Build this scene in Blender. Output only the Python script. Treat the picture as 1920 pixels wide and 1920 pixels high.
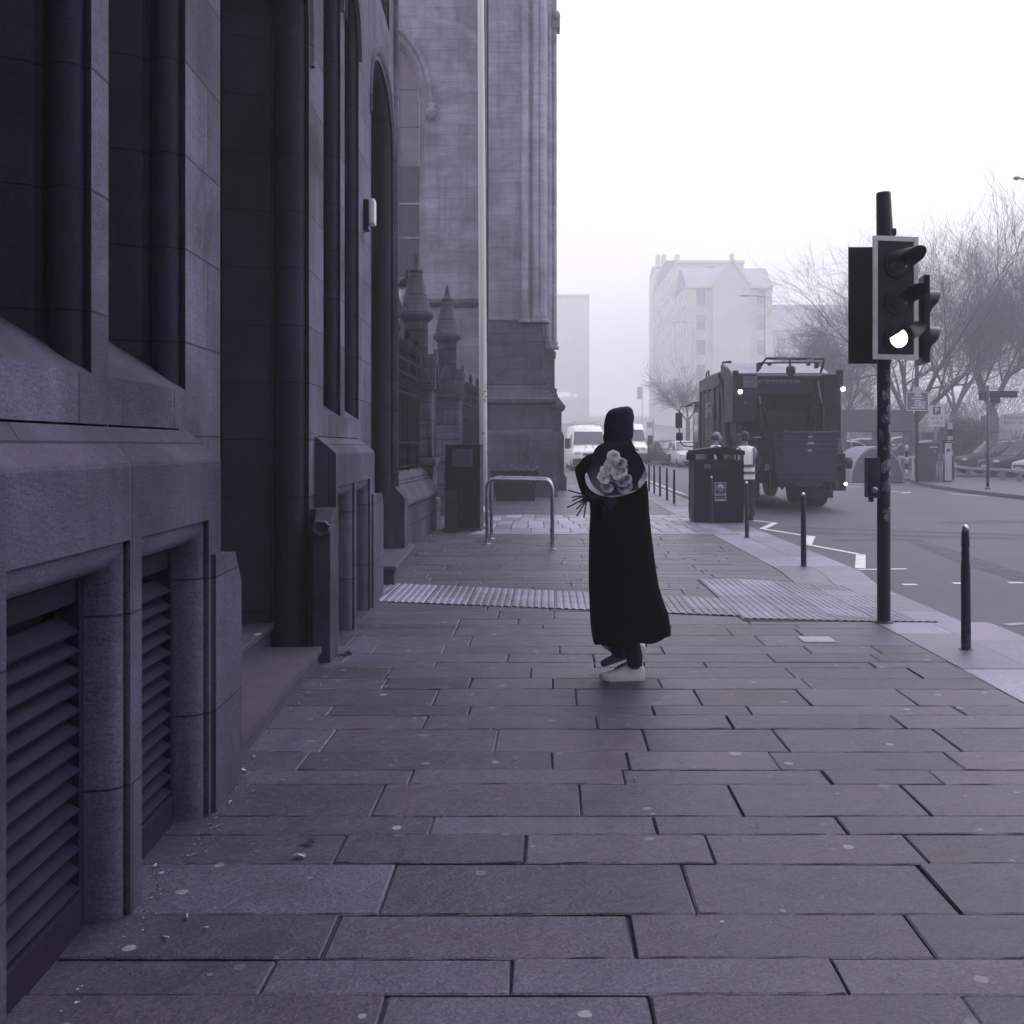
import bpy, bmesh, math, random
from mathutils import Vector, Matrix, Quaternion
from math import sin, cos, pi, radians, sqrt, atan2

for o in list(bpy.data.objects):
    bpy.data.objects.remove(o, do_unlink=True)
SC = bpy.context.scene
COL = SC.collection

# ------------------------------------------------------------------ camera
EYE = 1.45
cam_d = bpy.data.cameras.new("camera")
cam_d.sensor_width = 36.0
cam_d.lens = 36.0 * 1900 / 1920
cam_d.shift_x = -70 / 1920
cam_d.shift_y = -124 / 1920
cam_d.clip_start = 0.05
cam_d.clip_end = 3000
cam = bpy.data.objects.new("camera", cam_d)
COL.objects.link(cam)
cam.location = (0, 0, EYE)
cam.rotation_euler = (radians(90), 0, 0)
SC.camera = cam

# ------------------------------------------------------------------ sky, sun, exposure
SUN_EL, SUN_AZ = radians(52), radians(48)
w = bpy.data.worlds.new("World")
SC.world = w
w.use_nodes = True
nt = w.node_tree
bg = nt.nodes["Background"]
sky = nt.nodes.new("ShaderNodeTexSky")
sky.sky_type = 'NISHITA'
sky.sun_disc = False
sky.sun_elevation = SUN_EL
sky.sun_rotation = SUN_AZ
sky.air_density = 1.0
sky.dust_density = 6.0
sky.ozone_density = 1.0
bw = nt.nodes.new("ShaderNodeRGBToBW")
nt.links.new(sky.outputs[0], bw.inputs[0])
mx = nt.nodes.new("ShaderNodeMix")          # overcast: the clear sky's brightness evened out by cloud
mx.data_type = 'FLOAT'
mx.inputs[0].default_value = 0.72
nt.links.new(bw.outputs[0], mx.inputs[2])
mx.inputs[3].default_value = 10.0
tint = nt.nodes.new("ShaderNodeCombineColor")
mr = [nt.nodes.new("ShaderNodeMath") for _ in range(3)]
for k, t in enumerate((0.985, 0.975, 1.03)):
    mr[k].operation = 'MULTIPLY'
    mr[k].inputs[1].default_value = t
    nt.links.new(mx.outputs[0], mr[k].inputs[0])
    nt.links.new(mr[k].outputs[0], tint.inputs[k])
nt.links.new(tint.outputs[0], bg.inputs[0])
bg.inputs[1].default_value = 0.15

sun_d = bpy.data.lights.new("sun", 'SUN')
sun_d.energy = 0.9
sun_d.angle = radians(50)
sun_d.color = (1.0, 0.98, 0.98)
sun = bpy.data.objects.new("sun", sun_d)
COL.objects.link(sun)
sdir = Vector((sin(SUN_AZ) * cos(SUN_EL), cos(SUN_AZ) * cos(SUN_EL), sin(SUN_EL)))
sun.rotation_euler = (-sdir).to_track_quat('-Z', 'Y').to_euler()
sun.location = sdir * 60

SC.view_settings.view_transform = 'Standard'
SC.view_settings.look = 'None'
SC.view_settings.gamma = 1.0
SC.view_settings.use_curve_mapping = False
SC.view_settings.exposure = 0.17
SC.cycles.use_denoising = True
SC.cycles.max_bounces = 6
SC.cycles.diffuse_bounces = 3
SC.cycles.glossy_bounces = 3
SC.cycles.volume_bounces = 1
SC.cycles.transparent_max_bounces = 8

HAZE = 0.0037
RND = random.Random(7)

# ------------------------------------------------------------------ helpers
def tn(v):
    """A duotone grey: dark tones lean to violet, pale tones are near neutral."""
    v = v * (0.70 + 0.30 * min(1.0, v / 0.6))
    k = max(0.0, 1.0 - v / 0.75) ** 1.5
    d = max(0.0, 1.0 - v / 0.05)
    return (v * (1 - 0.05 * k + 0.05 * d), v * (1 - 0.18 * k - 0.12 * d), v * (1 + 0.56 * k + 0.8 * d), 1.0)

def at(px, py, Y):
    """Point seen at pixel (px, py) of the 1920 photograph at distance Y."""
    return Vector(((px - 1030) * Y / 1900, Y, EYE - (py - 836) * Y / 1900))

def gx(px, Y):
    return (px - 1030) * Y / 1900

def gz(py, Y):
    return EYE - (py - 836) * Y / 1900

def soft(t):
    return math.log(1 + math.exp(max(-30, min(30, t))))

def terr(y):
    """The street climbs beyond the crossing."""
    return 0.035 * 4.0 * soft((y - 47) / 4.0) if y < 160 else 0.035 * (y - 47)

def nmath(nt, op, a, b=None, clamp=False):
    n = nt.nodes.new("ShaderNodeMath")
    n.operation = op
    n.use_clamp = clamp
    for i, v in enumerate((a, b)):
        if v is None:
            continue
        if isinstance(v, (int, float)):
            n.inputs[i].default_value = v
        else:
            nt.links.new(v, n.inputs[i])
    return n.outputs[0]

def nnoise(nt, vec, scale, detail=5, rough=0.6, dist=0.0):
    n = nt.nodes.new("ShaderNodeTexNoise")
    n.inputs["Scale"].default_value = scale
    n.inputs["Detail"].default_value = detail
    n.inputs["Roughness"].default_value = rough
    n.inputs["Distortion"].default_value = dist
    nt.links.new(vec, n.inputs["Vector"])
    return n.outputs[0]

def nmap(nt, vec, scale=(1, 1, 1), rot=(0, 0, 0), loc=(0, 0, 0)):
    n = nt.nodes.new("ShaderNodeMapping")
    n.inputs["Scale"].default_value = scale
    n.inputs["Rotation"].default_value = rot
    n.inputs["Location"].default_value = loc
    nt.links.new(vec, n.inputs["Vector"])
    return n.outputs[0]

def nramp(nt, fac, a, b, va=0.0, vb=1.0):
    n = nt.nodes.new("ShaderNodeMapRange")
    n.inputs[1].default_value = a
    n.inputs[2].default_value = b
    n.inputs[3].default_value = va
    n.inputs[4].default_value = vb
    nt.links.new(fac, n.inputs[0])
    return n.outputs[0]

def nmixc(nt, fac, a, b, mode='MIX'):
    n = nt.nodes.new("ShaderNodeMix")
    n.data_type = 'RGBA'
    n.blend_type = mode
    for i, v in ((0, fac), (6, a), (7, b)):
        if isinstance(v, (int, float)):
            n.inputs[i].default_value = v
        elif isinstance(v, tuple):
            n.inputs[i].default_value = v
        else:
            nt.links.new(v, n.inputs[i])
    return n.outputs[2]

def nscale(nt, col, fac):
    """colour times a scalar"""
    n = nt.nodes.new("ShaderNodeVectorMath")
    n.operation = 'SCALE'
    if isinstance(col, tuple):
        n.inputs[0].default_value = col[:3]
    else:
        nt.links.new(col, n.inputs[0])
    if isinstance(fac, (int, float)):
        n.inputs[3].default_value = fac
    else:
        nt.links.new(fac, n.inputs[3])
    return n.outputs[0]

def nbump(nt, bsdf, h, strength, dist=0.01, prev=None):
    n = nt.nodes.new("ShaderNodeBump")
    n.inputs["Strength"].default_value = strength
    n.inputs["Distance"].default_value = dist
    nt.links.new(h, n.inputs["Height"])
    if prev is not None:
        nt.links.new(prev, n.inputs["Normal"])
    nt.links.new(n.outputs[0], bsdf.inputs["Normal"])
    return n.outputs[0]

def newmat(name):
    m = bpy.data.materials.new(name)
    m.use_nodes = True
    nt = m.node_tree
    b = nt.nodes["Principled BSDF"]
    tc = nt.nodes.new("ShaderNodeTexCoord")
    return m, nt, b, tc

def mat(name, v, rough=0.6, var=0.18, scale=6.0, bump=0.15, bscale=60.0, metal=0.0, spec=0.5, stretch=(1, 1, 1), bdist=0.004, coat=0.0):
    m, nt, b, tc = newmat(name)
    vec = nmap(nt, tc.outputs["Object"], stretch)
    f = nnoise(nt, vec, scale, 6, 0.65)
    f = nramp(nt, f, 0.28, 0.72, 1 - var, 1 + var)
    nt.links.new(nscale(nt, tn(v), f), b.inputs["Base Color"])
    r2 = nnoise(nt, vec, scale * 2.3, 4, 0.6)
    nt.links.new(nramp(nt, r2, 0.3, 0.7, max(0.03, rough - 0.1), min(1, rough + 0.1)), b.inputs["Roughness"])
    b.inputs["Metallic"].default_value = metal
    b.inputs["Specular Tint"].default_value = (0.92, 0.86, 1.0, 1.0)
    b.inputs["Specular IOR Level"].default_value = spec
    if coat:
        b.inputs["Coat Weight"].default_value = coat
        b.inputs["Coat Roughness"].default_value = 0.08
    if bump:
        nbump(nt, b, nnoise(nt, vec, bscale, 4, 0.6), bump, bdist)
    return m

def stone(name, v, bw_=0.9, rh=0.37, off=(0, 0, 0), mortar=0.006, streak=0.25, blockvar=0.22, bump=0.5, soot=0.3, mdark=0.35, jbump=1.0, layer=14.0, grain=0.12):
    """Coursed sandstone: joints, block to block tone, bedding streaks, soot patches."""
    m, nt, b, tc = newmat(name)
    sep = nt.nodes.new("ShaderNodeSeparateXYZ")
    nt.links.new(tc.outputs["Object"], sep.inputs[0])
    along = nmath(nt, 'ADD', sep.outputs[0], sep.outputs[1])
    cmb = nt.nodes.new("ShaderNodeCombineXYZ")
    nt.links.new(along, cmb.inputs[0])
    nt.links.new(sep.outputs[2], cmb.inputs[1])
    bv = nmap(nt, cmb.outputs[0], (1, 1, 1), (0, 0, 0), off)
    br = nt.nodes.new("ShaderNodeTexBrick")
    br.inputs["Scale"].default_value = 1.0
    br.inputs["Mortar Size"].default_value = mortar
    br.inputs["Mortar Smooth"].default_value = 0.25
    br.inputs["Brick Width"].default_value = bw_
    br.inputs["Row Height"].default_value = rh
    br.inputs["Bias"].default_value = 0.0
    br.inputs["Color1"].default_value = (1 - blockvar,) * 3 + (1,)
    br.inputs["Color2"].default_value = (1 + blockvar,) * 3 + (1,)
    br.inputs["Mortar"].default_value = (mdark,) * 3 + (1,)
    nt.links.new(bv, br.inputs["Vector"])
    ob = tc.outputs["Object"]
    s1 = nnoise(nt, nmap(nt, ob, (1.0, 1.0, layer)), 1.6, 8, 0.7)
    s1 = nramp(nt, s1, 0.3, 0.7, 1 - streak, 1 + streak)
    s2 = nnoise(nt, ob, 0.9, 8, 0.65, 0.6)
    s2 = nramp(nt, s2, 0.35, 0.66, 1 + soot * 0.35, 1 - soot)
    s3 = nnoise(nt, ob, 90.0, 3, 0.6)
    s3 = nramp(nt, s3, 0.3, 0.7, 1 - grain, 1 + grain)
    drip = nnoise(nt, nmap(nt, ob, (2.2, 2.2, 0.16)), 2.5, 5, 0.6)
    s4 = nramp(nt, drip, 0.5, 0.75, 1.0, 1 - soot * 0.7)
    f = nmath(nt, 'MULTIPLY', nmath(nt, 'MULTIPLY', s1, s2), nmath(nt, 'MULTIPLY', s3, s4))
    col = nmixc(nt, 1.0, tn(v), br.outputs["Color"], 'MULTIPLY')
    nt.links.new(nscale(nt, col, f), b.inputs["Base Color"])
    b.inputs["Roughness"].default_value = 0.85
    b.inputs["Specular IOR Level"].default_value = 0.3
    b.inputs["Specular Tint"].default_value = (0.92, 0.86, 1.0, 1.0)
    h = nmath(nt, 'MULTIPLY', nnoise(nt, nmap(nt, ob, (1, 1, 3.0)), 34, 7, 0.7), 0.5)
    h = nmath(nt, 'ADD', h, nmath(nt, 'MULTIPLY', nnoise(nt, nmap(nt, ob, (1, 1, 2.2)), 9, 7, 0.7), 0.8))
    p = nbump(nt, b, h, bump, 0.008)
    inv = nmath(nt, 'SUBTRACT', 1.0, br.outputs["Fac"])
    nbump(nt, b, inv, jbump, 0.01, p)
    return m

def emit(name, col, s):
    m, nt, b, tc = newmat(name)
    b.inputs["Base Color"].default_value = col
    b.inputs["Emission Color"].default_value = col
    b.inputs["Emission Strength"].default_value = s
    return m

def glassy(name, v=0.02, rough=0.06, var=0.5, scale=1.5):
    return mat(name, v, rough, var, scale, 0.02, 3.0, 0, 0.8)

class MB:
    """Collects faces; build() links them as one mesh object."""
    def __init__(s):
        s.v, s.f, s.mi, s.sm = [], [], [], []
    def add(s, vs, fs, mi=0, smooth=False):
        b = len(s.v)
        s.v += [tuple(p) for p in vs]
        for f in fs:
            s.f.append([b + i for i in f])
            s.mi.append(mi)
            s.sm.append(smooth)
        return s
    def box(s, x0, x1, y0, y1, z0, z1, bev=0.0, mi=0, M=None):
        if bev <= 0:
            vs = [Vector((x, y, z)) for x in (x0, x1) for y in (y0, y1) for z in (z0, z1)]
            fs = [(0, 1, 3, 2), (4, 6, 7, 5), (0, 4, 5, 1), (2, 3, 7, 6), (0, 2, 6, 4), (1, 5, 7, 3)]
        else:
            bm = bmesh.new()
            bmesh.ops.create_cube(bm, size=1.0)
            for q in bm.verts:
                q.co = Vector(((x0 + x1) / 2 + q.co.x * (x1 - x0), (y0 + y1) / 2 + q.co.y * (y1 - y0), (z0 + z1) / 2 + q.co.z * (z1 - z0)))
            bmesh.ops.bevel(bm, geom=bm.edges[:], offset=min(bev, 0.45 * min(abs(x1 - x0), abs(y1 - y0), abs(z1 - z0))), segments=2, affect='EDGES', profile=0.6)
            bm.verts.index_update()
            vs = [q.co.copy() for q in bm.verts]
            fs = [[q.index for q in f.verts] for f in bm.faces]
            bm.free()
        if M is not None:
            vs = [M @ q for q in vs]
        return s.add(vs, fs, mi, False)
    def prism(s, poly, a0, a1, axis='z', mi=0, M=None):
        """poly: 2D outline; axis z -> (x,y), y -> (x,z), x -> (y,z)"""
        def P(p, a):
            return Vector((p[0], p[1], a)) if axis == 'z' else Vector((p[0], a, p[1])) if axis == 'y' else Vector((a, p[0], p[1]))
        n = len(poly)
        vs = [P(p, a0) for p in poly] + [P(p, a1) for p in poly]
        if M is not None:
            vs = [M @ q for q in vs]
        fs = [list(range(n))[::-1], list(range(n, 2 * n))] + [(i, (i + 1) % n, n + (i + 1) % n, n + i) for i in range(n)]
        return s.add(vs, fs, mi)
    def loft(s, rings, closed=True, caps=(True, True), mi=0, smooth=True):
        n = len(rings[0])
        vs = [p for r in rings for p in r]
        fs = []
        for k in range(len(rings) - 1):
            for i in range(n if closed else n - 1):
                j = (i + 1) % n
                fs.append((k * n + i, k * n + j, (k + 1) * n + j, (k + 1) * n + i))
        if closed and caps[0]:
            fs.append(list(range(n))[::-1])
        if closed and caps[1]:
            fs.append(list(range((len(rings) - 1) * n, len(rings) * n)))
        return s.add(vs, fs, mi, smooth)
    def tube(s, pts, rad, n=8, mi=0, caps=True, smooth=True):
        pts = [Vector(p) for p in pts]
        if isinstance(rad, (int, float)):
            rad = [rad] * len(pts)
        rings = []
        up = None
        for i, p in enumerate(pts):
            a = pts[max(0, i - 1)]
            c = pts[min(len(pts) - 1, i + 1)]
            d = (c - a)
            d = d.normalized() if d.length > 1e-9 else Vector((0, 0, 1))
            if up is None:
                up = Vector((0, 0, 1)) if abs(d.z) < 0.9 else Vector((1, 0, 0))
            x = up - d * up.dot(d)
            x = x.normalized() if x.length > 1e-6 else d.orthogonal().normalized()
            up = x
            y = d.cross(x)
            rings.append([p + (x * cos(2 * pi * k / n) + y * sin(2 * pi * k / n)) * rad[i] for k in range(n)])
        return s.loft(rings, True, (caps, caps), mi, smooth)
    def lathe(s, prof, n=20, c=(0, 0, 0), mi=0, smooth=True, M=None):
        """prof: (r, z) from bottom to top"""
        c = Vector(c)
        rings = [[c + Vector((r * cos(2 * pi * k / n), r * sin(2 * pi * k / n), z)) for k in range(n)] for r, z in prof]
        if M is not None:
            rings = [[M @ p for p in r] for r in rings]
        return s.loft(rings, True, (True, True), mi, smooth)
    def ball(s, c, r, n=12, mi=0, M=None):
        c = Vector(c)
        if isinstance(r, (int, float)):
            r = (r, r, r)
        rings = []
        for i in range(n // 2 + 1):
            t = -pi / 2 + pi * (0.03 + 0.94 * i / (n // 2))
            ring = [Vector((r[0] * cos(t) * cos(2 * pi * k / n), r[1] * cos(t) * sin(2 * pi * k / n), r[2] * sin(t))) for k in range(n)]
            rings.append([(c + (M @ p if M is not None else p)) for p in ring])
        return s.loft(rings, True, (True, True), mi, True)
    def text(s, body, size, M, depth=0.002, align='CENTER', shear=0.0, sx=1.0, mi=0):
        cu = bpy.data.curves.new("t", 'FONT')
        cu.body = body
        cu.size = size
        cu.align_x = align
        cu.align_y = 'CENTER'
        cu.extrude = depth
        cu.shear = shear
        cu.resolution_u = 2
        ob = bpy.data.objects.new("t", cu)
        COL.objects.link(ob)
        bpy.context.view_layer.update()
        me = ob.to_mesh()
        vs = [M @ Vector((p.co.x * sx, p.co.y, p.co.z)) for p in me.vertices]
        fs = [list(p.vertices) for p in me.polygons]
        ob.to_mesh_clear()
        bpy.data.objects.remove(ob)
        bpy.data.curves.remove(cu)
        return s.add(vs, fs, mi)
    def mesh(s, name, mats):
        me = bpy.data.meshes.new(name)
        me.from_pydata(s.v, [], s.f)
        for m in (mats if isinstance(mats, (list, tuple)) else [mats]):
            me.materials.append(m)
        me.polygons.foreach_set("material_index", s.mi)
        me.polygons.foreach_set("use_smooth", s.sm)
        me.update()
        return me
    def build(s, name, mats, parent=None, autosmooth=None, fixn=True):
        me = s.mesh(name, mats)
        if fixn:
            bm = bmesh.new()
            bm.from_mesh(me)
            bmesh.ops.recalc_face_normals(bm, faces=bm.faces[:])
            bm.to_mesh(me)
            bm.free()
        if autosmooth:
            me.set_sharp_from_angle(angle=radians(autosmooth))
        o = bpy.data.objects.new(name, me)
        COL.objects.link(o)
        if parent is not None:
            o.parent = parent
        return o

def tag(o, label=None, cat=None, group=None, kind=None):
    for k, v in (("label", label), ("category", cat), ("group", group), ("kind", kind)):
        if v:
            o[k] = v
    return o

def empty(name, loc, rz=0.0, label=None, cat=None, group=None):
    o = bpy.data.objects.new(name, None)
    COL.objects.link(o)
    o.location = loc
    o.rotation_euler = (0, 0, rz)
    o.empty_display_size = 0.2
    return tag(o, label, cat, group)

def copy_tree(o, parent=None):
    c = o.copy()
    COL.objects.link(c)
    c.parent = parent
    for ch in o.children:
        copy_tree(ch, c)
    return c

def Mt(loc=(0, 0, 0), rx=0, ry=0, rz=0):
    return Matrix.Translation(loc) @ Matrix.Rotation(rz, 4, 'Z') @ Matrix.Rotation(ry, 4, 'Y') @ Matrix.Rotation(rx, 4, 'X')

FACE = Matrix.Rotation(pi / 2, 4, 'X')      # text that stands upright facing -Y

def remeshed(mb, name, voxel, m, parent, smooth=4):
    """One continuous skin over overlapping limb volumes."""
    me = mb.mesh(name + "_t", m)
    o = bpy.data.objects.new(name + "_t", me)
    COL.objects.link(o)
    r = o.modifiers.new("r", 'REMESH')
    r.mode = 'VOXEL'
    r.voxel_size = voxel
    s = o.modifiers.new("s", 'SMOOTH')
    s.iterations = smooth
    s.factor = 0.5
    bpy.context.view_layer.update()
    ev = o.evaluated_get(bpy.context.evaluated_depsgraph_get())
    nm = bpy.data.meshes.new_from_object(ev)
    nm.name = name
    bpy.data.objects.remove(o)
    bpy.data.meshes.remove(me)
    nm.materials.clear()
    nm.materials.append(m)
    nm.polygons.foreach_set("use_smooth", [True] * len(nm.polygons))
    q = bpy.data.objects.new(name, nm)
    COL.objects.link(q)
    if parent is not None:
        q.parent = parent
    return q
# ------------------------------------------------------------------ materials
M_hall = stone("hall_sandstone", 0.165, 0.92, 0.385, (0.25, 0.05, 0), 0.0045, 0.10, 0.26, 0.9, 0.6, 0.3, 0.8, 4.0, 0.25)
M_plinth = stone("hall_plinth_stone", 0.105, 1.3, 0.53, (0.1, 0.13, 0), 0.004, 0.12, 0.16, 1.0, 0.6, 0.3, 0.7, 3.0, 0.26)
M_jamb_shade = stone("hall_shaded_jamb", 0.042, 60.0, 0.385, (31.0, 0.05, 0), 0.004, 0.12, 0.02, 0.7, 0.5, 0.28, 0.9, 5.0, 0.2)  # sooty stone, with recess shade put into its colour for the reveals
M_church = stone("church_sandstone", 0.33, 1.1, 0.31, (0, 0, 0), 0.007, 0.16, 0.08, 0.7, 0.42, 0.70, 0.6, 6.0, 0.16)
M_churchlow = stone("church_base_stone", 0.115, 1.2, 0.34, (0.2, 0.1, 0), 0.008, 0.2, 0.12, 0.7, 0.6, 0.6, 0.7, 6.0, 0.2)
M_wall = stone("boundary_stone", 0.11, 0.7, 0.3, (0, 0, 0), 0.012, 0.3, 0.2, 0.8, 0.5, 0.4, 1.0)
M_bjamb = stone("basement_jamb_stone", 0.15, 60.0, 0.53, (31.0, 0.13, 0), 0.004, 0.15, 0.02, 0.9, 0.5, 0.28, 0.9, 5.0, 0.3)
M_step = mat("step_stone", 0.075, 0.75, 0.2, 3.0, 0.3, 40)
M_grill = mat("painted_louvre", 0.022, 0.6, 0.2, 4.0, 0.1, 50, spec=0.12)
M_dark = mat("void", 0.006, 0.9, 0.2, 3, 0)
M_glassdark = glassy("window_glass", 0.012, 0.08)
M_lead = mat("leaded_window", 0.05, 0.3, 0.3, 3, 0.1)
M_wood = mat("door_wood", 0.02, 0.5, 0.3, 3, 0.2, 30, stretch=(6, 6, 0.6))
M_iron = mat("black_iron", 0.010, 0.7, 0.3, 8, 0.1, spec=0.1)
M_black = mat("black_paint", 0.008, 0.45, 0.3, 5, 0.05, spec=0.3)
M_greypole = mat("grey_painted_steel", 0.62, 0.45, 0.10, 2.0, 0.05, 40, stretch=(1, 1, 0.2))
M_steel = mat("brushed_steel", 0.42, 0.32, 0.12, 5, 0.04, 80, metal=1.0)
M_bollard = mat("bollard_steel", 0.10, 0.33, 0.2, 5, 0.04, 80, metal=0.85)
M_white = mat("white_enamel", 0.72, 0.35, 0.06, 3, 0.02)
M_rubber = mat("tyre_rubber", 0.012, 0.8, 0.2, 8, 0.2)
M_rim = mat("wheel_rim", 0.25, 0.35, 0.15, 6, 0.03, metal=0.8)
M_chrome = mat("chrome", 0.6, 0.15, 0.05, 5, 0, metal=1.0)
M_lamp = emit("lamp_on", (1, 1, 1, 1), 6.0)
M_plate = mat("number_plate", 0.42, 0.5, 0.1, 6, 0)
M_ink = mat("black_print", 0.02, 0.6, 0.1, 5, 0)

def pavement_mat(name, v, tone=True, gum=True, bumpk=0.5, var=0.16):
    m, nt, b, tc = newmat(name)
    ob = tc.outputs["Object"]
    at_ = nt.nodes.new("ShaderNodeAttribute")
    at_.attribute_name = "tone"
    sh = nt.nodes.new("ShaderNodeSeparateColor")
    nt.links.new(at_.outputs["Color"], sh.inputs[0])
    # every slab samples its own piece of stone
    off = nt.nodes.new("ShaderNodeVectorMath")
    off.operation = 'MULTIPLY_ADD'
    nt.links.new(at_.outputs["Color"], off.inputs[0])
    off.inputs[1].default_value = (37, 53, 71)
    nt.links.new(ob, off.inputs[2])
    vec = off.outputs[0]
    n1 = nnoise(nt, vec, 5.5, 9, 0.75, 0.0)
    n2 = nnoise(nt, ob, 0.55, 6, 0.6, 0.3)
    n3 = nnoise(nt, vec, 85, 4, 0.7)
    f = nramp(nt, n1, 0.3, 0.7, 1 - var, 1 + var)
    f = nmath(nt, 'MULTIPLY', f, nramp(nt, n2, 0.3, 0.7, 0.74, 1.26))
    f = nmath(nt, 'MULTIPLY', f, nramp(nt, n3, 0.32, 0.68, 0.50, 1.50))
    f = nmath(nt, 'MULTIPLY', f, nramp(nt, nnoise(nt, ob, 26, 3, 0.7), 0.58, 0.72, 1.0, 0.62))
    f = nmath(nt, 'MULTIPLY', f, nramp(nt, sh.outputs[0], 0, 1, 0.64, 1.36))
    gums = []
    if gum:
        wob = nnoise(nt, ob, 14, 2, 0.5)
        for sc_, lim, gate in ((3.1, 0.055, 0.42), (1.3, 0.030, 0.40), (5.5, 0.045, 0.2)):
            vo = nt.nodes.new("ShaderNodeTexVoronoi")
            vo.voronoi_dimensions = '2D'
            vo.inputs["Scale"].default_value = sc_
            nt.links.new(nmap(nt, ob, (1, 1, 1), (0, 0, sc_)), vo.inputs["Vector"])
            d = nmath(nt, 'ADD', vo.outputs["Distance"], nramp(nt, wob, 0.3, 0.7, -0.02, 0.02))
            near = nmath(nt, 'LESS_THAN', d, lim)
            s2 = nt.nodes.new("ShaderNodeSeparateColor")
            nt.links.new(vo.outputs["Color"], s2.inputs[0])
            on = nmath(nt, 'LESS_THAN', s2.outputs[0], gate)
            amt = nramp(nt, s2.outputs[1], 0, 1, 0.10, 0.95)
            gums.append(nmath(nt, 'MULTIPLY', nmath(nt, 'MULTIPLY', near, on), amt))
    # veins of riven stone on some of the slabs
    vein = nnoise(nt, nmap(nt, vec, (1, 2.2, 1), (0, 0, 0.4)), 3.0, 5, 0.6, 2.2)
    vein = nmath(nt, 'ABSOLUTE', nmath(nt, 'SUBTRACT', vein, 0.5))
    vein = nmath(nt, 'MULTIPLY', nramp(nt, vein, 0.0, 0.016, 0.38, 0.0), nramp(nt, sh.outputs[1], 0.80, 0.86, 0.0, 1.0))
    f = nmath(nt, 'MULTIPLY', f, nmath(nt, 'ADD', 1.0, vein))
    basec = nscale(nt, tn(v), f)
    if gum:
        for gsp in gums:
            basec = nmixc(nt, gsp, basec, (0.30, 0.29, 0.33, 1))
    nt.links.new(basec, b.inputs["Base Color"])
    nt.links.new(nramp(nt, n1, 0.3, 0.7, 0.30, 0.48), b.inputs["Roughness"])
    b.inputs["Specular IOR Level"].default_value = 0.62
    b.inputs["Specular Tint"].default_value = (0.92, 0.86, 1.0, 1.0)
    riven = nnoise(nt, nmap(nt, vec, (1, 1.7, 1)), 5.0, 10, 0.68, 0.25)
    p = nbump(nt, b, riven, bumpk, 0.02)
    nbump(nt, b, n3, 0.7, 0.005, p)
    return m

M_slab = pavement_mat("caithness_slab", 0.080, bumpk=0.8, var=0.2)
M_granite = pavement_mat("granite_kerb", 0.25, gum=True, bumpk=0.12, var=0.06)
M_sett = pavement_mat("granite_sett", 0.30, gum=False, bumpk=0.25, var=0.14)
M_tact = pavement_mat("ribbed_paver", 0.27, gum=False, bumpk=0.12, var=0.10)
M_mortar = mat("dark_joint", 0.034, 0.95, 0.35, 12, 0.4, 80)

def asphalt():
    m, nt, b, tc = newmat("asphalt")
    ob = tc.outputs["Object"]
    n1 = nnoise(nt, ob, 0.5, 7, 0.65, 0.5)
    n2 = nnoise(nt, ob, 120, 3, 0.7)
    n3 = nnoise(nt, nmap(nt, ob, (0.5, 0.12, 1)), 1.2, 5, 0.6)
    f = nmath(nt, 'MULTIPLY', nramp(nt, n1, 0.3, 0.7, 0.82, 1.18), nramp(nt, n2, 0.3, 0.7, 0.6, 1.4))
    f = nmath(nt, 'MULTIPLY', f, nramp(nt, n3, 0.3, 0.7, 0.9, 1.1))
    nt.links.new(nscale(nt, tn(0.082), f), b.inputs["Base Color"])
    b.inputs["Roughness"].default_value = 0.62
    b.inputs["Specular IOR Level"].default_value = 0.45
    nbump(nt, b, n2, 0.6, 0.006)
    return m
M_asph = asphalt()
M_patch = mat("asphalt_patch", 0.06, 0.7, 0.3, 3, 0.6, 110)
M_paint = mat("road_paint", 0.62, 0.6, 0.25, 9, 0.3, 60)
M_oldpaint = mat("worn_road_paint", 0.33, 0.7, 0.4, 14, 0.3, 60)
M_far_pave = pavement_mat("far_paving", 0.15, gum=False, bumpk=0.2)

# ------------------------------------------------------------------ road and terrain
mb = MB()
xs = [-290, -120, -60, -30, -15, -8, -3, 0, 3, 8, 14, 20, 30, 45, 70, 110, 180, 280]
ys = [-90, -40, -15, 0, 10, 20, 30, 38, 42, 45, 48, 51, 55, 60, 66, 75, 90, 110, 140, 180, 240, 330, 450, 600]
for y in ys:
    for x in xs:
        mb.v.append((x, y, -0.10 + terr(y)))
for j in range(len(ys) - 1):
    for i in range(len(xs) - 1):
        a = j * len(xs) + i
        mb.f.append([a, a + 1, a + 1 + len(xs), a + len(xs)])
        mb.mi.append(0)
        mb.sm.append(True)
tag(mb.build("road", M_asph), kind="structure")

# ------------------------------------------------------------------ the pavement: slabs of random gauge over dark joints
KERB = 3.62
def dip(x, y):
    """Dropped kerb at the crossing."""
    t = max(0.0, min(1.0, (x - 1.9) / 1.5))
    u = max(0.0, min(1.0, (y - 8.25) / 0.6)) * max(0.0, min(1.0, (11.9 - y) / 0.9))
    return -0.085 * (t * t * (3 - 2 * t)) * (u * u * (3 - 2 * u))

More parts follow.
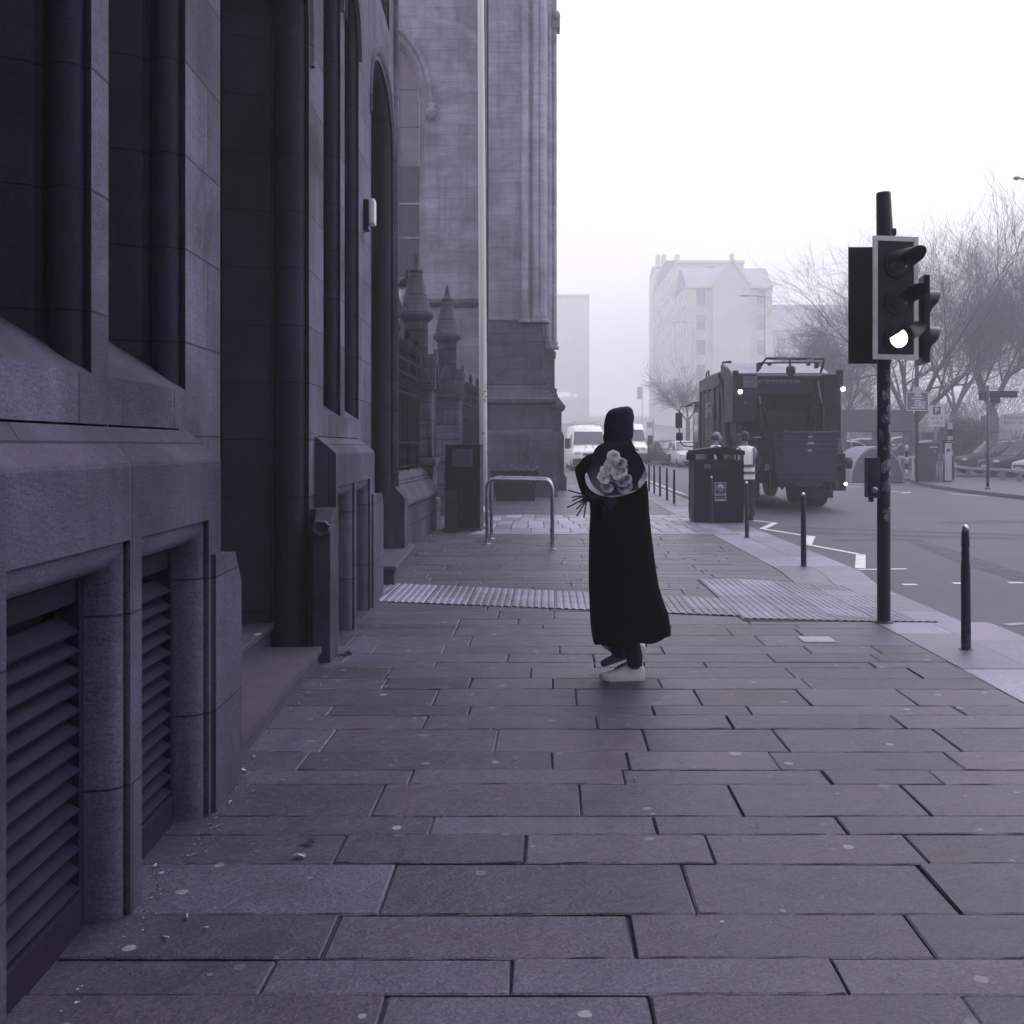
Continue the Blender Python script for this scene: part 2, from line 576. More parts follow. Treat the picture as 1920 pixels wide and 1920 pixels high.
def slab(mb, x0, x1, y0, y1, gap=0.005, z=0.0, tones=None, jitter=0.002, ch=0.004, mi=0, grid=0.6, worn=0.0):
    """One slab with softened edges, cut into pieces that follow the ground."""
    x0, x1, y0, y1 = x0 + gap, x1 - gap, y0 + gap, y1 - gap
    nx = max(1, int((x1 - x0) / grid))
    a, b_, c = (RND.uniform(-jitter, jitter) for _ in range(3))
    def H(x, y):
        return z + dip(x, y) + a + b_ * (x - x0) / max(0.3, x1 - x0) + c * (y - y0) / max(0.2, y1 - y0)
    ramped = y1 > 8.1 and y0 < 12.0 and x1 > 1.8
    if ramped:
        nx = max(nx, int((x1 - x0) / 0.12) + 1)
    X = [x0] + [x0 + ch + (x1 - x0 - 2 * ch) * i / nx for i in range(nx + 1)] + [x1]
    ny = max(1, int((y1 - y0) / 0.12)) if ramped else 1
    Y = [y0] + [y0 + ch + (y1 - y0 - 2 * ch) * j / ny for j in range(ny + 1)] + [y1]
    base = len(mb.v)
    for j, y in enumerate(Y):
        for i, x in enumerate(X):
            e = (i in (0, len(X) - 1)) or (j in (0, len(Y) - 1))
            wx_, wy_ = (RND.uniform(-worn, worn), RND.uniform(-worn, worn)) if e else (0, 0)
            chip = -RND.uniform(0.002, 0.006) if (e and worn and RND.random() < 0.12) else 0
            mb.v.append((x + wx_, y + wy_, H(x, y) - (0.004 if e else 0) + chip))
    n = len(X)
    ly = len(Y) - 1
    for j in range(ly):
        for i in range(n - 1):
            mb.f.append([base + j * n + i, base + j * n + i + 1, base + (j + 1) * n + i + 1, base + (j + 1) * n + i])
            mb.mi.append(mi)
            mb.sm.append(False)
    # skirt
    ring = [base + i for i in range(n)] + [base + j * n + n - 1 for j in range(1, ly + 1)] + [base + ly * n + i for i in range(n - 2, -1, -1)] + [base + j * n for j in range(ly - 1, 0, -1)]
    low = len(mb.v)
    for r in ring:
        p = mb.v[r]
        mb.v.append((p[0], p[1], p[2] - 0.03))
    m = len(ring)
    for i in range(m):
        mb.f.append([ring[i], low + i, low + (i + 1) % m, ring[(i + 1) % m]])
        mb.mi.append(mi)
        mb.sm.append(False)
    t = (RND.random(), RND.random(), RND.random())
    tones.append((base, len(mb.v), t))

def paved(name, mb, tones, mats):
    o = mb.build(name, mats, fixn=False)
    at_ = o.data.attributes.new("tone", 'FLOAT_COLOR', 'POINT')
    buf = [0.0] * (4 * len(mb.v))
    for a, b_, t in tones:
        for i in range(a, b_):
            buf[4 * i:4 * i + 4] = [t[0], t[1], t[2], 1]
    at_.data.foreach_set("color", buf)
    return tag(o, kind="structure")

# joints of the nearest rows, read off the photograph (row edges in y pixels, joints in x pixels)
rows_px = [(1865, 1960, [713, 1224, 1836]), (1797, 1865, [502, 958, 1574]), (1714, 1797, [620, 1184, 1726]),
           (1619, 1714, [726, 1291, 1760]), (1564, 1619, [637, 985, 1331, 1717]), (1530, 1564, [809, 1228, 1578]),
           (1470, 1530, [709, 1087, 1378, 1717]), (1443, 1470, [771, 1169, 1550, 1755]), (1409, 1443, [570, 1034, 1177, 1452, 1789]),
           (1366, 1409, [616, 930, 1209, 1464, 1776]), (1341, 1366, [798, 1118, 1367, 1684]), (1323, 1341, [619, 880, 1224, 1405, 1798]),
           (1292, 1323, [817, 1080, 1308, 1507, 1700]), (1272, 1292, [722, 882, 1036, 1237, 1511])]
mb, tones = MB(), []
R1 = 2.68
def row(y0, y1, joints):
    xs_ = [-3.6] + sorted(j for j in joints if -3.5 < j < R1 - 0.12) + [R1]
    for a, b_ in zip(xs_[:-1], xs_[1:]):
        if b_ - a > 1.9:      # long leftover at the ends
            c = a + (b_ - a) * RND.uniform(0.4, 0.6)
            slab(mb, a, c, y0, y1, RND.uniform(0.0015, 0.0055), tones=tones, grid=0.07 if y1 < 9 else 0.3, worn=0.0028, ch=0.006)
            slab(mb, c, b_, y0, y1, RND.uniform(0.0015, 0.0055), tones=tones, grid=0.07 if y1 < 9 else 0.3, worn=0.0028, ch=0.006)
        else:
            slab(mb, a, b_, y0, y1, RND.uniform(0.0015, 0.0055), tones=tones, grid=0.07 if y1 < 9 else 0.3, worn=0.0028, ch=0.006)
for ya, yb, js in rows_px:
    z0, z1 = 1900 * EYE / (yb - 836), 1900 * EYE / (ya - 836)
    zm = 1900 * EYE / ((ya + yb) / 2 - 836)
    row(z0, z1, [(j - 1030) * zm / 1900 for j in js])
y = 1900 * EYE / (1272 - 836)
while y < 38.0:
    h = RND.choice((0.17, 0.22, 0.27, 0.31, 0.36, 0.40))
    js, x = [], -3.6 + RND.uniform(0.2, 0.9)
    while x < R1:
        js.append(x)
        x += RND.uniform(0.45, 1.25)
    row(y, min(38.2, y + h), js)
    y += h
y = 1900 * EYE / (1960 - 836)
while y > -8.0:
    h = RND.choice((0.22, 0.31, 0.40))
    js, x = [], -3.6 + RND.uniform(0.2, 0.9)
    while x < R1:
        js.append(x)
        x += RND.uniform(0.5, 1.2)
    row(y - h, y, js)
    y -= h
paved("pavement", mb, tones, M_slab)

mb = MB()           # dark joint bed under all paving, ramped at the crossing
gx_ = [-12, -3.6, 0, 1.9] + [2.0 + 0.1 * k for k in range(16)] + [KERB - 0.01]
gy_ = [-9, 0, 5, 8.2] + [8.25 + 0.1 * k for k in range(7)] + [9.5, 10.5] + [10.9 + 0.1 * k for k in range(11)] + [12.0, 16, 25, 38.2]
for yy in gy_:
    for xx in gx_:
        mb.v.append((xx, yy, -0.012 + dip(xx, yy)))
for j in range(len(gy_) - 1):
    for i in range(len(gx_) - 1):
        a = j * len(gx_) + i
        mb.f.append([a, a + 1, a + 1 + len(gx_), a + len(gx_)])
        mb.mi.append(0)
        mb.sm.append(False)
tag(mb.build("pavement_bed", M_mortar), kind="structure")

# granite margin and kerb
mb, tones = MB(), []
y = -8.0
while y < 38.0:
    l = RND.uniform(0.9, 1.25)
    slab(mb, R1, 3.13, y, y + l, 0.003, 0.001, tones, 0.001, 0.004)
    y += l
y = -7.5
while y < 38.0:
    l = RND.uniform(0.85, 1.05)
    slab(mb, 3.13, KERB, y, y + l, 0.0025, 0.001, tones, 0.001, 0.012, grid=0.2)
    y += l
o = paved("granite_kerb", mb, tones, M_granite)
mb = MB()
for a, b_ in zip(gy_[:-1], gy_[1:]):
    za, zb = dip(KERB, a) - 0.004, dip(KERB, b_) - 0.004
    mb.add([(KERB - 0.003, a, -0.14), (KERB - 0.003, b_, -0.14), (KERB - 0.003, b_, zb), (KERB - 0.003, a, za)], [(0, 1, 2, 3)])
mb.add([(-12, 38.2, -0.14), (KERB, 38.2, -0.14), (KERB, 38.2, -0.004), (-12, 38.2, -0.004)], [(0, 1, 2, 3)])
tag(mb.build("kerb_face", M_granite), kind="structure")

# band of pale setts across the pavement
mb, tones = MB(), []
ys_ = [16.85, 17.75, 18.6, 19.5, 20.4, 21.2]
for a, b_ in zip(ys_[:-1], ys_[1:]):
    x = -1.25
    while x < 3.05:
        w_ = RND.uniform(0.26, 0.36)
        slab(mb, x, min(x + w_, 3.12), a, b_, 0.012, 0.008, tones, 0.002, 0.006)
        x += w_
paved("sett_band", mb, tones, M_sett)
mb, tones = MB(), []
x = -1.3
while x < 3.0:
    slab(mb, x, min(x + 0.9, 3.12), 16.55, 16.83, 0.003, 0.007, tones, 0.001)
    x += 0.9
paved("edging_strip", mb, tones, M_granite)

# ribbed tactile paving: a slanting strip and a pad at the dropped kerb
mb, tones = MB(), []
def yt(x): return 10.12 - 0.325 * x
def yb(x): return 9.02 - 0.25 * x
def tact_cell(x0, x1, fa, fb):
    n = max(1, int(round((fb(x0) - fa(x0)) / 0.4)))
    for k in range(n):
        def yy(x, kk): return fa(x) + (fb(x) - fa(x)) * kk / n
        b0 = len(mb.v)
        g = 0.004
        nr = 6
        wr = (x1 - x0) / nr
        for r in range(nr):
            xa = x0 + wr * r
            pro = [(0.0, 0.004), (0.16, 0.005), (0.28, 0.011), (0.72, 0.011), (0.84, 0.005), (1.0, 0.004)]
            i0 = len(mb.v)
            for e in (0, 1):
                for f_, z_ in pro:
                    x = xa + wr * f_
                    yv = yy(x, k + e) + (g if e == 0 else -g)
                    mb.v.append((x, yv, z_ + dip(x, yv)))
            for i in range(5):
                mb.f.append([i0 + i, i0 + i + 1, i0 + 7 + i, i0 + 6 + i])
                mb.mi.append(0)
                mb.sm.append(False)
        tones.append((b0, len(mb.v), (RND.random(), RND.random(), RND.random())))
x = -1.95
while x < 1.55:
    tact_cell(x + 0.004, x + 0.396, yb, yt)
    x += 0.4
x = 1.62
while x < 2.95:
    def pt(q): return 10.95 + 0.02 * q
    def pb(q): return 8.50 - 0.12 * (q - 1.6) if q < 2.66 else 8.35
    tact_cell(x + 0.004, x + 0.396, pb, pt)
    x += 0.4
paved("tactile_paving", mb, tones, M_tact)
mb = MB()
for x0, x1, fa, fb in ((-1.95, 1.6, yb, yt), (1.6, 3.22, lambda q: 8.36, lambda q: 10.98)):
    n = 10
    for i in range(n):
        a, b_ = x0 + (x1 - x0) * i / n, x0 + (x1 - x0) * (i + 1) / n
        m_ = 12
        for k in range(m_):
            q = []
            for xx, kk in ((a, k), (b_, k), (b_, k + 1), (a, k + 1)):
                yy = fa(xx) + (fb(xx) - fa(xx)) * kk / m_
                q.append((xx, yy, 0.0035 + dip(xx, yy)))
            mb.add(q, [(0, 1, 2, 3)])
tag(mb.build("tactile_bed", M_mortar), kind="structure")

# ------------------------------------------------------------------ paint and patches on the road
def rd(px, py):
    Y = 1900 * (EYE + 0.10) / (py - 836)
    return Vector(((px - 1030) * Y / 1900, Y))

def strip(mb, pts, wd, z):
    for a, b_ in zip(pts[:-1], pts[1:]):
        d = (b_ - a)
        n_ = Vector((-d.y, d.x)).normalized() * wd / 2
        e = d.normalized() * wd * 0.3
        q = [a - e - n_, b_ + e - n_, b_ + e + n_, a - e + n_]
        mb.add([(p.x, p.y, z + terr(p.y)) for p in q], [(0, 1, 2, 3)])
mb = MB()
P = [rd(1400, 975), rd(1453, 980.5)]
strip(mb, P, 0.10, -0.096)
strip(mb, [rd(1453, 981), rd(1430, 991.5)], 0.13, -0.0955)
strip(mb, [rd(1430, 992), rd(1518, 1006)], 0.10, -0.095)
strip(mb, [rd(1521, 1006), rd(1514, 1021)], 0.14, -0.0945)
strip(mb, [rd(1516, 1022), rd(1607, 1039)], 0.10, -0.094)
strip(mb, [rd(1614, 1041), rd(1613, 1066)], 0.13, -0.0935)
strip(mb, [rd(1612, 1069), rd(1697, 1067.5)], 0.09, -0.093)
for a, b_, c in ((1698, 1714, 1096.5), (1792, 1806, 1094), (1896, 1914, 1093)):
    strip(mb, [rd(a, c), rd(b_, c)], 0.11, -0.0955)
strip(mb, [rd(1693, 925), rd(1708, 923)], 0.12, -0.0955)
strip(mb, [rd(1673, 922), rd(1708, 924.5)], 0.12, -0.095)
strip(mb, [rd(1780, 926), rd(1850, 931)], 0.12, -0.0955)
for a, b_, c in ((1588, 1606, 904), (1592, 1620, 908), (1588, 1612, 913)):
    strip(mb, [rd(a, c), rd(b_, c + 0.5)], 0.25, -0.0955)
strip(mb, [Vector((4.25, 27.0)), Vector((4.25, 45.0))], 0.12, -0.0955)
strip(mb, [Vector((3.9, 27.0)), Vector((3.85, 45.0))], 0.08, -0.0955)
tag(mb.build("road_markings", M_paint), kind="structure")
mb = MB()
for x, y0, y1 in ((6.5, 6.2, 6.7), (5.6, 9.0, 9.1), (7.2, 12.0, 12.1)):
    strip(mb, [Vector((x, y0)), Vector((x + 0.4, y1))], 0.06, -0.0958)
strip(mb, [rd(1890, 1172), rd(1918, 1170)], 0.10, -0.0955)
tag(mb.build("worn_markings", M_oldpaint), kind="structure")
mb = MB()
def patch(pts, z):
    mb.add([(p.x, p.y, z) for p in pts], [list(range(len(pts)))])
patch([rd(1690, 1012), rd(1720, 1010), rd(1935, 1080), rd(1935, 1100), rd(1800, 1056)], -0.0975)
patch([rd(1560, 1012), rd(1700, 1010), rd(1700, 1012.5), rd(1560, 1014)], -0.0972)
patch([rd(1480, 988), rd(1920, 1002), rd(1920, 1007), rd(1700, 998), rd(1480, 990)], -0.0974)
patch([Vector((8, 20)), Vector((14, 21.5)), Vector((14, 22.3)), Vector((8, 20.8))], -0.0973)
patch([Vector((4.2, 18)), Vector((8.5, 16.4)), Vector((8.6, 16.9)), Vector((4.2, 18.5))], -0.0971)
tag(mb.build("road_patches", M_patch), kind="structure")

# far pavement on the right with its kerb
def far_pave(name, poly, z=0.02, m=M_far_pave):
    mb = MB()
    n = len(poly)
    vs = [(x, y, z + terr(y)) for x, y in poly] + [(x, y, -0.2 + terr(y)) for x, y in poly]
    mb.add(vs, [list(range(n))] + [(i, n + i, n + (i + 1) % n, (i + 1) % n) for i in range(n)])
    return tag(mb.build(name, m), kind="structure")
far_pave("car_park_pavement", [(13.75, 18), (13.6, 28), (13.6, 33), (13.9, 37), (14.7, 41), (15.3, 43), (15.0, 44.2), (13, 44.6), (60, 44.6), (60, 18)][:7] + [(60, 44.2), (60, 18)])
far_pave("street_pavement", [(10.5, 66), (10.5, 110), (10.5, 180), (10.5, 300), (80, 300), (80, 180), (80, 110), (80, 66)], 0.05)
far_pave("street_pavement", [(-0.5, 60), (0.2, 110), (0.2, 180), (0.2, 300), (-60, 300), (-60, 180), (-60, 110), (-60, 60)], 0.05)
# ------------------------------------------------------------------ the near stone building on the left
HALL = empty("stone_hall", (-1.138, 0, 0), math.atan(0.05), "soot-dark sandstone hall with moulded windows, deep doorway and louvred basement openings beside the pavement", "building")
VU = -0.15           # upper wall plane
UEND = 12.62
HTOP = 13.0

def arch_z(t, zs, rise, kind):
    """t in -1..1 across the opening"""
    a = abs(t)
    if kind == 'pointed':
        return zs + rise * (sqrt(max(0, 4 - (1 + a) ** 2)) / sqrt(3))
    return zs + rise * (max(0.0, 1 - a ** 2.3)) ** 0.55

def outline(u0, u1, z0, zs, rise, ins, kind, n=14):
    uc, hw = (u0 + u1) / 2, (u1 - u0) / 2 - ins
    r = max(0.02, rise - ins * 0.7)
    pts = [(u0 + ins, z0), (u0 + ins, (z0 + zs) / 2)]
    for k in range(2 * n + 1):
        t = -cos(pi * k / (2 * n))
        pts.append((uc + hw * t, arch_z(t, zs, r, kind)))
    pts += [(u1 - ins, (z0 + zs) / 2), (u1 - ins, z0)]
    return pts

def roll_profile(r, first=0.012, depth=0.3, splay=0.08, fil=0.02, n=9):
    """(inset, depth) stations: arris, quirk, round, quirk, splayed reveal"""
    pr = [(0, 0), (0.0, first), (-0.012, first + 0.004), (-0.012, first + 0.012)]
    c = first + 0.012 + r
    for k in range(n + 1):
        t = pi * k / n
        pr.append((-0.010 + r * sin(t), c - r * cos(t)))
    d = c + r
    pr += [(-0.012, d + 0.008), (fil, d + 0.010), (fil + 0.004, d + 0.03), (fil + 0.03, d + 0.036), (splay, depth)]
    return pr

def reveal(mb, u0, u1, z0, zs, rise, prof, v, kind, mi=0):
    rings = []
    for ins, d in prof:
        rings.append([Vector((v - d, p[0], p[1])) for p in outline(u0, u1, z0, zs, rise, ins, kind)])
    mb.loft(rings, False, (False, False), mi, True)

def wall_sheet(mb, v, ua, ub, za, zb, ops, mi=0):
    """Vertical face in plane x=v with arched openings (u0,u1,z0,zs,rise,kind)"""
    def q(u0, u1, z0, z1):
        if u1 - u0 > 1e-4 and z1 - z0 > 1e-4:
            mb.add([(v, u0, z0), (v, u1, z0), (v, u1, z1), (v, u0, z1)], [(0, 1, 2, 3)], mi)
    ops = sorted(ops)
    u = ua
    for (u0, u1, z0, zs, rise, kind) in ops:
        q(u, u0, za, zb)
        q(u0, u1, za, z0)
        o = outline(u0, u1, z0, zs, rise, 0.0, kind)[2:-2]
        for a, b_ in zip(o[:-1], o[1:]):
            mb.add([(v, a[0], a[1]), (v, b_[0], b_[1]), (v, b_[0], zb), (v, a[0], zb)], [(0, 1, 2, 3)], mi)
        u = u1
    q(u, ub, za, zb)

win = [(1.36, 2.22, 1.68, 5.05, 0.42, 'round'), (2.40, 3.216, 1.68, 5.05, 0.42, 'round'), (3.357, 4.18, 1.68, 5.05, 0.42, 'round'),
       (7.46, 8.27, 1.69, 5.05, 0.42, 'round'), (8.49, 9.34, 1.69, 5.05, 0.42, 'round')]
doors = [(4.70, 6.90, 0.0, 4.25, 0.95, 'round'), (10.24, 12.42, 0.0, 5.0, 0.62, 'round')]
upwin = [(10.75, 11.95, 6.32, 9.2, 0.7, 'pointed'), (7.6, 9.2, 6.9, 9.6, 0.7, 'pointed'), (2.2, 4.2, 6.9, 9.6, 0.7, 'pointed')]

mb = MB()
wall_sheet(mb, VU, -14.0, UEND, 1.52, 6.0, win[:] + [(a, b_, 1.52, c, d, e) for a, b_, z, c, d, e in doors])
wall_sheet(mb, VU, -14.0, UEND, 6.0, HTOP, upwin)
# lower part of the wall beside the doors
for a, b_ in ((4.1, 4.70), (6.90, 7.2), (9.3, 10.24), (12.42, UEND)):
    mb.add([(VU, a, 0), (VU, b_, 0), (VU, b_, 1.52), (VU, a, 1.52)], [(0, 1, 2, 3)])
# end face, roof, back
mb.add([(VU, UEND, 0), (-9, UEND, 0), (-9, UEND, HTOP), (VU, UEND, HTOP)], [(0, 1, 2, 3)])
mb.add([(VU, -14, 0), (-9, -14, 0), (-9, -14, HTOP), (VU, -14, HTOP)], [(0, 1, 2, 3)])
mb.add([(-9, -14, 0), (-9, UEND, 0), (-9, UEND, HTOP), (-9, -14, HTOP)], [(0, 1, 2, 3)])
mb.add([(VU, -14, HTOP), (VU, UEND, HTOP), (-9, UEND, HTOP), (-9, -14, HTOP)], [(0, 1, 2, 3)])
mb.build("wall", M_hall, HALL, fixn=False)
# cornice well above the picture
mb = MB()
mb.box(VU - 0.1, VU + 0.35, -14, UEND + 0.2, HTOP - 0.35, HTOP + 0.25, 0.04)
mb.build("cornice", M_hall, HALL)

wprof = roll_profile(0.055, 0.014, 0.30, 0.10, 0.018)
dprof = roll_profile(0.10, 0.018, 0.55, 0.12, 0.02)
for k, wdw in enumerate(win):
    u0, u1, z0, zs, rise, kind = wdw
    mb = MB()
    reveal(mb, u0, u1, z0, zs, rise, wprof, VU, kind)
    f = mb.build("window", M_jamb_shade, HALL, 40, fixn=False)
    g = MB()
    o = outline(u0, u1, z0, zs, rise, 0.10, kind)
    g.add([(VU - 0.295, p[0], p[1]) for p in o], [list(range(len(o)))])
    g.build("pane", M_glassdark, f)
    g = MB()
    uc = (u0 + u1) / 2
    for zz in (2.3, 2.9, 3.5, 4.1, 4.7, 5.2):
        g.box(VU - 0.292, VU - 0.275, u0 + 0.1, u1 - 0.1, zz - 0.009, zz + 0.009)
    g.box(VU - 0.2895, VU - 0.2775, uc - 0.009, uc + 0.009, z0 + 0.2, zs + rise - 0.1)
    g.build("glazing_bar", M_black, f)
    s = MB()     # steep weathered sill
    s.prism([(VU - 0.001, z0), (VU - 0.31, z0 + 0.215), (VU - 0.31, z0 - 0.12), (VU - 0.02, z0 - 0.12)], u0 - 0.012, u1 + 0.012, 'y')
    s.build("sill", M_plinth, HALL)
for (u0, u1, z0, zs, rise, kind) in upwin:
    mb = MB()
    reveal(mb, u0, u1, z0, zs, rise, wprof, VU, kind)
    f = mb.build("window", M_jamb_shade, HALL, 40, fixn=False)
    g = MB()
    o = outline(u0, u1, z0, zs, rise, 0.10, kind)
    g.add([(VU - 0.295, p[0], p[1]) for p in o], [list(range(len(o)))])
    g.build("pane", M_glassdark, f)
    s = MB()
    s.prism([(VU - 0.001, z0), (VU - 0.31, z0 + 0.12), (VU - 0.31, z0 - 0.02), (VU - 0.02, z0 - 0.02)], u0 - 0.012, u1 + 0.012, 'y')
    s.build("sill", M_plinth, HALL)
for i, (u0, u1, z0, zs, rise, kind) in enumerate(doors):
    mb = MB()
    reveal(mb, u0, u1, z0, zs, rise, dprof, VU, kind)
    f = mb.build("doorway", M_jamb_shade, HALL, 40, fixn=False)
    d = MB()
    o = outline(u0, u1, 0.2, zs, rise, 0.12, kind)
    d.add([(VU - 0.56, p[0], p[1]) for p in o], [list(range(len(o)))])
    for k in range(9):
        uu = u0 + 0.2 + (u1 - u0 - 0.4) * k / 8
        d.box(VU - 0.556, VU - 0.545, uu - 0.012, uu + 0.012, 0.22, zs)
    d.build("door", M_wood, f)
    # hood mould round the arch
    h = MB()
    r0 = [Vector((VU + 0.0, p[0], p[1])) for p in outline(u0, u1, zs - 0.2, zs, rise + 0.1, -0.10, kind)]
    r1 = [Vector((VU + 0.028, p[0], p[1])) for p in outline(u0, u1, zs - 0.2, zs, rise + 0.09, -0.09, kind)]
    r2 = [Vector((VU + 0.025, p[0], p[1])) for p in outline(u0, u1, zs - 0.2, zs, rise + 0.05, -0.05, kind)]
    r3 = [Vector((VU + 0.0, p[0], p[1])) for p in outline(u0, u1, zs - 0.2, zs, rise + 0.03, -0.03, kind)]
    h.loft([r0, r1, r2, r3], False, (False, False), 0, True)
    h.build("hood_mould", M_hall, HALL, 35, fixn=False)
for (u0, u1, z0, zs, rise, kind) in win[3:] + win[1:3]:
    h = MB()
    rr = [[Vector((VU + d, p[0], p[1])) for p in outline(u0, u1, zs - 0.05, zs, rise + e, -e, kind)] for d, e in ((0, 0.05), (0.03, 0.045), (0.028, 0.02), (0, 0.015))]
    h.loft(rr, False, (False, False), 0, True)
    h.build("hood_mould", M_hall, HALL, 35, fixn=False)

# --- plinth with square louvred basement openings
def bprof():
    pr = [(0, 0), (0.0, 0.012), (-0.008, 0.014), (-0.008, 0.03)]
    r = 0.075
    for k in range(10):
        t = pi / 2 * k / 9
        pr.append((0.004 + 0.046 * sin(t), 0.020 + 0.085 - 0.085 * cos(t)))
    pr += [(0.052, 0.12), (0.054, 0.24)]
    return pr
def sq_outline(u0, u1, z0, z1, ins):
    return [(u0 + ins, z0), (u0 + ins, z0 + 0.5), (u0 + ins, z1 - 1.9 * ins - 0.001), (u0 + ins + 0.001, z1 - 1.9 * ins), (u1 - ins - 0.001, z1 - 1.9 * ins), (u1 - ins, z1 - 1.9 * ins - 0.001), (u1 - ins, z0 + 0.5), (u1 - ins, z0)]
def louvre(u0, u1, z1):
    mb = MB()
    rings = [[Vector((-d, p[0], p[1])) for p in sq_outline(u0, u1, -0.05, z1, ins)] for ins, d in bprof()]
    vs = rings
    mb.loft(rings, False, (False, False), 0, True)
    f = mb.build("basement_opening", M_bjamb, HALL, 40, fixn=False)
    fr = MB()
    a, b_ = u0 + 0.055, u1 - 0.055
    z1 = z1 - 0.10
    fr.box(-0.20, -0.118, a, a + 0.035, 0.02, z1 - 0.02, 0.004)
    fr.box(-0.20, -0.118, b_ - 0.035, b_, 0.02, z1 - 0.02, 0.004)
    fr.box(-0.20, -0.110, a + 0.035, b_ - 0.035, -0.02, 0.11, 0.006)
    fr.box(-0.195, -0.130, a + 0.035, b_ - 0.035, z1 - 0.08, z1 - 0.01, 0.004)
    fr.build("grille_frame", M_grill, f)
    sl = MB()
    n = 14
    z = 0.13
    pitch = (z1 - 0.10 - z) / n
    for k in range(n):
        zz = z + pitch * k
        sl.prism([(-0.120, zz - 0.012), (-0.117, zz - 0.004), (-0.178, zz + pitch * 0.62), (-0.185, zz + pitch * 0.62), (-0.125, zz - 0.014)], a + 0.03, b_ - 0.03, 'y')
    sl.build("louvre", M_grill, f)
    bk = MB()
    bk.add([(-0.235, u0, -0.05), (-0.235, u1, -0.05), (-0.235, u1, z1), (-0.235, u0, z1)], [(0, 1, 2, 3)])
    bk.build("backing", M_dark, f)

def plinth(ua, ub, ops, endn, endf):
    mb = MB()
    z1 = 1.16
    u = ua
    for a, b_ in ops:
        mb.add([(0, u, 0 - 0.05), (0, a, -0.05), (0, a, z1), (0, u, z1)], [(0, 1, 2, 3)])
        u = b_
    mb.add([(0, u, -0.05), (0, ub, -0.05), (0, ub, z1), (0, u, z1)], [(0, 1, 2, 3)])
    # fascia, softened arris and weathering back to the wall
    pr = [(0, z1), (0, 1.385), (-0.004, 1.398), (-0.012, 1.408), (-0.135, 1.512), (VU + 0.003, 1.512), (VU + 0.003, 1.5)]
    mb.loft([[Vector((p[0], ua, p[1])) for p in pr], [Vector((p[0], ub, p[1])) for p in pr]], False, (False, False), 0, False)
    for e, uu in ((endn, ua), (endf, ub)):
        if e:
            mb.add([(0, uu, -0.05), (0, uu, 1.385), (-0.012, uu, 1.408), (-0.135, uu, 1.512), (VU - 0.1, uu, 1.512), (VU - 0.1, uu, -0.05)], [(0, 1, 2, 3, 4, 5)])
    mb.build("plinth", M_plinth, HALL, fixn=False)
    for a, b_ in ops:
        louvre(a, b_, z1)
plinth(-14.0, 4.16, [(-1.2, -0.3), (1.40, 2.28), (2.345, 3.135), (3.235, 3.985)], True, True)
plinth(7.10, 9.30, [(7.17, 8.02), (8.12, 8.98)], True, True)

def base_block(ua, ub, chamfer_far, v=0.018):
    mb = MB()
    zt = 1.00
    c = 0.14
    if chamfer_far:
        poly = [(ua, -0.05), (ub, -0.05), (ub, zt - c), (ub - c * 0.75, zt), (ua, zt + 0.02)]
    else:
        poly = [(ua, -0.05), (ub, -0.05), (ub, zt + 0.02), (ua + c * 0.75, zt), (ua, zt - c)]
    mb.prism(poly, VU - 0.05, v, 'x')
    mb.build("pier_base", M_plinth, HALL)
base_block(4.02, 4.42, True)
mb = MB()
def plan(c): return [(-0.10, 6.78 + c), (0.012, 6.78 + c), (0.012, 7.13), (-0.22, 7.13), (-0.22, 6.93), (-0.10, 6.93)]
mb.loft([[Vector((p[0], p[1], z)) for p in plan(c)] for z, c in ((-0.05, 0), (0.88, 0), (0.90, 0.002), (1.02, 0.13))], True, (True, True), 0, False)
mb.build("pier_base", M_plinth, HALL)
base_block(9.08, 9.86, True)

# broken carved boss on the base beside the first doorway
mb = MB()
r = random.Random(8)
rg = [[Vector((rr_ * cos(2 * pi * k / 18) * wob[k], rr_ * 0.9 * sin(2 * pi * k / 18) * wob[k], z)) for k in range(18)] for wob in [[r.uniform(0.86, 1.1) for _ in range(18)]] for rr_, z in ((0.062, 0), (0.064, 0.03), (0.058, 0.042), (0.047, 0.040), (0.042, 0.012), (0.02, 0.008))]
Mb = Mt((-0.045, 6.782, 0.90), rx=pi / 2)
mb.loft([[Mb @ p for p in q] for q in rg], True, (True, True), 0, True)
mb.build("broken_boss", M_hall, HALL)

# --- steps
mb = MB()
mb.prism([(4.62, -0.05), (6.70, -0.05), (6.70, 0.112), (6.69, 0.122), (4.62, 0.122)], -0.75, -0.055, 'x')
mb.prism([(4.62, 0.085), (6.70, 0.085), (6.70, 0.124), (4.62, 0.124)], -0.74, -0.030, 'x')
mb.build("step", M_step, HALL)
mb = MB()
mb.box(-0.75, -0.40, 4.60, 6.86, 0.1, 0.215)
mb.box(-0.75, -0.375, 4.60, 6.865, 0.215, 0.258, 0.008)
mb.build("step", M_step, HALL)
mb = MB()
mb.box(-0.75, 0.05, 10.55, 12.9, -0.05, 0.15)
mb.box(-0.75, 0.085, 10.50, 12.92, 0.15, 0.205, 0.02)
mb.build("step", M_step, HALL)

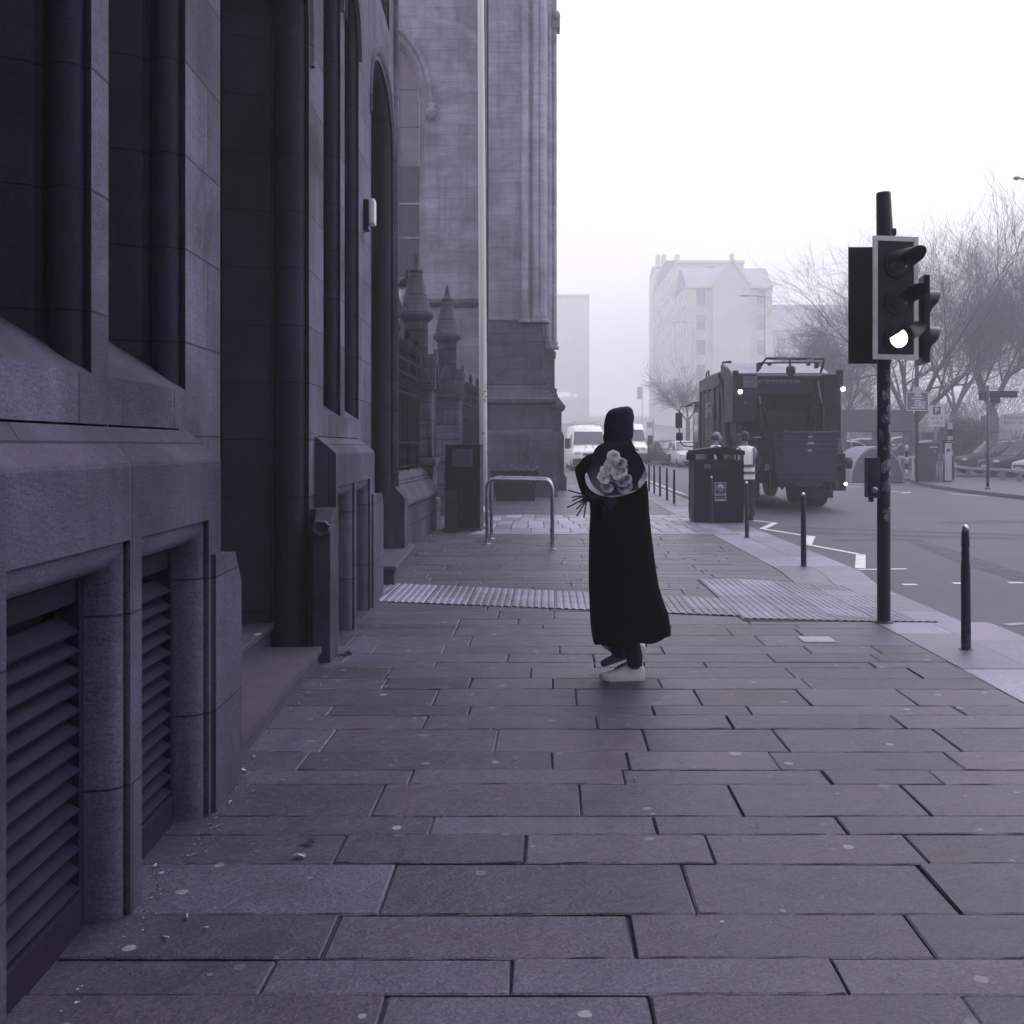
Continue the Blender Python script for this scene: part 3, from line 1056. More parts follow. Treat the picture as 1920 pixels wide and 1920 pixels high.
# --- pedestal at the far jamb and thin pale tube up the corner
mb = MB()
mb.prism([(VU - 0.45, 0.2), (-0.01, 0.2), (-0.01, 0.80), (-0.03, 0.84), (-0.16, 0.97), (VU - 0.45, 0.97)], 12.38, 12.9, 'y')
mb.build("pedestal", M_plinth, HALL)
mb = MB()
mb.tube([(VU - 0.03, UEND - 0.1, 0.95), (VU - 0.03, UEND - 0.1, HTOP - 0.4)], 0.085, 14)
mb.build("corner_shaft", M_hall, HALL)
mb = MB()
mb.tube([(VU + 0.012, UEND + 0.05, 0.95), (VU + 0.012, UEND + 0.05, 11.0)], 0.014, 8)
for z in (1.6, 2.6, 3.7, 4.7, 5.8, 6.9):
    mb.lathe([(0.02, 0), (0.02, 0.03)], 8, (VU + 0.012, UEND + 0.05, z))
mb.build("corner_tube", M_greypole, HALL)

# white bulkhead lamp on the pier
lp = empty("wall_lamp", HALL.matrix_basis @ Vector((VU, 9.72, 3.66)), HALL.rotation_euler[2], "small white bulkhead lamp fixed high on the sandstone pier between hall window and far doorway", "lamp")
mb = MB()
mb.box(0.0, 0.05, -0.07, 0.07, -0.15, 0.14, 0.01)
mb.build("housing", M_black, lp)
mb = MB()
mb.box(0.05, 0.11, -0.075, 0.075, -0.10, 0.15, 0.025)
mb.build("cover", M_white, lp)

# ------------------------------------------------------------------ unseen block added behind the photographer, shading camera-facing surfaces
BK = empty("unseen_rear_block", (10.0, -13.0, 0), 0, "plain dark stone block, unseen, added behind the photographer to shade the view", "building")
mb = MB()
mb.box(-40, 26, -14, 0, -0.2, 17.0)
mb.build("wall", M_hall, BK)
for j in range(4):
    for k in range(14):
        m = MB()
        m.box(-37 + 4.4 * k, -35 + 4.4 * k, -0.02, 0.03, 2.0 + 3.7 * j, 4.4 + 3.7 * j)
        m.build("window", M_glassdark, BK)

# grit and crumbs that gather along the foot of the wall
mb = MB()
r = random.Random(31)
for k in range(1500):
    u = r.uniform(2.3, 10.4) if k % 3 else r.uniform(3.0, 4.7)
    v_ = abs(r.gauss(0, 0.05)) + (0.0 if not (4.45 < u < 6.65) else -0.04)
    s_ = r.uniform(0.0015, 0.006)
    p = HALL.matrix_basis @ Vector((v_ + 0.012, u, 0.003)) if False else Vector((-1.138 + v_ + 0.012 - 0.05 * u, u, 0.003))
    q = [p + Vector((r.uniform(-1, 1), r.uniform(-1, 1), r.uniform(0, 0.8))) * s_ for _ in range(4)]
    mb.add(q, [(0, 1, 2), (0, 1, 3), (1, 2, 3), (0, 2, 3)], 0 if r.random() < 0.72 else 1)
tag(mb.build("grit", [M_mortar, M_plate]), kind="stuff", label="grit and crumbs along the foot of the hall wall")
# ------------------------------------------------------------------ the church tower beyond
CH = empty("church", (-1.0, 29.6, 0), 0, "tall pale gothic church tower with clustered corner shafts and stepped base, half lost in mist", "church")
def cx(px, Y=29.6): return gx(px, Y) + 1.0
HT = 31.0
mb = MB()
# west face with the tall pointed window opening
wa, wb_ = cx(688), cx(797)
WZ0, WZS, WR = 3.2, 11.4, 2.0
def cq(x0, x1, z0, z1, y=0.0):
    mb.add([(x0, y, z0), (x1, y, z0), (x1, y, z1), (x0, y, z1)], [(0, 1, 2, 3)])
xa, xb = -9.0, cx(913)
cq(xa, wa, 0, HT)
cq(wb_, xb, 0, HT)
cq(wa, wb_, 0, WZ0)
o = outline(wa, wb_, WZ0, WZS, WR, 0.0, 'pointed')
for a, b_ in zip(o[2:-3], o[3:-2]):
    mb.add([(a[0], 0, a[1]), (b_[0], 0, b_[1]), (b_[0], 0, HT), (a[0], 0, HT)], [(0, 1, 2, 3)])
mb.add([(xb, 0, 0), (xb, 9, 0), (xb, 9, HT), (xb, 0, HT)], [(0, 1, 2, 3)])
mb.add([(xa, 0, HT), (xb, 0, HT), (xb, 9, HT), (xa, 9, HT)], [(0, 1, 2, 3)])
mb.build("wall", M_church, CH, fixn=False)
mb = MB()
prof = [(0, 0), (0.04, 0.02), (0.05, 0.10), (0.12, 0.12), (0.14, 0.26), (0.2, 0.28), (0.22, 0.4)]
mb.loft([[Vector((p[0], d, p[1])) for p in outline(wa, wb_, WZ0, WZS, WR, ins, 'pointed')] for ins, d in prof], False, (False, False), 0, True)
cw = mb.build("window", M_church, CH, 40, fixn=False)
g = MB()
M_leadA = mat("leaded_glass", 0.16, 0.35, 0.25, 2.0, 0.1, 60, spec=0.7)
M_leadB = mat("boarded_panel", 0.085, 0.6, 0.2, 2.0, 0.1, 60)
oo = [p for p in outline(wa, wb_, 7.0, WZS, WR, 0.22, 'pointed')]
g.add([(p[0], 0.38, p[1]) for p in oo], [list(range(len(oo)))])
g.build("pane", M_leadA, cw)
g = MB()
g.add([(wa + 0.2, 0.385, WZ0), (wb_ - 0.2, 0.385, WZ0), (wb_ - 0.2, 0.385, 9.7), (wa + 0.2, 0.385, 9.7)], [(0, 1, 2, 3)])
g.add([(wa + 0.2, 0.36, WZ0), (wb_ - 0.2, 0.36, WZ0), (wb_ - 0.2, 0.36, 9.72), (wa + 0.2, 0.36, 9.72)], [(0, 1, 2, 3)])
g.build("panel", M_leadB, cw)
g = MB()
for z in (5.2, 6.4, 7.6, 8.6):
    g.box(wa + 0.2, wb_ - 0.2, 0.33, 0.36, z - 0.03, z + 0.03)
for z in (10.9, 12.0):
    g.box(wa + 0.2, wb_ - 0.2, 0.35, 0.38, z - 0.02, z + 0.02)
for k in (1,):
    xx = wa + 0.2 + (wb_ - wa - 0.4) * k / 2
    g.box(xx - 0.04, xx + 0.04, 0.28, 0.38, WZ0, WZS + WR - 0.4)
g.build("glazing_bar", M_church, cw)
h = MB()
h.loft([[Vector((p[0], -d, p[1])) for p in outline(wa, wb_, WZS - 0.1, WZS, WR + e, -e, 'pointed')] for d, e in ((0, 0.26), (0.14, 0.24), (0.13, 0.14), (0, 0.10))], False, (False, False), 0, True)
h.ball((wb_ + 0.2, -0.09, WZS - 0.22), (0.17, 0.15, 0.24), 10)
h.box(wb_ + 0.06, wb_ + 0.34, -0.2, 0.0, WZS - 0.1, WZS + 0.02, 0.02)
h.build("hood_mould", M_church, CH, 40)
# thin string course along the face at the head of the gate piers
mb = MB()
zz = gz(568, 29.6)
mb.prism([(0.0, zz - 0.12), (-0.06, zz - 0.12), (-0.12, zz - 0.02), (-0.12, zz + 0.02), (0.0, zz + 0.12)], xa, xb, 'x')
mb.build("string_course", M_churchlow, CH)

def buttress(x0, x1, y0, y1, zo, shafts, name):
    """angle buttress in diminishing stages; x0..x1 top face, y0 its front"""
    mb = MB()
    mb.box(x0, x1, y0, y1, gz(600, 29), HT)
    mb.build(name, M_church, CH)
    s = MB()
    for sx, sy, r in shafts:
        zb = gz(606, 29) + zo
        s.lathe([(r * 1.7, zb), (r * 1.7, zb + 0.08), (r * 1.15, zb + 0.14), (r * 1.5, zb + 0.2), (r, zb + 0.28), (r, HT)], 14, (sx, sy, 0))
    s.build("shaft_cluster", M_church, CH)
    lo = MB()
    zs1, zs2, zs3, zd, zp = gz(637, 29), gz(717, 29), gz(747, 29), gz(806, 29), 0.0
    e = 0.0
    lo.box(x0 - 0.02, x1 + 0.0, y0 - 0.06, y1, zs1, gz(600, 29))
    # moulded string
    def course(z, out, hgt):
        lo.prism([(x0 - out, y0 - 0.06 - out), (x1 + out, y0 - 0.06 - out), (x1 + out, y1 + out), (x0 - out, y1 + out)], z - hgt / 2, z + hgt / 2, 'z')
    course(zs1, 0.06, 0.10)
    course(zs1 - 0.085, 0.03, 0.07)
    lo.box(x0 - 0.03, x1 + 0.02, y0 - 0.09, y1, zs2, zs1 - 0.12)
    course(zs2, 0.09, 0.12)
    # weathered slope of the base
    def ring(o_, z):
        return [Vector((x0 - o_, y0 - 0.06 - o_, z)), Vector((x1 + o_, y0 - 0.06 - o_, z)), Vector((x1 + o_, y1 + o_, z)), Vector((x0 - o_, y1 + o_, z))]
    lo.loft([ring(0.05, zs2 - 0.06), ring(0.12, zs2 - 0.14), ring(0.13, zs2 - 0.22), ring(0.32, zs3 - 0.02), ring(0.36, zs3 - 0.04), ring(0.36, zs3 - 0.13), ring(0.24, zs3 - 0.2)], True, (False, False), 0, False)
    lo.loft([ring(0.24, zs3 - 0.2), ring(0.24, zd + 0.02), ring(0.30, zd - 0.06), ring(0.32, zd - 0.16), ring(0.32, 0.55), ring(0.40, 0.42), ring(0.40, -0.1)], True, (False, False), 0, False)
    lo.build("buttress_base", M_churchlow, CH)
bx0, bx1 = cx(916, 29.0), cx(1018, 29.0)
buttress(bx0, bx1, -0.6, 1.2, 0.0, [(bx1 - 0.50, -0.62, 0.115), (bx1 - 0.20, -0.64, 0.10), (bx1 - 0.02, -0.60, 0.11), (bx1 + 0.04, -0.42, 0.09)], "buttress")
b2 = bx1 + 0.25
buttress(bx1 - 0.6, cx(1040, 29.6) + 0.0, 3.6, 5.2, -0.35, [(cx(1040) - 0.18, 3.55, 0.11), (cx(1040) - 0.01, 3.62, 0.10)], "buttress")
mb = MB()       # carved stones standing proud near the top of the frame
zc = gz(52, 33.4)
mb.box(cx(1038, 33.2) - 0.1, cx(1050, 33.2), 3.45, 4.0, zc - 0.15, zc + 0.2, 0.05)
mb.ball((cx(1043, 33.2), 3.5, gz(28, 33)), (0.14, 0.14, 0.2), 8)
mb.box(cx(1030, 33.2) - 0.2, cx(1042, 33.2), 3.5, 5.0, gz(75, 33), HT)
mb.build("carved_corbel", M_church, CH)
mb = MB()       # face between the two buttresses
mb.box(xb - 0.02, bx1 - 0.1, 1.2, 9.0, 0, HT)
mb.build("wall", M_church, CH)
mb = MB()       # dark plaque on the base
px0, px1 = cx(919, 28.6), cx(975, 28.6)
yq = -0.6 - 0.06 - 0.24
mb.box(px0, px1, yq - 0.03, yq + 0.01, gz(804, 28.65), gz(761, 28.65), 0.008)
mb.build("plaque", M_leadB, CH)

# ------------------------------------------------------------------ low wall, railing and turret piers
def wall_frame(p0, p1):
    d = Vector((p1[0] - p0[0], p1[1] - p0[1], 0))
    return math.atan2(d.y, d.x), d.length
LW0, LW1 = (-2.03, 13.3), (-1.97, 17.6)
ang, L = wall_frame(LW0, LW1)
BW = empty("boundary_wall", (LW0[0], LW0[1], 0), ang, "low weathered stone wall with steep double coping running from the hall to the dark cabinet", "wall")
mb = MB()
mb.box(0, L, 0.0, 0.75, -0.05, 0.62)
mb.build("base", M_wall, BW)
mb = MB()   # local +y is away from the street
mb.prism([(-0.05, 0.62), (-0.05, 0.66), (0.12, 0.92), (0.14, 0.93), (0.14, 0.97), (0.30, 1.10), (0.62, 1.10), (0.80, 0.9), (0.80, 0.62)], -0.02, L + 0.05, 'x')
mb.build("coping", M_wall, BW)

def railing(name, p0, p1, zb, zt, lab, nbar_sp=0.12):
    ang, L = wall_frame(p0, p1)
    R = empty(name, (p0[0], p0[1], 0), ang, lab, "railing")
    b = MB()
    n = int(L / nbar_sp)
    for k in range(n + 1):
        x = L * k / n
        b.box(x - 0.012, x + 0.012, -0.012, 0.012, zb, zt - 0.1)
        b.lathe([(0.012, zt - 0.1), (0.03, zt - 0.04), (0.022, zt), (0.004, zt + 0.12)], 6, (x, 0, 0))
    b.build("bars", M_iron, R)
    r = MB()
    for z in (zb + 0.05, zb + 0.42, zt - 0.72, zt - 0.42, zt - 0.2):
        r.box(0, L, -0.022, 0.022, z - 0.022, z + 0.022)
    r.build("rails", M_iron, R)
    c = MB()
    for k in range(n):
        x = L * (k + 0.5) / n
        for za, zb_ in ((zt - 0.70, zt - 0.44), (zb + 0.07, zb + 0.40)):
            m_ = (za + zb_) / 2
            for a in range(8):
                t0, t1 = 2 * pi * a / 8, 2 * pi * (a + 1) / 8
                rr = 0.045
                c.tube([(x + rr * cos(t0), 0, m_ + 1.6 * rr * sin(t0)), (x + rr * cos(t1), 0, m_ + 1.6 * rr * sin(t1))], 0.009, 4, caps=False)
    c.build("scrollwork", M_iron, R)
    s = MB()
    for k in range(0, n + 1, max(1, n // 4)):
        x = L * k / n
        s.tube([(x, 0, zb - 0.05), (x, 0, zt + 0.18)], 0.03, 8)
        s.lathe([(0.03, zt + 0.15), (0.05, zt + 0.2), (0.012, zt + 0.34)], 8, (x, 0, 0))
    s.build("standards", M_iron, R)
    return R
railing("iron_railing", (-2.30, 13.2), (-2.24, 17.4), 1.08, 3.0, "tall ornate black iron railing on the low coped wall beside the hall")
railing("iron_railing", (-2.05, 22.0), (-1.78, 27.5), 0.4, 2.85, "ornate black iron railing between the slimmer turret pier and the church")

def gate_pier(x, y, s, lab):
    P_ = empty("gate_pier", (x, y, 0), 0, lab, "gate pier")
    P_.scale = (1, 1, 1.055)
    m = MB()
    m.box(-0.36 * s, 0.36 * s, -0.36 * s, 0.36 * s, -0.05, 1.05, 0.02)
    m.box(-0.42 * s, 0.42 * s, -0.42 * s, 0.42 * s, -0.05, 0.5, 0.03)
    m.build("pier_base", M_wall, P_)
    m = MB()
    m.box(-0.40 * s, 0.40 * s, -0.40 * s, 0.40 * s, 1.05, 1.17, 0.03)
    m.box(-0.31 * s, 0.31 * s, -0.31 * s, 0.31 * s, 1.17, 2.35, 0.02)
    for sx in (-1, 1):
        for sy in (-1, 1):
            m.tube([(sx * 0.29 * s, sy * 0.29 * s, 1.2), (sx * 0.29 * s, sy * 0.29 * s, 2.3)], 0.05 * s, 8)
            m.box(sx * 0.29 * s - 0.07 * s, sx * 0.29 * s + 0.07 * s, sy * 0.29 * s - 0.07 * s, sy * 0.29 * s + 0.07 * s, 2.28, 2.4, 0.02)
    # four gablets
    for k in range(4):
        Mx = Matrix.Rotation(pi / 2 * k, 4, 'Z')
        m.prism([(-0.33 * s, 2.35), (0.33 * s, 2.35), (0.0, 2.92)], -0.36 * s, -0.1 * s, 'y', 0, Mx)
        m.prism([(-0.38 * s, 2.35), (-0.30 * s, 2.35), (0.0, 2.86), (0.30 * s, 2.35), (0.38 * s, 2.35), (0, 3.0)], -0.40 * s, -0.33 * s, 'y', 0, Mx)
    m.build("pier_body", M_wall, P_)
    m = MB()
    m.lathe([(0.225 * s, 2.3), (0.225 * s, 3.45), (0.24 * s, 3.47)], 24)
    m.build("turret", M_wall, P_)
    m = MB()
    m.lathe([(0.22 * s, 3.44), (0.29 * s, 3.50), (0.33 * s, 3.53), (0.33 * s, 3.58), (0.30 * s, 3.63), (0.28 * s, 3.64), (0.115 * s, 4.28), (0.11 * s, 4.29)], 24)
    m.lathe([(0.12 * s, 4.28), (0.14 * s, 4.31), (0.12 * s, 4.34), (0.075 * s, 4.36), (0.065 * s, 4.42), (0.02 * s, 4.58), (0.004, 4.63)], 16)
    m.build("conical_cap", M_wall, P_)
    return P_
gate_pier(-2.37, 18.0, 0.95, "thicker round stone turret pier with conical cap, nearer the hall")
gate_pier(-2.17, 21.5, 0.90, "slimmer-looking round stone turret pier with conical cap, in front of the tall pale pole")

# lantern on the forecourt behind the railing
LN = empty("lantern", (-2.75, 19.6, 0), 0, "old glazed lantern on a thin post behind the turret pier", "lantern")
mb = MB()
mb.tube([(0, 0, 0), (0, 0, 4.1)], 0.045, 10)
mb.box(-0.25, 0.25, -0.02, 0.02, 4.0, 4.04)
mb.build("post", M_iron, LN)
mb = MB()
mb.lathe([(0.09, 4.1), (0.2, 4.5)], 6)
mb.build("glass", mat("lantern_glass", 0.4, 0.3, 0.1, 3, 0), LN)
mb = MB()
mb.lathe([(0.23, 4.5), (0.1, 4.68), (0.05, 4.7), (0.02, 4.85)], 6)
mb.build("cap", M_iron, LN)

# ------------------------------------------------------------------ cabinet and stub post
CB = empty("utility_cabinet", (-1.47, 17.55, 0), -0.05, "tall black metal utility cabinet with a square notice frame beside the pale pole", "cabinet")
mb = MB()
mb.box(-0.30, 0.30, -0.24, 0.24, 0.04, 1.46, 0.012)
mb.box(-0.31, 0.31, -0.26, 0.25, 1.44, 1.475, 0.008)
mb.build("body", M_black, CB)
mb = MB()
mb.box(-0.33, 0.33, -0.27, 0.27, -0.02, 0.045, 0.008)
mb.build("base", M_wall, CB)
mb = MB()
mb.box(-0.27, 0.27, -0.252, -0.24, 0.10, 1.40, 0.004)
mb.build("door", M_black, CB)
mb = MB()
for a in ((-0.17, 0.17, 1.10, 1.125), (-0.17, 0.17, 1.375, 1.40), (-0.17, -0.145, 1.125, 1.375), (0.145, 0.17, 1.125, 1.375)):
    mb.box(a[0], a[1], -0.262, -0.252, a[2], a[3])
mb.build("notice_frame", mat("dull_brass", 0.12, 0.5, 0.2, 6, 0), CB)
mb = MB()
mb.box(-0.145, 0.145, -0.256, -0.2525, 1.125, 1.375)
mb.build("notice", M_leadB, CB)
PP = empty("feeder_pillar", (-1.66, 17.05, 0), 0.1, "short battered dark metal post in front of the tall black cabinet", "post")
mb = MB()
mb.box(-0.1, 0.1, -0.06, 0.06, -0.02, 0.70, 0.01)
mb.build("body", mat("battered_metal", 0.03, 0.5, 0.9, 3, 0.2, 20), PP)
mb = MB()
mb.box(-0.115, 0.115, -0.07, 0.07, 0.70, 0.725, 0.006)
mb.build("cap", M_black, PP)

# ------------------------------------------------------------------ tall pale pole
FP = empty("flagpole", (gx(907, 22.2), 22.2, 0), 0, "very tall tapering pale grey pole rising out of sight in front of the church", "pole")
mb = MB()
mb.lathe([(0.088, -0.02), (0.086, 2.0), (0.080, 6.5), (0.070, 10.5), (0.05, 17.0)], 24, M=Matrix.Rotation(-0.006, 4, 'Y'))
mb.build("shaft", M_greypole, FP)
mb = MB()
mb.lathe([(0.12, -0.02), (0.12, 0.03), (0.095, 0.05), (0.095, 0.12)], 24)
mb.build("base_plate", M_greypole, FP)
r = random.Random(5)
for k in range(9):
    mb = MB()
    z = (2.75, 2.6, 2.5, 1.95, 1.72, 1.5, 1.3, 2.68, 2.4)[k]
    a0 = -pi / 2 + r.uniform(-0.4, 0.9)
    n = 5
    for i in range(n):
        wd = r.uniform(0.18, 0.28)
        rr = 0.0885
        zq, h = z + r.uniform(-0.04, 0.04), r.uniform(0.008, 0.02)
        a = a0 + i * 0.16
        mb.add([(rr * cos(a), rr * sin(a), zq), (rr * cos(a + wd), rr * sin(a + wd), zq + r.uniform(-0.03, 0.03)), (rr * cos(a + wd), rr * sin(a + wd), zq + h), (rr * cos(a), rr * sin(a), zq + h)], [(0, 1, 2, 3)])
    mb.build("graffiti_scrawl", M_ink, FP, fixn=False)

# ------------------------------------------------------------------ planter with shrub and sapling
PL = empty("planter", (gx(967, 27), 27.0, 0), 0, "dark tapered planter trough at the church corner with a bare sapling and low greenery", "planter")
mb = MB()
w_ = 0.60
rr = lambda hw, hd, z: [Vector((-hw, -hd, z)), Vector((hw, -hd, z)), Vector((hw, hd, z)), Vector((-hw, hd, z))]
mb.loft([rr(0.50, 0.3, 0.0), rr(0.60, 0.38, 0.72), rr(0.64, 0.42, 0.73), rr(0.64, 0.42, 0.80), rr(0.57, 0.35, 0.80), rr(0.57, 0.35, 0.74)], True, (True, True), 0, False)
mb.build("trough", M_black, PL)
M_leaf = mat("shrub_leaf", 0.06, 0.6, 0.4, 8, 0.1)
M_bark = mat("bark", 0.10, 0.9, 0.3, 6, 0.4, 40)
r = random.Random(11)
mb = MB()
for k in range(900):
    x, y_ = r.uniform(-0.62, 0.62), r.uniform(-0.4, 0.4)
    z = 0.78 + abs(r.gauss(0, 0.09)) - 0.05 * abs(x)
    if abs(x) > 0.5:
        z -= r.random() * 0.12
    d = Vector((r.uniform(-1, 1), r.uniform(-1, 1), r.uniform(-0.3, 1))).normalized() * r.uniform(0.03, 0.07)
    e = d.orthogonal().normalized() * 0.018
    c = Vector((x, y_, z))
    mb.add([c - e, c + d * 0.5 + e * 1.2, c + d, c + d * 0.5 - e * 1.2], [(0, 1, 2, 3)])
mb.build("foliage", M_leaf, PL, fixn=False)
mb = MB()
mb.tube([(0.05, 0, 0.75), (0.12, 0.02, 1.2), (0.23, 0.03, 1.75), (0.30, 0.05, 2.35)], [0.014, 0.011, 0.008, 0.003], 6)
for k in range(26):
    t = r.uniform(0.2, 1)
    b0 = Vector((0.05 + 0.25 * t, 0.03 * t, 0.75 + 1.6 * t))
    d = Vector((r.uniform(-1, 1), r.uniform(-1, 1), r.uniform(0.2, 1.2))).normalized() * r.uniform(0.12, 0.4)
    mb.tube([b0, b0 + d * 0.5 + Vector((0, 0, 0.02)), b0 + d], [0.004, 0.003, 0.001], 4)
mb.tube([(0.3, 0.05, 0.78), (0.36, 0.08, 1.1), (0.33, 0.05, 1.35)], [0.008, 0.006, 0.002], 5)
for k in range(16):
    b0 = Vector((0.34 + r.uniform(-.06, .06), 0.07, r.uniform(0.95, 1.3)))
    d = Vector((r.uniform(-1, 1), r.uniform(-1, 1), r.uniform(-0.1, 1))).normalized() * r.uniform(0.1, 0.25)
    mb.tube([b0, b0 + d], [0.003, 0.001], 4)
mb.build("sapling", M_bark, PL)

# ------------------------------------------------------------------ bicycle stands
def bike_stand(a, b_, lab):
    c = Vector(((a[0] + b_[0]) / 2, (a[1] + b_[1]) / 2, 0))
    d = Vector((b_[0] - a[0], b_[1] - a[1], 0))
    L = d.length / 2
    S = empty("bike_stand", c, math.atan2(d.y, d.x), lab, "bike stand", "steel hoop bike stands")
    m = MB()
    R, H = 0.14, 0.96
    pts = [(-L, 0, -0.02), (-L, 0, H - R)] + [(-L + R - R * cos(t), 0, H - R + R * sin(t)) for t in [pi / 2 * k / 7 for k in range(1, 8)]]
    pts += [(L - R + R * sin(t), 0, H - R + R * cos(t)) for t in [pi / 2 * k / 7 for k in range(0, 8)]] + [(L, 0, -0.02)]
    m.tube(pts, 0.026, 14)
    m.build("hoop", M_steel, S)
    for s in (-1, 1):
        m = MB()
        m.lathe([(0.06, 0.0), (0.06, 0.006), (0.03, 0.008)], 16, (s * L, 0, 0.0))
        m.build("foot_plate", M_steel, S)
bike_stand((gx(913, 15.0), 15.0), (gx(1036, 14.25), 14.25), "brushed steel hoop bike stand, the nearer of the pair beyond the hall")
bike_stand((gx(921, 15.85), 15.85), (gx(1035, 15.15), 15.15), "brushed steel hoop bike stand just behind the nearer hoop")

# ------------------------------------------------------------------ bollards
def make_bollard():
    B = empty("bollard", (0, 0, 0), 0)
    m = MB()
    m.lathe([(0.034, -0.02), (0.034, 0.10), (0.032, 0.58), (0.0305, 0.62), (0.027, 0.645), (0.0275, 0.655), (0.029, 0.66), (0.029, 0.70), (0.0255, 0.712), (0.0255, 0.725), (0.029, 0.735), (0.0275, 0.80), (0.025, 0.815), (0.0265, 0.826), (0.024, 0.85)], 20)
    m.build("post", M_bollard, B, 40)
    m = MB()
    m.lathe([(0.024, 0.85), (0.0235, 0.865), (0.018, 0.882), (0.006, 0.89)], 20)
    m.build("domed_cap", M_chrome, B)
    m = MB()
    m.lathe([(0.052, 0.002), (0.05, 0.006), (0.036, 0.008)], 20)
    m.build("collar", M_bollard, B)
    return B
spots = [(2.965, 7.21, "tall slim steel bollard alone on the pale kerb to the right of the signal pole"),
         (3.06, 12.19, "slim steel bollard on the pale kerb behind the ribbed paving, before the truck"),
         (3.12, 16.0, "slim steel bollard just past the near corner of the litter bin, beside the zigzag line"),
         (3.02, 18.85, "slim steel bollard standing directly in front of the litter bin"),
         (3.11, 22.4, "slim steel bollard peeping out behind the far edge of the litter bin"),
         (3.14, 25.5, "slim steel bollard, nearest of the file of five beyond the bin"),
         (3.17, 27.3, "slim steel bollard, second in the file of five beyond the bin"),
         (3.20, 29.3, "slim steel bollard, middle one in the file of five beyond the bin"),
         (3.22, 31.1, "slim steel bollard, fourth in the file of five beyond the bin"),
         (3.21, 32.6, "slim steel bollard, farthest in the file of five, beside the woman's sleeve")]
proto = make_bollard()
for i, (x, y_, lab) in enumerate(spots):
    b = proto if i == 0 else copy_tree(proto)
    b.location = (x, y_, dip(x, y_))
    b.rotation_euler = (RND.uniform(-0.006, 0.006), RND.uniform(-0.006, 0.006), RND.uniform(0, 6))
    tag(b, lab, "bollard", "steel bollards along the kerb")

# ------------------------------------------------------------------ litter bin
LB = empty("litter_bin", (3.18, 19.35, 0), 0, "big black double litter bin with open hood and pale council sticker, at the kerb", "litter bin")
hw = 0.475
mb = MB()
def rbox(hwx, hdy, z): return [Vector((-hwx, -hdy, z)), Vector((hwx, -hdy, z)), Vector((hwx, hdy, z)), Vector((-hwx, hdy, z))]
mb.loft([rbox(hw - 0.02, 0.26, 0.0), rbox(hw, 0.28, 0.05), rbox(hw + 0.005, 0.285, 1.17), rbox(hw - 0.01, 0.27, 1.19), rbox(hw - 0.05, 0.24, 1.19), rbox(hw - 0.06, 0.23, 1.12)], True, (True, True), 0, False)
mb.build("body", M_black, LB)
mb = MB()
for sx in (-1, 1):
    for sy in (-1, 1):
        mb = MB()
        mb.box(sx * hw - 0.05, sx * hw + 0.0 if sx > 0 else sx * hw + 0.05, sy * 0.28 - 0.02, sy * 0.28 + 0.02, 1.17, 1.33, 0.008)
        mb.build("hood_post", M_black, LB)
mb = MB()
mb.box(0.06, 0.18, 0.2, 0.24, 1.15, 1.36)
mb.build("hood_post", M_black, LB)
mb = MB()
mb.box(-0.16, -0.05, -0.1, 0.26, 1.10, 1.36)
mb.build("divider", M_black, LB)
mb = MB()
mb.prism([(-hw - 0.02, 1.30), (hw + 0.02, 1.28), (hw + 0.02, 1.36), (0.05, 1.435), (-hw - 0.02, 1.37)], -0.31, 0.31, 'y')
mb.build("hood", M_black, LB)
mb = MB()
mb.box(-hw - 0.012, -hw + 0.01, -0.30, -0.255, 0.02, 1.2, 0.004)
mb.build("corner_trim", mat("worn_edge", 0.13, 0.4, 0.5, 6, 0.05), LB)
yb_ = -0.2865
mb = MB()
mb.box(-0.07, 0.145, yb_ - 0.004, yb_, 0.41, 0.765)
st = mb.build("sticker", mat("sticker_vinyl", 0.42, 0.5, 0.12, 8, 0), LB)
mb = MB()
mb.box(-0.055, 0.13, yb_ - 0.006, yb_ - 0.0045, 0.535, 0.75)
for z0, z1 in ((0.485, 0.515), (0.452, 0.478)):
    mb.box(-0.058, 0.133, yb_ - 0.006, yb_ - 0.0045, z0, z1)
mb.build("sticker_field", M_ink, st)
mb = MB()
mb.lathe([(0.075, 0), (0.075, 0.001)], 28, (0, 0, 0), 0, True, Mt((0.037, yb_ - 0.0065, 0.66), rx=pi / 2))
zz = 0.552
pts = [Vector((-0.05 + 0.18 * k / 24, yb_ - 0.0072, zz + 0.012 * sin(k / 24 * 3 * 2 * pi))) for k in range(25)]
for a, b_ in zip(pts[:-1], pts[1:]):
    mb.add([a + Vector((0, 0, -0.006)), b_ + Vector((0, 0, -0.006)), b_ + Vector((0, 0, 0.006)), a + Vector((0, 0, 0.006))], [(0, 1, 2, 3)])
mb.build("sticker_emblem", mat("emblem_print", 0.36, 0.5, 0.2, 30, 0), st)
mb = MB()
for dx, dz, a in ((0, 0.02, 0.03), (-0.018, -0.012, 0.022), (0.02, -0.012, 0.022), (0, -0.04, 0.03)):
    mb.box(0.037 + dx - a * 0.4, 0.037 + dx + a * 0.4, yb_ - 0.0085, yb_ - 0.0078, 0.66 + dz - 0.012, 0.66 + dz + 0.012)
mb.build("sticker_device", mat("emblem_shade", 0.16, 0.5, 0.2, 30, 0), st)
mb = MB()
mb.box(-0.27, -0.145, yb_ - 0.004, yb_, 1.03, 1.105)
mb.build("sticker", mat("small_sticker", 0.16, 0.5, 0.6, 40, 0), LB)
mb = MB()
mb.box(-0.30, -0.23, yb_ - 0.004, yb_, 0.975, 0.99)
mb.build("sticker", mat("strip_sticker", 0.10, 0.5, 0.6, 40, 0), LB)
mb = MB()
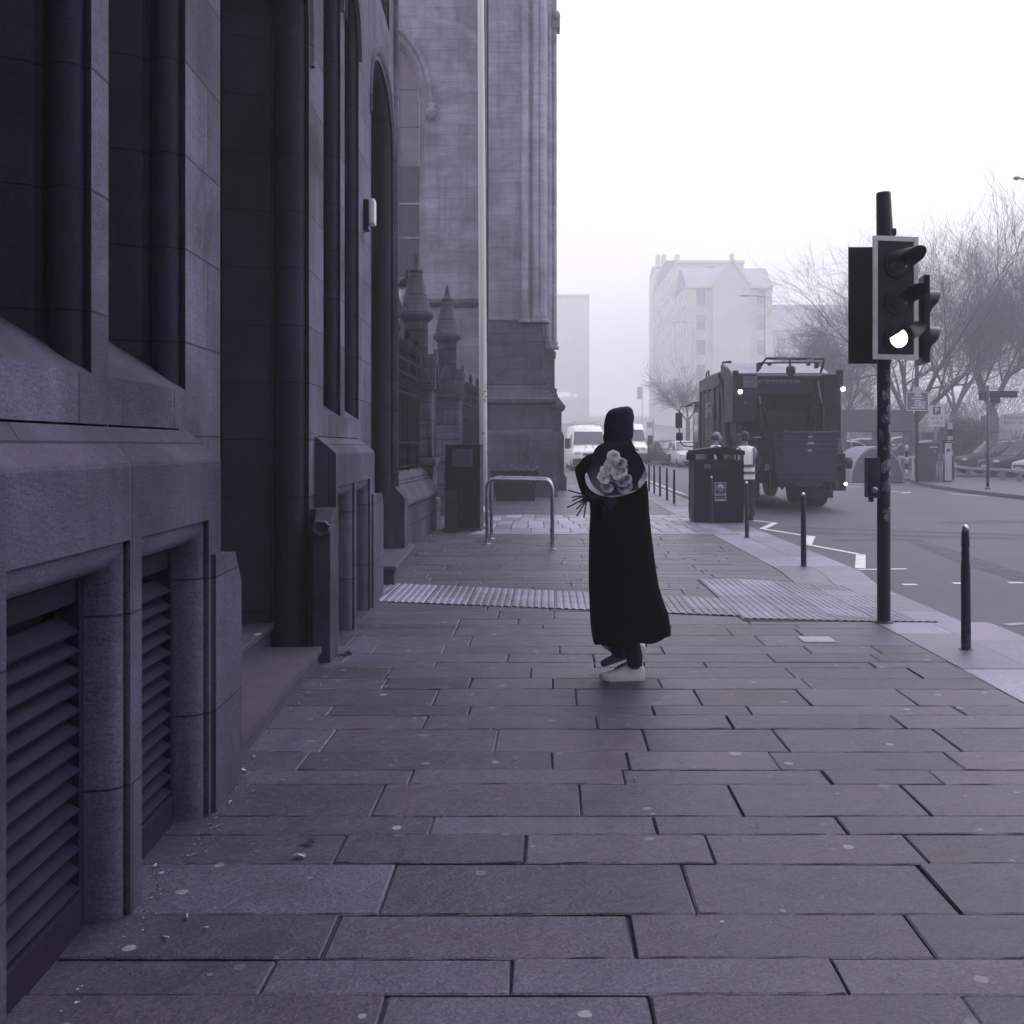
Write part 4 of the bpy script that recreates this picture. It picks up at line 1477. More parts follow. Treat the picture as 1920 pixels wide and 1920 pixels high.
mb.text("LITTER &", 0.052, Mt((0.03, yb_ - 0.003, 1.085)) @ FACE, 0.001, sx=1.15)
mb.text("CIGARETTES", 0.042, Mt((0.03, yb_ - 0.003, 1.025)) @ FACE, 0.001, sx=1.1)
mb.build("lettering", mat("dull_print", 0.06, 0.5, 0.1, 8, 0), LB)
# ------------------------------------------------------------------ people
M_skin = mat("skin", 0.26, 0.5, 0.1, 8, 0.05, 120)
M_hair = mat("dark_hair", 0.02, 0.6, 0.4, 20, 0.5, 120, stretch=(1, 1, 0.2))
M_hairg = mat("grey_hair", 0.06, 0.6, 0.4, 20, 0.5, 120, stretch=(1, 1, 0.2))
M_coat = mat("black_wool_coat", 0.0022, 0.9, 0.35, 6, 0.3, 160, spec=0.03)
M_knit = mat("dark_knit", 0.028, 0.9, 0.3, 12, 0.5, 140, spec=0.1)
M_trous = mat("dark_denim", 0.016, 0.8, 0.3, 10, 0.3, 120, stretch=(6, 6, 1))
M_work = mat("dark_workwear", 0.016, 0.8, 0.3, 8, 0.3, 80)
M_vest = mat("hi_vis_vest", 0.90, 0.7, 0.06, 8, 0.15, 60)
M_band = mat("reflective_band", 0.14, 0.4, 0.1, 12, 0.05)
M_shoe = mat("pale_trainer", 0.85, 0.55, 0.15, 20, 0.1, 90)
M_sole = mat("trainer_sole", 0.88, 0.6, 0.08, 20, 0.05)
M_shadeshoe = mat("trainer_trim", 0.10, 0.6, 0.2, 20, 0.05)
M_boot = mat("work_boot", 0.012, 0.6, 0.3, 10, 0.1)

def cap(mb, p, q, r0, r1, n=12, k=6):
    """tapered capsule"""
    p, q = Vector(p), Vector(q)
    d = (q - p)
    u = d.normalized()
    x = u.orthogonal().normalized()
    y = u.cross(x)
    rings = []
    def ring(c, r):
        rings.append([c + (x * cos(2 * pi * i / n) + y * sin(2 * pi * i / n)) * r for i in range(n)])
    for i in range(1, k):
        a = pi / 2 * i / k
        ring(p - u * r0 * cos(a), r0 * sin(a))
    ring(p, r0)
    ring(q, r1)
    for i in range(1, k):
        a = pi / 2 * i / k
        ring(q + u * r1 * sin(a), r1 * cos(a))
    mb.loft(rings)

def chain(mb, pts, rad):
    for i in range(len(pts) - 1):
        cap(mb, pts[i], pts[i + 1], rad[i], rad[i + 1])

def head_into(mb, c, R, s=1.0):
    """skull, jaw, nose, lips, brow, ears; R rotates a head that looks along -Y; c = centre of the skull"""
    def B(p, r, M2=None):
        M = R.to_4x4()
        mb.ball(Vector(c) + R @ (Vector(p) * s), tuple(q * s for q in r), 14, 0, M if M2 is None else M @ M2)
    B((0, 0.01, 0.03), (0.076, 0.095, 0.088))
    B((0, -0.03, -0.03), (0.064, 0.066, 0.085))
    B((0, -0.052, -0.085), (0.040, 0.040, 0.032))
    B((0, -0.088, 0.020), (0.052, 0.014, 0.012))
    B((0, -0.102, -0.022), (0.014, 0.020, 0.024))
    B((0, -0.094, 0.002), (0.009, 0.016, 0.026))
    B((0, -0.092, -0.062), (0.024, 0.012, 0.007))
    B((0, -0.090, -0.074), (0.020, 0.012, 0.007))
    for sx in (-1, 1):
        B((sx * 0.030, -0.080, 0.000), (0.014, 0.013, 0.010))
        B((sx * 0.040, -0.070, -0.030), (0.026, 0.024, 0.024))
        B((sx * 0.079, 0.012, -0.008), (0.010, 0.020, 0.032), Matrix.Rotation(0.2 * sx, 4, 'Z'))

def hand_into(mb, wrist, fdir, pdir, side, curl=0.5, s=1.0):
    """palm, four unequal bent fingers and a thumb off the side; fdir along fingers, pdir = palm normal (fingers curl towards it)"""
    f, p = Vector(fdir).normalized(), Vector(pdir).normalized()
    p = (p - f * p.dot(f)).normalized()
    t = f.cross(p) * side        # towards the thumb
    w_ = Vector(wrist)
    for k in range(-1, 2):
        cap(mb, w_ + f * 0.012 + t * 0.016 * k, w_ + f * 0.085 * s + t * 0.024 * k, 0.017 * s, 0.014 * s)
    for k, (o_, l) in enumerate(((0.031, 0.072), (0.0105, 0.080), (-0.0105, 0.074), (-0.031, 0.058))):
        b = w_ + f * 0.088 * s + t * o_ * s
        a1, a2 = curl * 0.7, curl * 1.7
        c1 = b + (f * cos(a1) + p * sin(a1)) * l * 0.5 * s
        c2 = c1 + (f * cos(a2) + p * sin(a2)) * l * 0.32 * s
        c3 = c2 + (f * cos(a2 * 1.35) + p * sin(a2 * 1.35)) * l * 0.26 * s
        chain(mb, [b, c1, c2, c3], [0.0095 * s, 0.0088 * s, 0.008 * s, 0.007 * s])
    b = w_ + f * 0.03 * s + t * 0.028 * s
    c1 = b + (f * 0.6 + t * 0.75 + p * 0.25).normalized() * 0.038 * s
    c2 = c1 + (f * 0.9 + t * 0.25 + p * (0.3 + curl * 0.5)).normalized() * 0.030 * s
    chain(mb, [b, c1, c2], [0.013 * s, 0.0105 * s, 0.008 * s])

def shoe(mb, heel, ang, pitch=0.0, L=0.275, mi=(0, 1, 2)):
    """trainer: sole, upper, tongue; heel point on the ground, ang = direction of the toe"""
    M = Matrix.Translation(heel) @ Matrix.Rotation(ang, 4, 'Z') @ Matrix.Rotation(pitch, 4, 'Y')
    st_ = [(-0.012, 0.030, 0.0), (0.03, 0.037, 0.0), (0.09, 0.035, 0.0), (0.16, 0.042, 0.0), (0.215, 0.043, 0.002), (0.255, 0.032, 0.010), (0.272, 0.014, 0.018)]
    rings = []
    for x, hw_, lift in st_:
        x = x * L / 0.275
        rings.append([M @ Vector((x, y_, z)) for y_, z in ((-hw_, lift), (-hw_ * 1.06, 0.018 + lift), (-hw_, 0.034 + lift * 0.7), (hw_, 0.034 + lift * 0.7), (hw_ * 1.06, 0.018 + lift), (hw_, lift))])
    mb.loft(rings, mi=mi[1])
    up = [(-0.012, 0.026, 0.085), (0.01, 0.034, 0.102), (0.05, 0.036, 0.094), (0.10, 0.037, 0.102), (0.14, 0.039, 0.086), (0.18, 0.040, 0.066), (0.225, 0.037, 0.054), (0.255, 0.026, 0.046), (0.268, 0.010, 0.036)]
    rings = []
    for x, hw_, h in up:
        x = x * L / 0.275
        rg = []
        for k in range(9):
            a = pi * k / 8
            rg.append(M @ Vector((x, -hw_ * cos(a) ** (1 if k in (0, 8) else 1), 0.03 + (h - 0.03) * sin(a) ** 0.6 if 0 < k < 8 else 0.03)))
        rings.append(rg)
    mb.loft(rings, mi=mi[0])
    mb.loft([[M @ Vector((x * L / 0.275, y_ * w_, z)) for y_ in (-1, -0.5, 0.5, 1)] for x, w_, z in ((0.09, 0.020, 0.112), (0.13, 0.024, 0.096), (0.17, 0.026, 0.073))], False, (False, False), mi[2], True)
    for k in range(4):
        x = (0.105 + 0.02 * k) * L / 0.275
        z = 0.109 - 0.009 * k
        mb.tube([M @ Vector((x, -0.03, z - 0.016)), M @ Vector((x, 0, z + 0.004)), M @ Vector((x, 0.03, z - 0.016))], 0.0035, 5, mi[1])
    mb.box(-0.016 * L / 0.275, -0.008, -0.012, 0.012, 0.05, 0.11, 0.002, mi[2], M)

# ---------------- the woman in the long black coat: walks to her left, head turned away down the street
WX, WY = 0.45, 6.35
def wz(py): return (1270 - py) / 299.0
def wx(px): return (px - 1165) / 299.0
W = empty("person", (WX, WY, 0), 0, "person seen from behind in long black coat and dark hat, carrying a bouquet", "person")
b = MB()
Rh = Matrix.Rotation(radians(148), 3, 'Z') @ Matrix.Rotation(radians(4), 3, 'X')
hc = Vector((wx(1161), 0.02, wz(807)))
head_into(b, hc, Rh, 0.92)
cap(b, (0.0, 0.02, wz(835)), (0.0, 0.0, wz(865)), 0.052, 0.058)
# torso
for zc_, rx, ry in ((1.28, 0.16, 0.10), (1.16, 0.15, 0.11), (1.02, 0.13, 0.10), (0.92, 0.16, 0.12)):
    b.ball((0.01, 0.0, zc_), (rx, ry, 0.13), 16)
sl, sr = Vector((-0.135, -0.08, 1.335)), Vector((0.04, 0.09, 1.325))
el, wl = Vector((-0.222, -0.12, 1.285)), Vector((-0.185, -0.235, 1.150))
chain(b, [sl, el, wl], [0.050, 0.042, 0.028])
gv = MB()
for mbb, gs_ in ((b, 0.95), (gv, 1.12)):
    hand_into(mbb, wl, (0.75, -0.55, -0.2), (0.3, 0.6, -0.7), 1, 1.0, gs_)
cap(gv, wl + Vector((-0.03, 0.05, 0.02)), wl, 0.042, 0.036)
remeshed(gv, "glove", 0.006, M_knit, W, 2)
er, wr_ = Vector((0.085, 0.17, 1.08)), Vector((-0.02, 0.24, 1.0))
chain(b, [sr, er, wr_], [0.050, 0.042, 0.028])
hand_into(b, wr_, (-0.8, 0.2, -0.3), (-0.3, -0.9, 0), -1, 0.6, 0.95)
# legs: near foot forward under the body, far foot behind
hn, hf = Vector((0.02, -0.09, 0.88)), Vector((0.0, 0.09, 0.88))
kn, kf = Vector((0.05, -0.08, 0.48)), Vector((0.02, 0.08, 0.48))
an, af = Vector((0.085, -0.07, 0.085)), Vector((0.02, 0.10, 0.12))
chain(b, [hn, kn, an], [0.085, 0.055, 0.036])
chain(b, [hf, kf, af], [0.085, 0.055, 0.036])
cap(b, an, an + Vector((-0.14, -0.01, -0.045)), 0.035, 0.025)
cap(b, af, af + Vector((-0.12, 0.01, -0.055)), 0.035, 0.025)
remeshed(b, "body", 0.007, M_skin, W, 3)

# trousers, wide at the hem
t = MB()
def leg(mb, pts, rads, n=20, fold=0.05, seed=0):
    rr_ = random.Random(seed)
    rings = []
    for i, (p, r_) in enumerate(zip(pts, rads)):
        ph = rr_.random() * 6
        rings.append([Vector(p) + Vector((cos(2 * pi * k / n) * r_[0], sin(2 * pi * k / n) * r_[1], 0)) * (1 + fold * sin(3 * 2 * pi * k / n + ph)) for k in range(n)])
    mb.loft(rings, True, (True, True))
leg(t, [(0.03, -0.085, 0.85), (0.05, -0.08, 0.5), (wx(1180), -0.075, wz(1200)), (wx(1187), -0.07, wz(1225)), (wx(1188), -0.07, wz(1243))], [(0.10, 0.10), (0.075, 0.08), (0.062, 0.07), (0.052, 0.062), (0.046, 0.058)], seed=1)
t.build("trouser_leg", M_trous, W)
t = MB()
leg(t, [(0.0, 0.09, 0.85), (0.0, 0.085, 0.5), (wx(1160), 0.09, wz(1200)), (wx(1160), 0.10, wz(1218)), (wx(1166), 0.10, wz(1238))], [(0.10, 0.10), (0.085, 0.085), (0.082, 0.08), (0.062, 0.07), (0.045, 0.055)], seed=2)
t.build("trouser_leg", M_trous, W)

s = MB()
shoe(s, Vector((wx(1203), -0.065, 0.0)), pi + 0.10, 0.0, 0.27)
s.build("shoe", [M_shoe, M_sole, M_shadeshoe], W, 50)
s = MB()
shoe(s, Vector((wx(1207), 0.20, 0.075)), pi + 0.05, -0.26, 0.27)
s.build("shoe", [M_shoe, M_sole, M_shadeshoe], W, 50)

# coat: a loft whose silhouette follows the cloth, with hanging folds
co = MB()
prof = [(1183, 1255, None)]
sil = [  # y pixel, left x, right x, depth (m)
    (838, 1138, 1184, 0.075), (846, 1132, 1192, 0.09), (856, 1114, 1198, 0.12), (870, 1106, 1204, 0.15), (890, 1104, 1211, 0.17),
    (920, 1104, 1215, 0.18), (960, 1107, 1217, 0.185), (1000, 1105, 1221, 0.195), (1050, 1104, 1227, 0.21), (1100, 1104, 1235, 0.225),
    (1130, 1105, 1244, 0.235), (1150, 1106, 1252, 0.24), (1170, 1107, 1255, 0.243), (1184, 1109, 1257, 0.244), (1193, 1111, 1257, 0.243), (1196, 1112, 1257, 0.243)]
N = 72
def coat_ring(py, l, r_, d, k, shrink=0.0, lift=True):
    z = wz(py)
    cx_, hw_ = (wx(l) + wx(r_)) / 2, (wx(r_) - wx(l)) / 2 - shrink
    ring = []
    f = min(1.0, max(0.0, (py - 900) / 290))
    for i in range(N):
        a = 2 * pi * i / N
        fold = 1 + f * (0.030 * sin(5 * a + 0.6 + 0.5 * f) + 0.024 * sin(9 * a + 2.0 - 1.3 * f) + 0.012 * sin(14 * a + 1.1))
        side = abs(cos(a))
        fold = 1 + (fold - 1) * (1 - 0.65 * side ** 4)
        e = 0.82
        ca, sa = cos(a), sin(a)
        x = cx_ + hw_ * (abs(ca) ** e) * (1 if ca > 0 else -1) * fold
        y_ = (d - shrink) * (abs(sa) ** e) * (1 if sa > 0 else -1) * fold
        zz = z
        if lift and py > 1170:   # hem drops towards the front, lifts at the back
            zz += (0.028 * (ca + 0.15) + 0.006 * sin(7 * a)) * (py - 1170) / 26.0
        ring.append(Vector((x, y_, zz)))
    return ring
rings = [coat_ring(*q, 0) for q in sil]
inner = [coat_ring(*q, 0, 0.012) for q in sil[::-1][:6]]
inner[0] = [p + Vector((0, 0, 0.002)) for p in inner[0]]
co.loft(rings + inner, True, (True, False), 0, True)
co.build("coat", M_coat, W)
# sleeve
sv = MB()
cap(sv, sl + Vector((0.01, 0.02, -0.01)), sl + Vector((-0.03, -0.01, -0.02)), 0.095, 0.092)
chain(sv, [sl, (sl + el) / 2 + Vector((-0.012, 0, 0.012)), el, el * 0.45 + wl * 0.55 + Vector((-0.008, 0, -0.01)), wl + Vector((0.0, 0.0, 0.0))], [0.084, 0.076, 0.070, 0.060, 0.050])
for p, r_ in ((0.3, 0.078), (0.62, 0.074), (0.9, 0.073)):
    q = sl.lerp(el, p)
    sv.ball(q + Vector((-0.012, 0.0, 0.016)), (r_, r_, r_ * 0.55), 12)
remeshed(sv, "sleeve", 0.010, M_coat, W, 3)
sv = MB()
chain(sv, [sr, er, wr_], [0.080, 0.070, 0.055])
remeshed(sv, "sleeve", 0.012, M_coat, W, 3)
# scarf and upturned collar
sc = MB()
sc.loft([[Vector((wx(cx_) + hw_ * cos(a) * (1 + 0.04 * sin(3 * a + ph)), 0.02 + d * sin(a), wz(py) + 0.006 * sin(4 * a + ph))) for a in [2 * pi * k / 36 for k in range(36)]]
         for py, cx_, hw_, d, ph in ((862, 1160, 0.125, 0.12, 0), (850, 1160, 0.105, 0.115, 1), (842, 1159, 0.088, 0.105, 2), (836, 1159, 0.084, 0.104, 2.4), (830, 1159, 0.082, 0.102, 3), (820, 1159, 0.078, 0.096, 3))], True, (False, False), 0, True)
sc.prism([(wx(1176), wz(822)), (wx(1183), wz(828)), (wx(1191), wz(842)), (wx(1180), wz(848)), (wx(1168), wz(846))], -0.06, -0.03, 'y')
sc.build("scarf", M_knit, W)
# knitted hat, slouching to one side
ht = MB()
rings = []
for k, (py, cxp, hw_, d) in enumerate(((836, 1159, 0.080, 0.104), (828, 1159.3, 0.088, 0.110), (820, 1159.8, 0.0925, 0.112), (808, 1160.5, 0.0935, 0.113), (797, 1161.5, 0.0935, 0.113), (795, 1161.5, 0.092, 0.111), (785, 1162, 0.092, 0.110), (776, 1163, 0.086, 0.104), (769, 1165, 0.073, 0.088), (765, 1167, 0.053, 0.065), (763, 1169, 0.028, 0.034))):
    rings.append([Vector((wx(cxp) + hw_ * cos(a) * (1 + 0.008 * sin(18 * a) + 0.022 * sin(3 * a + py * 0.22) + 0.016 * sin(5 * a - py * 0.31)), 0.02 + d * sin(a) * (1 + 0.008 * sin(18 * a) + 0.022 * sin(3 * a + py * 0.22) + 0.016 * sin(5 * a - py * 0.31)), wz(py) + 0.010 * sin(a) * 0 + (0.004 * cos(a - 0.5) if 760 < py < 790 else 0))) for a in [2 * pi * i / 72 for i in range(72)]])
ht.loft(rings, True, (False, True), 0, True)
hat = ht.build("knitted_hat", M_knit, W)
ht = MB()
for px_, py_, r_ in ((1180, 776, 0.026), (1183, 784, 0.022), (1175, 771, 0.024)):
    ht.ball((wx(px_), 0.0, wz(py_)), (r_, r_, r_ * 0.8), 12)
remeshed(ht, "slouch_fold", 0.006, M_knit, hat, 3)
# loose hair below the hat, in front of the scarf
hr = MB()
r = random.Random(4)
for k in range(60):
    a = r.uniform(-2.9, -0.2)
    p = Vector((wx(1159) + 0.088 * cos(a), 0.02 + 0.106 * sin(a), wz(824)))
    hr.tube([p, p + Vector((0.004 * r.uniform(-1, 1), -0.002, -0.035)), p + Vector((0.010 * r.uniform(-1, 1), 0.004, -0.075))], [0.0035, 0.003, 0.001], 5)
hr.build("hair", M_hair, W)

# ---------------- bouquet carried under the arm
BQ = empty("flower_bouquet", (0.43, 5.98, 1.29), 0, "bouquet of pale roses in black wrapping paper held against the black coat", "bouquet")
M_wrap = mat("black_wrapping_paper", 0.022, 0.55, 0.2, 5, 0.15, 30, spec=0.4)
M_wrapin = mat("pale_wrapping_lining", 0.34, 0.55, 0.12, 5, 0.1, 30)
def M_petal_(n, v): return mat(n, v, 0.6, 0.25, 22, 0.1, 60)
M_rose = [M_petal_("pale_rose", 0.82), M_petal_("dusky_rose", 0.42)]
M_stem = mat("flower_stem", 0.02, 0.6, 0.3, 10, 0.05)
M_fol = mat("bouquet_leaf", 0.014, 0.5, 0.4, 10, 0.1)
org = Vector((0.43, 5.98, 1.29))
def bq(px, py, Y): return at(px, py, Y) - org
bind = bq(1103, 930, 6.10)
# rim outline read from the photograph: pixel position and distance (upper rim leans away, lower rim comes forward)
rim = [(1212, 896, 5.95), (1208, 872, 5.99), (1198, 852, 6.03), (1183, 839, 6.06), (1165, 831, 6.08), (1147, 828, 6.09), (1130, 831, 6.09), (1117, 840, 6.08), (1111, 853, 6.06), (1108, 868, 6.03), (1101, 882, 5.99),
       (1097, 893, 5.95), (1100, 908, 5.91), (1109, 920, 5.88), (1124, 928, 5.86), (1142, 932, 5.85), (1160, 931, 5.85), (1178, 926, 5.86), (1194, 919, 5.88), (1205, 909, 5.91)]
RM = []
for i in range(len(rim)):          # smooth closed rim
    for k in range(3):
        p0, p1, p2, p3 = (bq(*rim[(i + j - 1) % len(rim)]) for j in range(4))
        tt = k / 3
        RM.append(0.5 * ((2 * p1) + (p2 - p0) * tt + (2 * p0 - 5 * p1 + 4 * p2 - p3) * tt ** 2 + (3 * p1 - p0 - 3 * p2 + p3) * tt ** 3))
cen = sum(RM, Vector()) / len(RM)
wr = MB()
rings = []
for f in (0.06, 0.2, 0.4, 0.6, 0.8, 0.93, 1.0):
    c0 = bind.lerp(cen, f)
    sc_ = f ** 0.8
    rings.append([c0 + (p - cen) * sc_ * (1 + 0.03 * sin(i * 0.7) * (1 - f) * 2) for i, p in enumerate(RM)])
wr.loft(rings, True, (True, False), 0, True)
wr.build("wrapping", M_wrap, BQ, fixn=False)
wr = MB()     # inner sheet
rings = []
for f in (1.0, 0.9, 0.75, 0.6, 0.5):
    c0 = bind.lerp(cen, f)
    rings.append([c0 + (p - cen) * (f ** 0.8) * 0.985 for p in RM])
wr.loft(rings, True, (False, True), 0, True)
wr.build("inner_wrapping", M_wrap, BQ, fixn=False)
def lining(i0, i1, wd):
    m = MB()
    A, B_ = [], []
    n = i1 - i0
    for k in range(n + 1):
        p = RM[(i0 + k) % len(RM)]
        e = abs(sin(pi * k / n)) ** 0.6
        d = (cen - p).normalized()
        A.append(p + Vector((0, -0.004, 0)))
        B_.append(p + d * wd * e + Vector((0, 0.012, 0)) * e)
    m.loft([A, B_], False, (False, False), 0, True)
    m.build("lining_edge", M_wrapin, BQ, fixn=False)
lining(31, 44, 0.030)
lining(55, 62, 0.032)
lining(44, 54, 0.012)
def rose_mesh(seed):
    r = random.Random(seed)
    m = MB()
    for layer, (n, R, h, op) in enumerate(((3, 0.010, 0.030, 0.1), (4, 0.018, 0.032, 0.25), (5, 0.026, 0.030, 0.5), (6, 0.034, 0.025, 0.85))):
        for k in range(n):
            a0 = 2 * pi * k / n + layer * 0.7 + r.uniform(-0.2, 0.2)
            span = 2 * pi / n * 1.45
            rows = []
            for i in range(5):
                t = i / 4
                row_ = []
                for j in range(7):
                    s_ = j / 6 - 0.5
                    rr_ = R * (0.45 + 0.75 * t ** 0.8) + op * 0.014 * t ** 3
                    lip = 1 - 0.5 * abs(2 * s_) ** 2.5
                    z = h * t * (0.75 + 0.25 * lip) - op * 0.012 * t ** 3
                    rr_ *= 1 + 0.06 * sin(9 * s_ + k)
                    row_.append(Vector((rr_ * cos(a0 + span * s_), rr_ * sin(a0 + span * s_), z)))
                rows.append(row_)
            m.loft(rows, False, (False, False), 0, True)
    m.lathe([(0.004, -0.02), (0.018, 0.0), (0.02, 0.012)], 10)
    return m
fl = [(1150, 857, 0, 1.0), (1147, 873, 0, 1.15), (1163, 870, 1, 1.05), (1136, 884, 0, 0.95), (1157, 888, 0, 1.1), (1166, 884, 0, 0.8), (1133, 896, 0, 1.05), (1137, 915, 1, 1.0), (1165, 905, 1, 0.95), (1174, 899, 1, 0.85), (1168, 917, 1, 0.95), (1146, 896, 1, 0.7), (1177, 912, 1, 0.7)]
rm = {}
for i, (px, py, kd, sc_) in enumerate(fl):
    if (kd, i % 3) not in rm:
        rm[(kd, i % 3)] = rose_mesh(i + 3).mesh("rose", M_rose[kd])
    o = bpy.data.objects.new("rose", rm[(kd, i % 3)])
    COL.objects.link(o)
    o.parent = BQ
    o.location = bq(px, py, 5.88 + 0.0006 * (900 - py))
    nrm = Vector((RND.uniform(-0.2, 0.55), -1, RND.uniform(0.25, 1.0))).normalized()
    o.rotation_euler = nrm.to_track_quat('Z', 'Y').to_euler()
    o.scale = (sc_ * 0.76,) * 3
r = random.Random(9)
for k in range(16):
    px, py = r.uniform(1135, 1182), r.uniform(860, 922)
    p = bq(px, py, 5.915)
    d = Vector((r.uniform(-1, 1), r.uniform(-0.8, 0.1), r.uniform(-1, 1))).normalized() * r.uniform(0.04, 0.07)
    e = d.cross(Vector((0, 1, 0))).normalized() * 0.02
    m = MB()
    m.add([p, p + d * 0.4 + e, p + d, p + d * 0.4 - e, p + d * 0.45 + Vector((0, 0.008, 0))], [(0, 1, 4), (1, 2, 4), (2, 3, 4), (3, 0, 4)])
    m.build("leaf", M_fol, BQ, fixn=False)
for px, py, Y in ((1072, 921, 6.05), (1077, 932, 6.1), (1079, 937, 6.0), (1070, 948, 6.08), (1084, 951, 6.12), (1085, 961, 6.02), (1096, 964, 6.07), (1090, 941, 6.15)):
    m = MB()
    e = bind.lerp(bq(px, py, Y), 1.2)
    mid = bind.lerp(e, 0.5) + Vector((r.uniform(-.006, .006), 0, r.uniform(-.006, .006)))
    m.tube([bind.lerp(cen, 0.25), bind, mid, e], [0.0052, 0.005, 0.0046, 0.0042], 7)
    m.build("stem", M_stem, BQ)
m = MB()
ax = (cen - bind).normalized()
m.tube([bind - ax * 0.03, bind - ax * 0.01, bind + ax * 0.012, bind + ax * 0.03], [0.022, 0.019, 0.019, 0.024], 12)
m.build("tie", M_wrap, BQ)

# ---------------- the two refuse workers
def worker(x, y_, z0, H, face, arms, vest_back, lab, hair, bald):
    """face: heading, radians, 0 looks along -Y"""
    P_ = empty("person", (x, y_, z0), face, lab, "person")
    s = H / 1.78
    def V(a, b_, c): return Vector((a, b_, c)) * s
    b = MB()
    hc = V(0, -0.01, 1.665)
    head_into(b, hc, Matrix.Identity(3), 1.05 * s)
    cap(b, V(0, 0.012, 1.56), V(0, 0.02, 1.47), 0.058 * s, 0.066 * s)
    for zc_, rx, ry in ((1.38, 0.17, 0.11), (1.25, 0.165, 0.12), (1.10, 0.15, 0.12), (0.97, 0.165, 0.125)):
        b.ball(V(0, 0.01, zc_), (rx * s, ry * s, 0.13 * s), 16)
    jb = MB()
    tb = MB()
    for sx in (-1, 1):
        sh = V(sx * 0.185, 0.01, 1.42)
        e, w_ = (V(*q) for q in arms[sx])
        chain(b, [sh, e, w_], [0.055 * s, 0.044 * s, 0.031 * s])
        d = (w_ - e).normalized()
        hand_into(b, w_, d, (-sx * 0.9, -0.3, -0.1), sx, 0.7, s)
        chain(jb, [sh, e, w_ - d * 0.02], [0.078 * s, 0.064 * s, 0.050 * s])
        hp, k, a = V(sx * 0.10, 0.01, 0.93), V(sx * 0.115, -0.015, 0.50), V(sx * 0.12, 0.03, 0.09)
        chain(b, [hp, k, a], [0.095 * s, 0.062 * s, 0.042 * s])
        cap(b, a, V(sx * 0.13, -0.12, 0.04), 0.038 * s, 0.03 * s)
        chain(tb, [hp + V(0, 0, 0.04), k, a + V(0, 0, 0.02)], [0.115 * s, 0.088 * s, 0.072 * s])
        bo = MB()
        shoe(bo, V(sx * 0.12, 0.09, 0.0), -pi / 2 + sx * 0.12, 0, 0.29 * s)
        bo.build("boot", [M_boot, M_boot, M_boot], P_, 50)
    remeshed(b, "body", 0.011, M_skin, P_, 3)
    tb.ball(V(0, 0.01, 0.97), (0.185 * s, 0.14 * s, 0.13 * s), 14)
    remeshed(tb, "trousers", 0.014, M_work, P_, 3)
    remeshed(jb, "jacket_sleeves", 0.014, M_work, P_, 3)
    # vest
    v = MB()
    vr = [(0.83, 0.195, 0.145), (1.0, 0.195, 0.15), (1.2, 0.205, 0.155), (1.36, 0.225, 0.150), (1.44, 0.225, 0.125), (1.475, 0.17, 0.10), (1.50, 0.09, 0.085)]
    rings = []
    for z, rx, ry in vr:
        rings.append([V(rx * (abs(cos(a)) ** 0.8) * (1 if cos(a) > 0 else -1), 0.01 + ry * (abs(sin(a)) ** 0.8) * (1 if sin(a) > 0 else -1) + 0.006 * sin(5 * a + z * 9), z) for a in [2 * pi * k / 40 for k in range(40)]])
    v.loft(rings, True, (False, False), 0, True)
    vo = v.build("vest", M_vest, P_)
    for z0_, z1_ in ((0.93, 0.985), (1.07, 1.125)):
        bd = MB()
        rx, ry = 0.208, 0.162
        bd.loft([[V(rx * (abs(cos(a)) ** 0.8) * (1 if cos(a) > 0 else -1), 0.01 + ry * (abs(sin(a)) ** 0.8) * (1 if sin(a) > 0 else -1), z) for a in [2 * pi * k / 40 for k in range(40)]] for z in (z0_, z1_)], True, (False, False), 0, True)
        bd.build("reflective_band", M_band, vo, fixn=False)
    for sx in (-1, 1):
        for sy in (-1, 1):
            bd = MB()
            pts = [V(sx * 0.135, 0.01 + sy * 0.168, 1.12), V(sx * 0.14, 0.01 + sy * 0.166, 1.25), V(sx * 0.15, 0.01 + sy * 0.156, 1.36), V(sx * 0.15, 0.01 + sy * 0.125, 1.445), V(sx * 0.145, 0.01 + sy * 0.03, 1.487)]
            bd.loft([[p - V(0.026, 0, 0) for p in pts], [p + V(0.026, 0, 0) for p in pts]], False, (False, False), 0, True)
            bd.build("reflective_band", M_band, vo, fixn=False)
    h = MB()
    hs = 1.05 * s
    if bald:
        for k in range(21):
            a = radians(-20 + 220 * k / 20)
            h.ball(hc + Vector((0.074 * cos(a), 0.012 + 0.092 * sin(a), 0.0)) * hs, (0.016 * hs, 0.016 * hs, 0.048 * hs), 8)
    else:
        h.ball(hc + Vector((0, 0.018, 0.042)) * hs, (0.080 * hs, 0.094 * hs, 0.086 * hs), 16)
        for k in range(15):
            a = radians(10 + 160 * k / 14)
            h.ball(hc + Vector((0.070 * cos(a), 0.012 + 0.088 * sin(a), -0.01)) * hs, (0.016 * hs, 0.016 * hs, 0.055 * hs), 8)
    remeshed(h, "hair", 0.008, hair, P_, 2)
    return P_
worker(4.07, 21.1, -0.10, 1.84, pi + 0.12, {-1: ((-0.27, -0.02, 1.15), (-0.25, -0.14, 0.93)), 1: ((0.28, -0.12, 1.20), (0.25, -0.36, 1.12))}, True,
       "person in hi-vis vest seen from behind, standing right beside the litter bin", M_hair, False)
worker(3.74, 22.7, -0.10, 1.86, pi / 2 - 0.1, {-1: ((-0.25, -0.10, 1.20), (-0.16, -0.30, 1.06)), 1: ((0.18, -0.27, 1.36), (0.12, -0.54, 1.37))}, False,
       "balding person in hi-vis vest in profile, reaching out behind the litter bin", M_hairg, True)
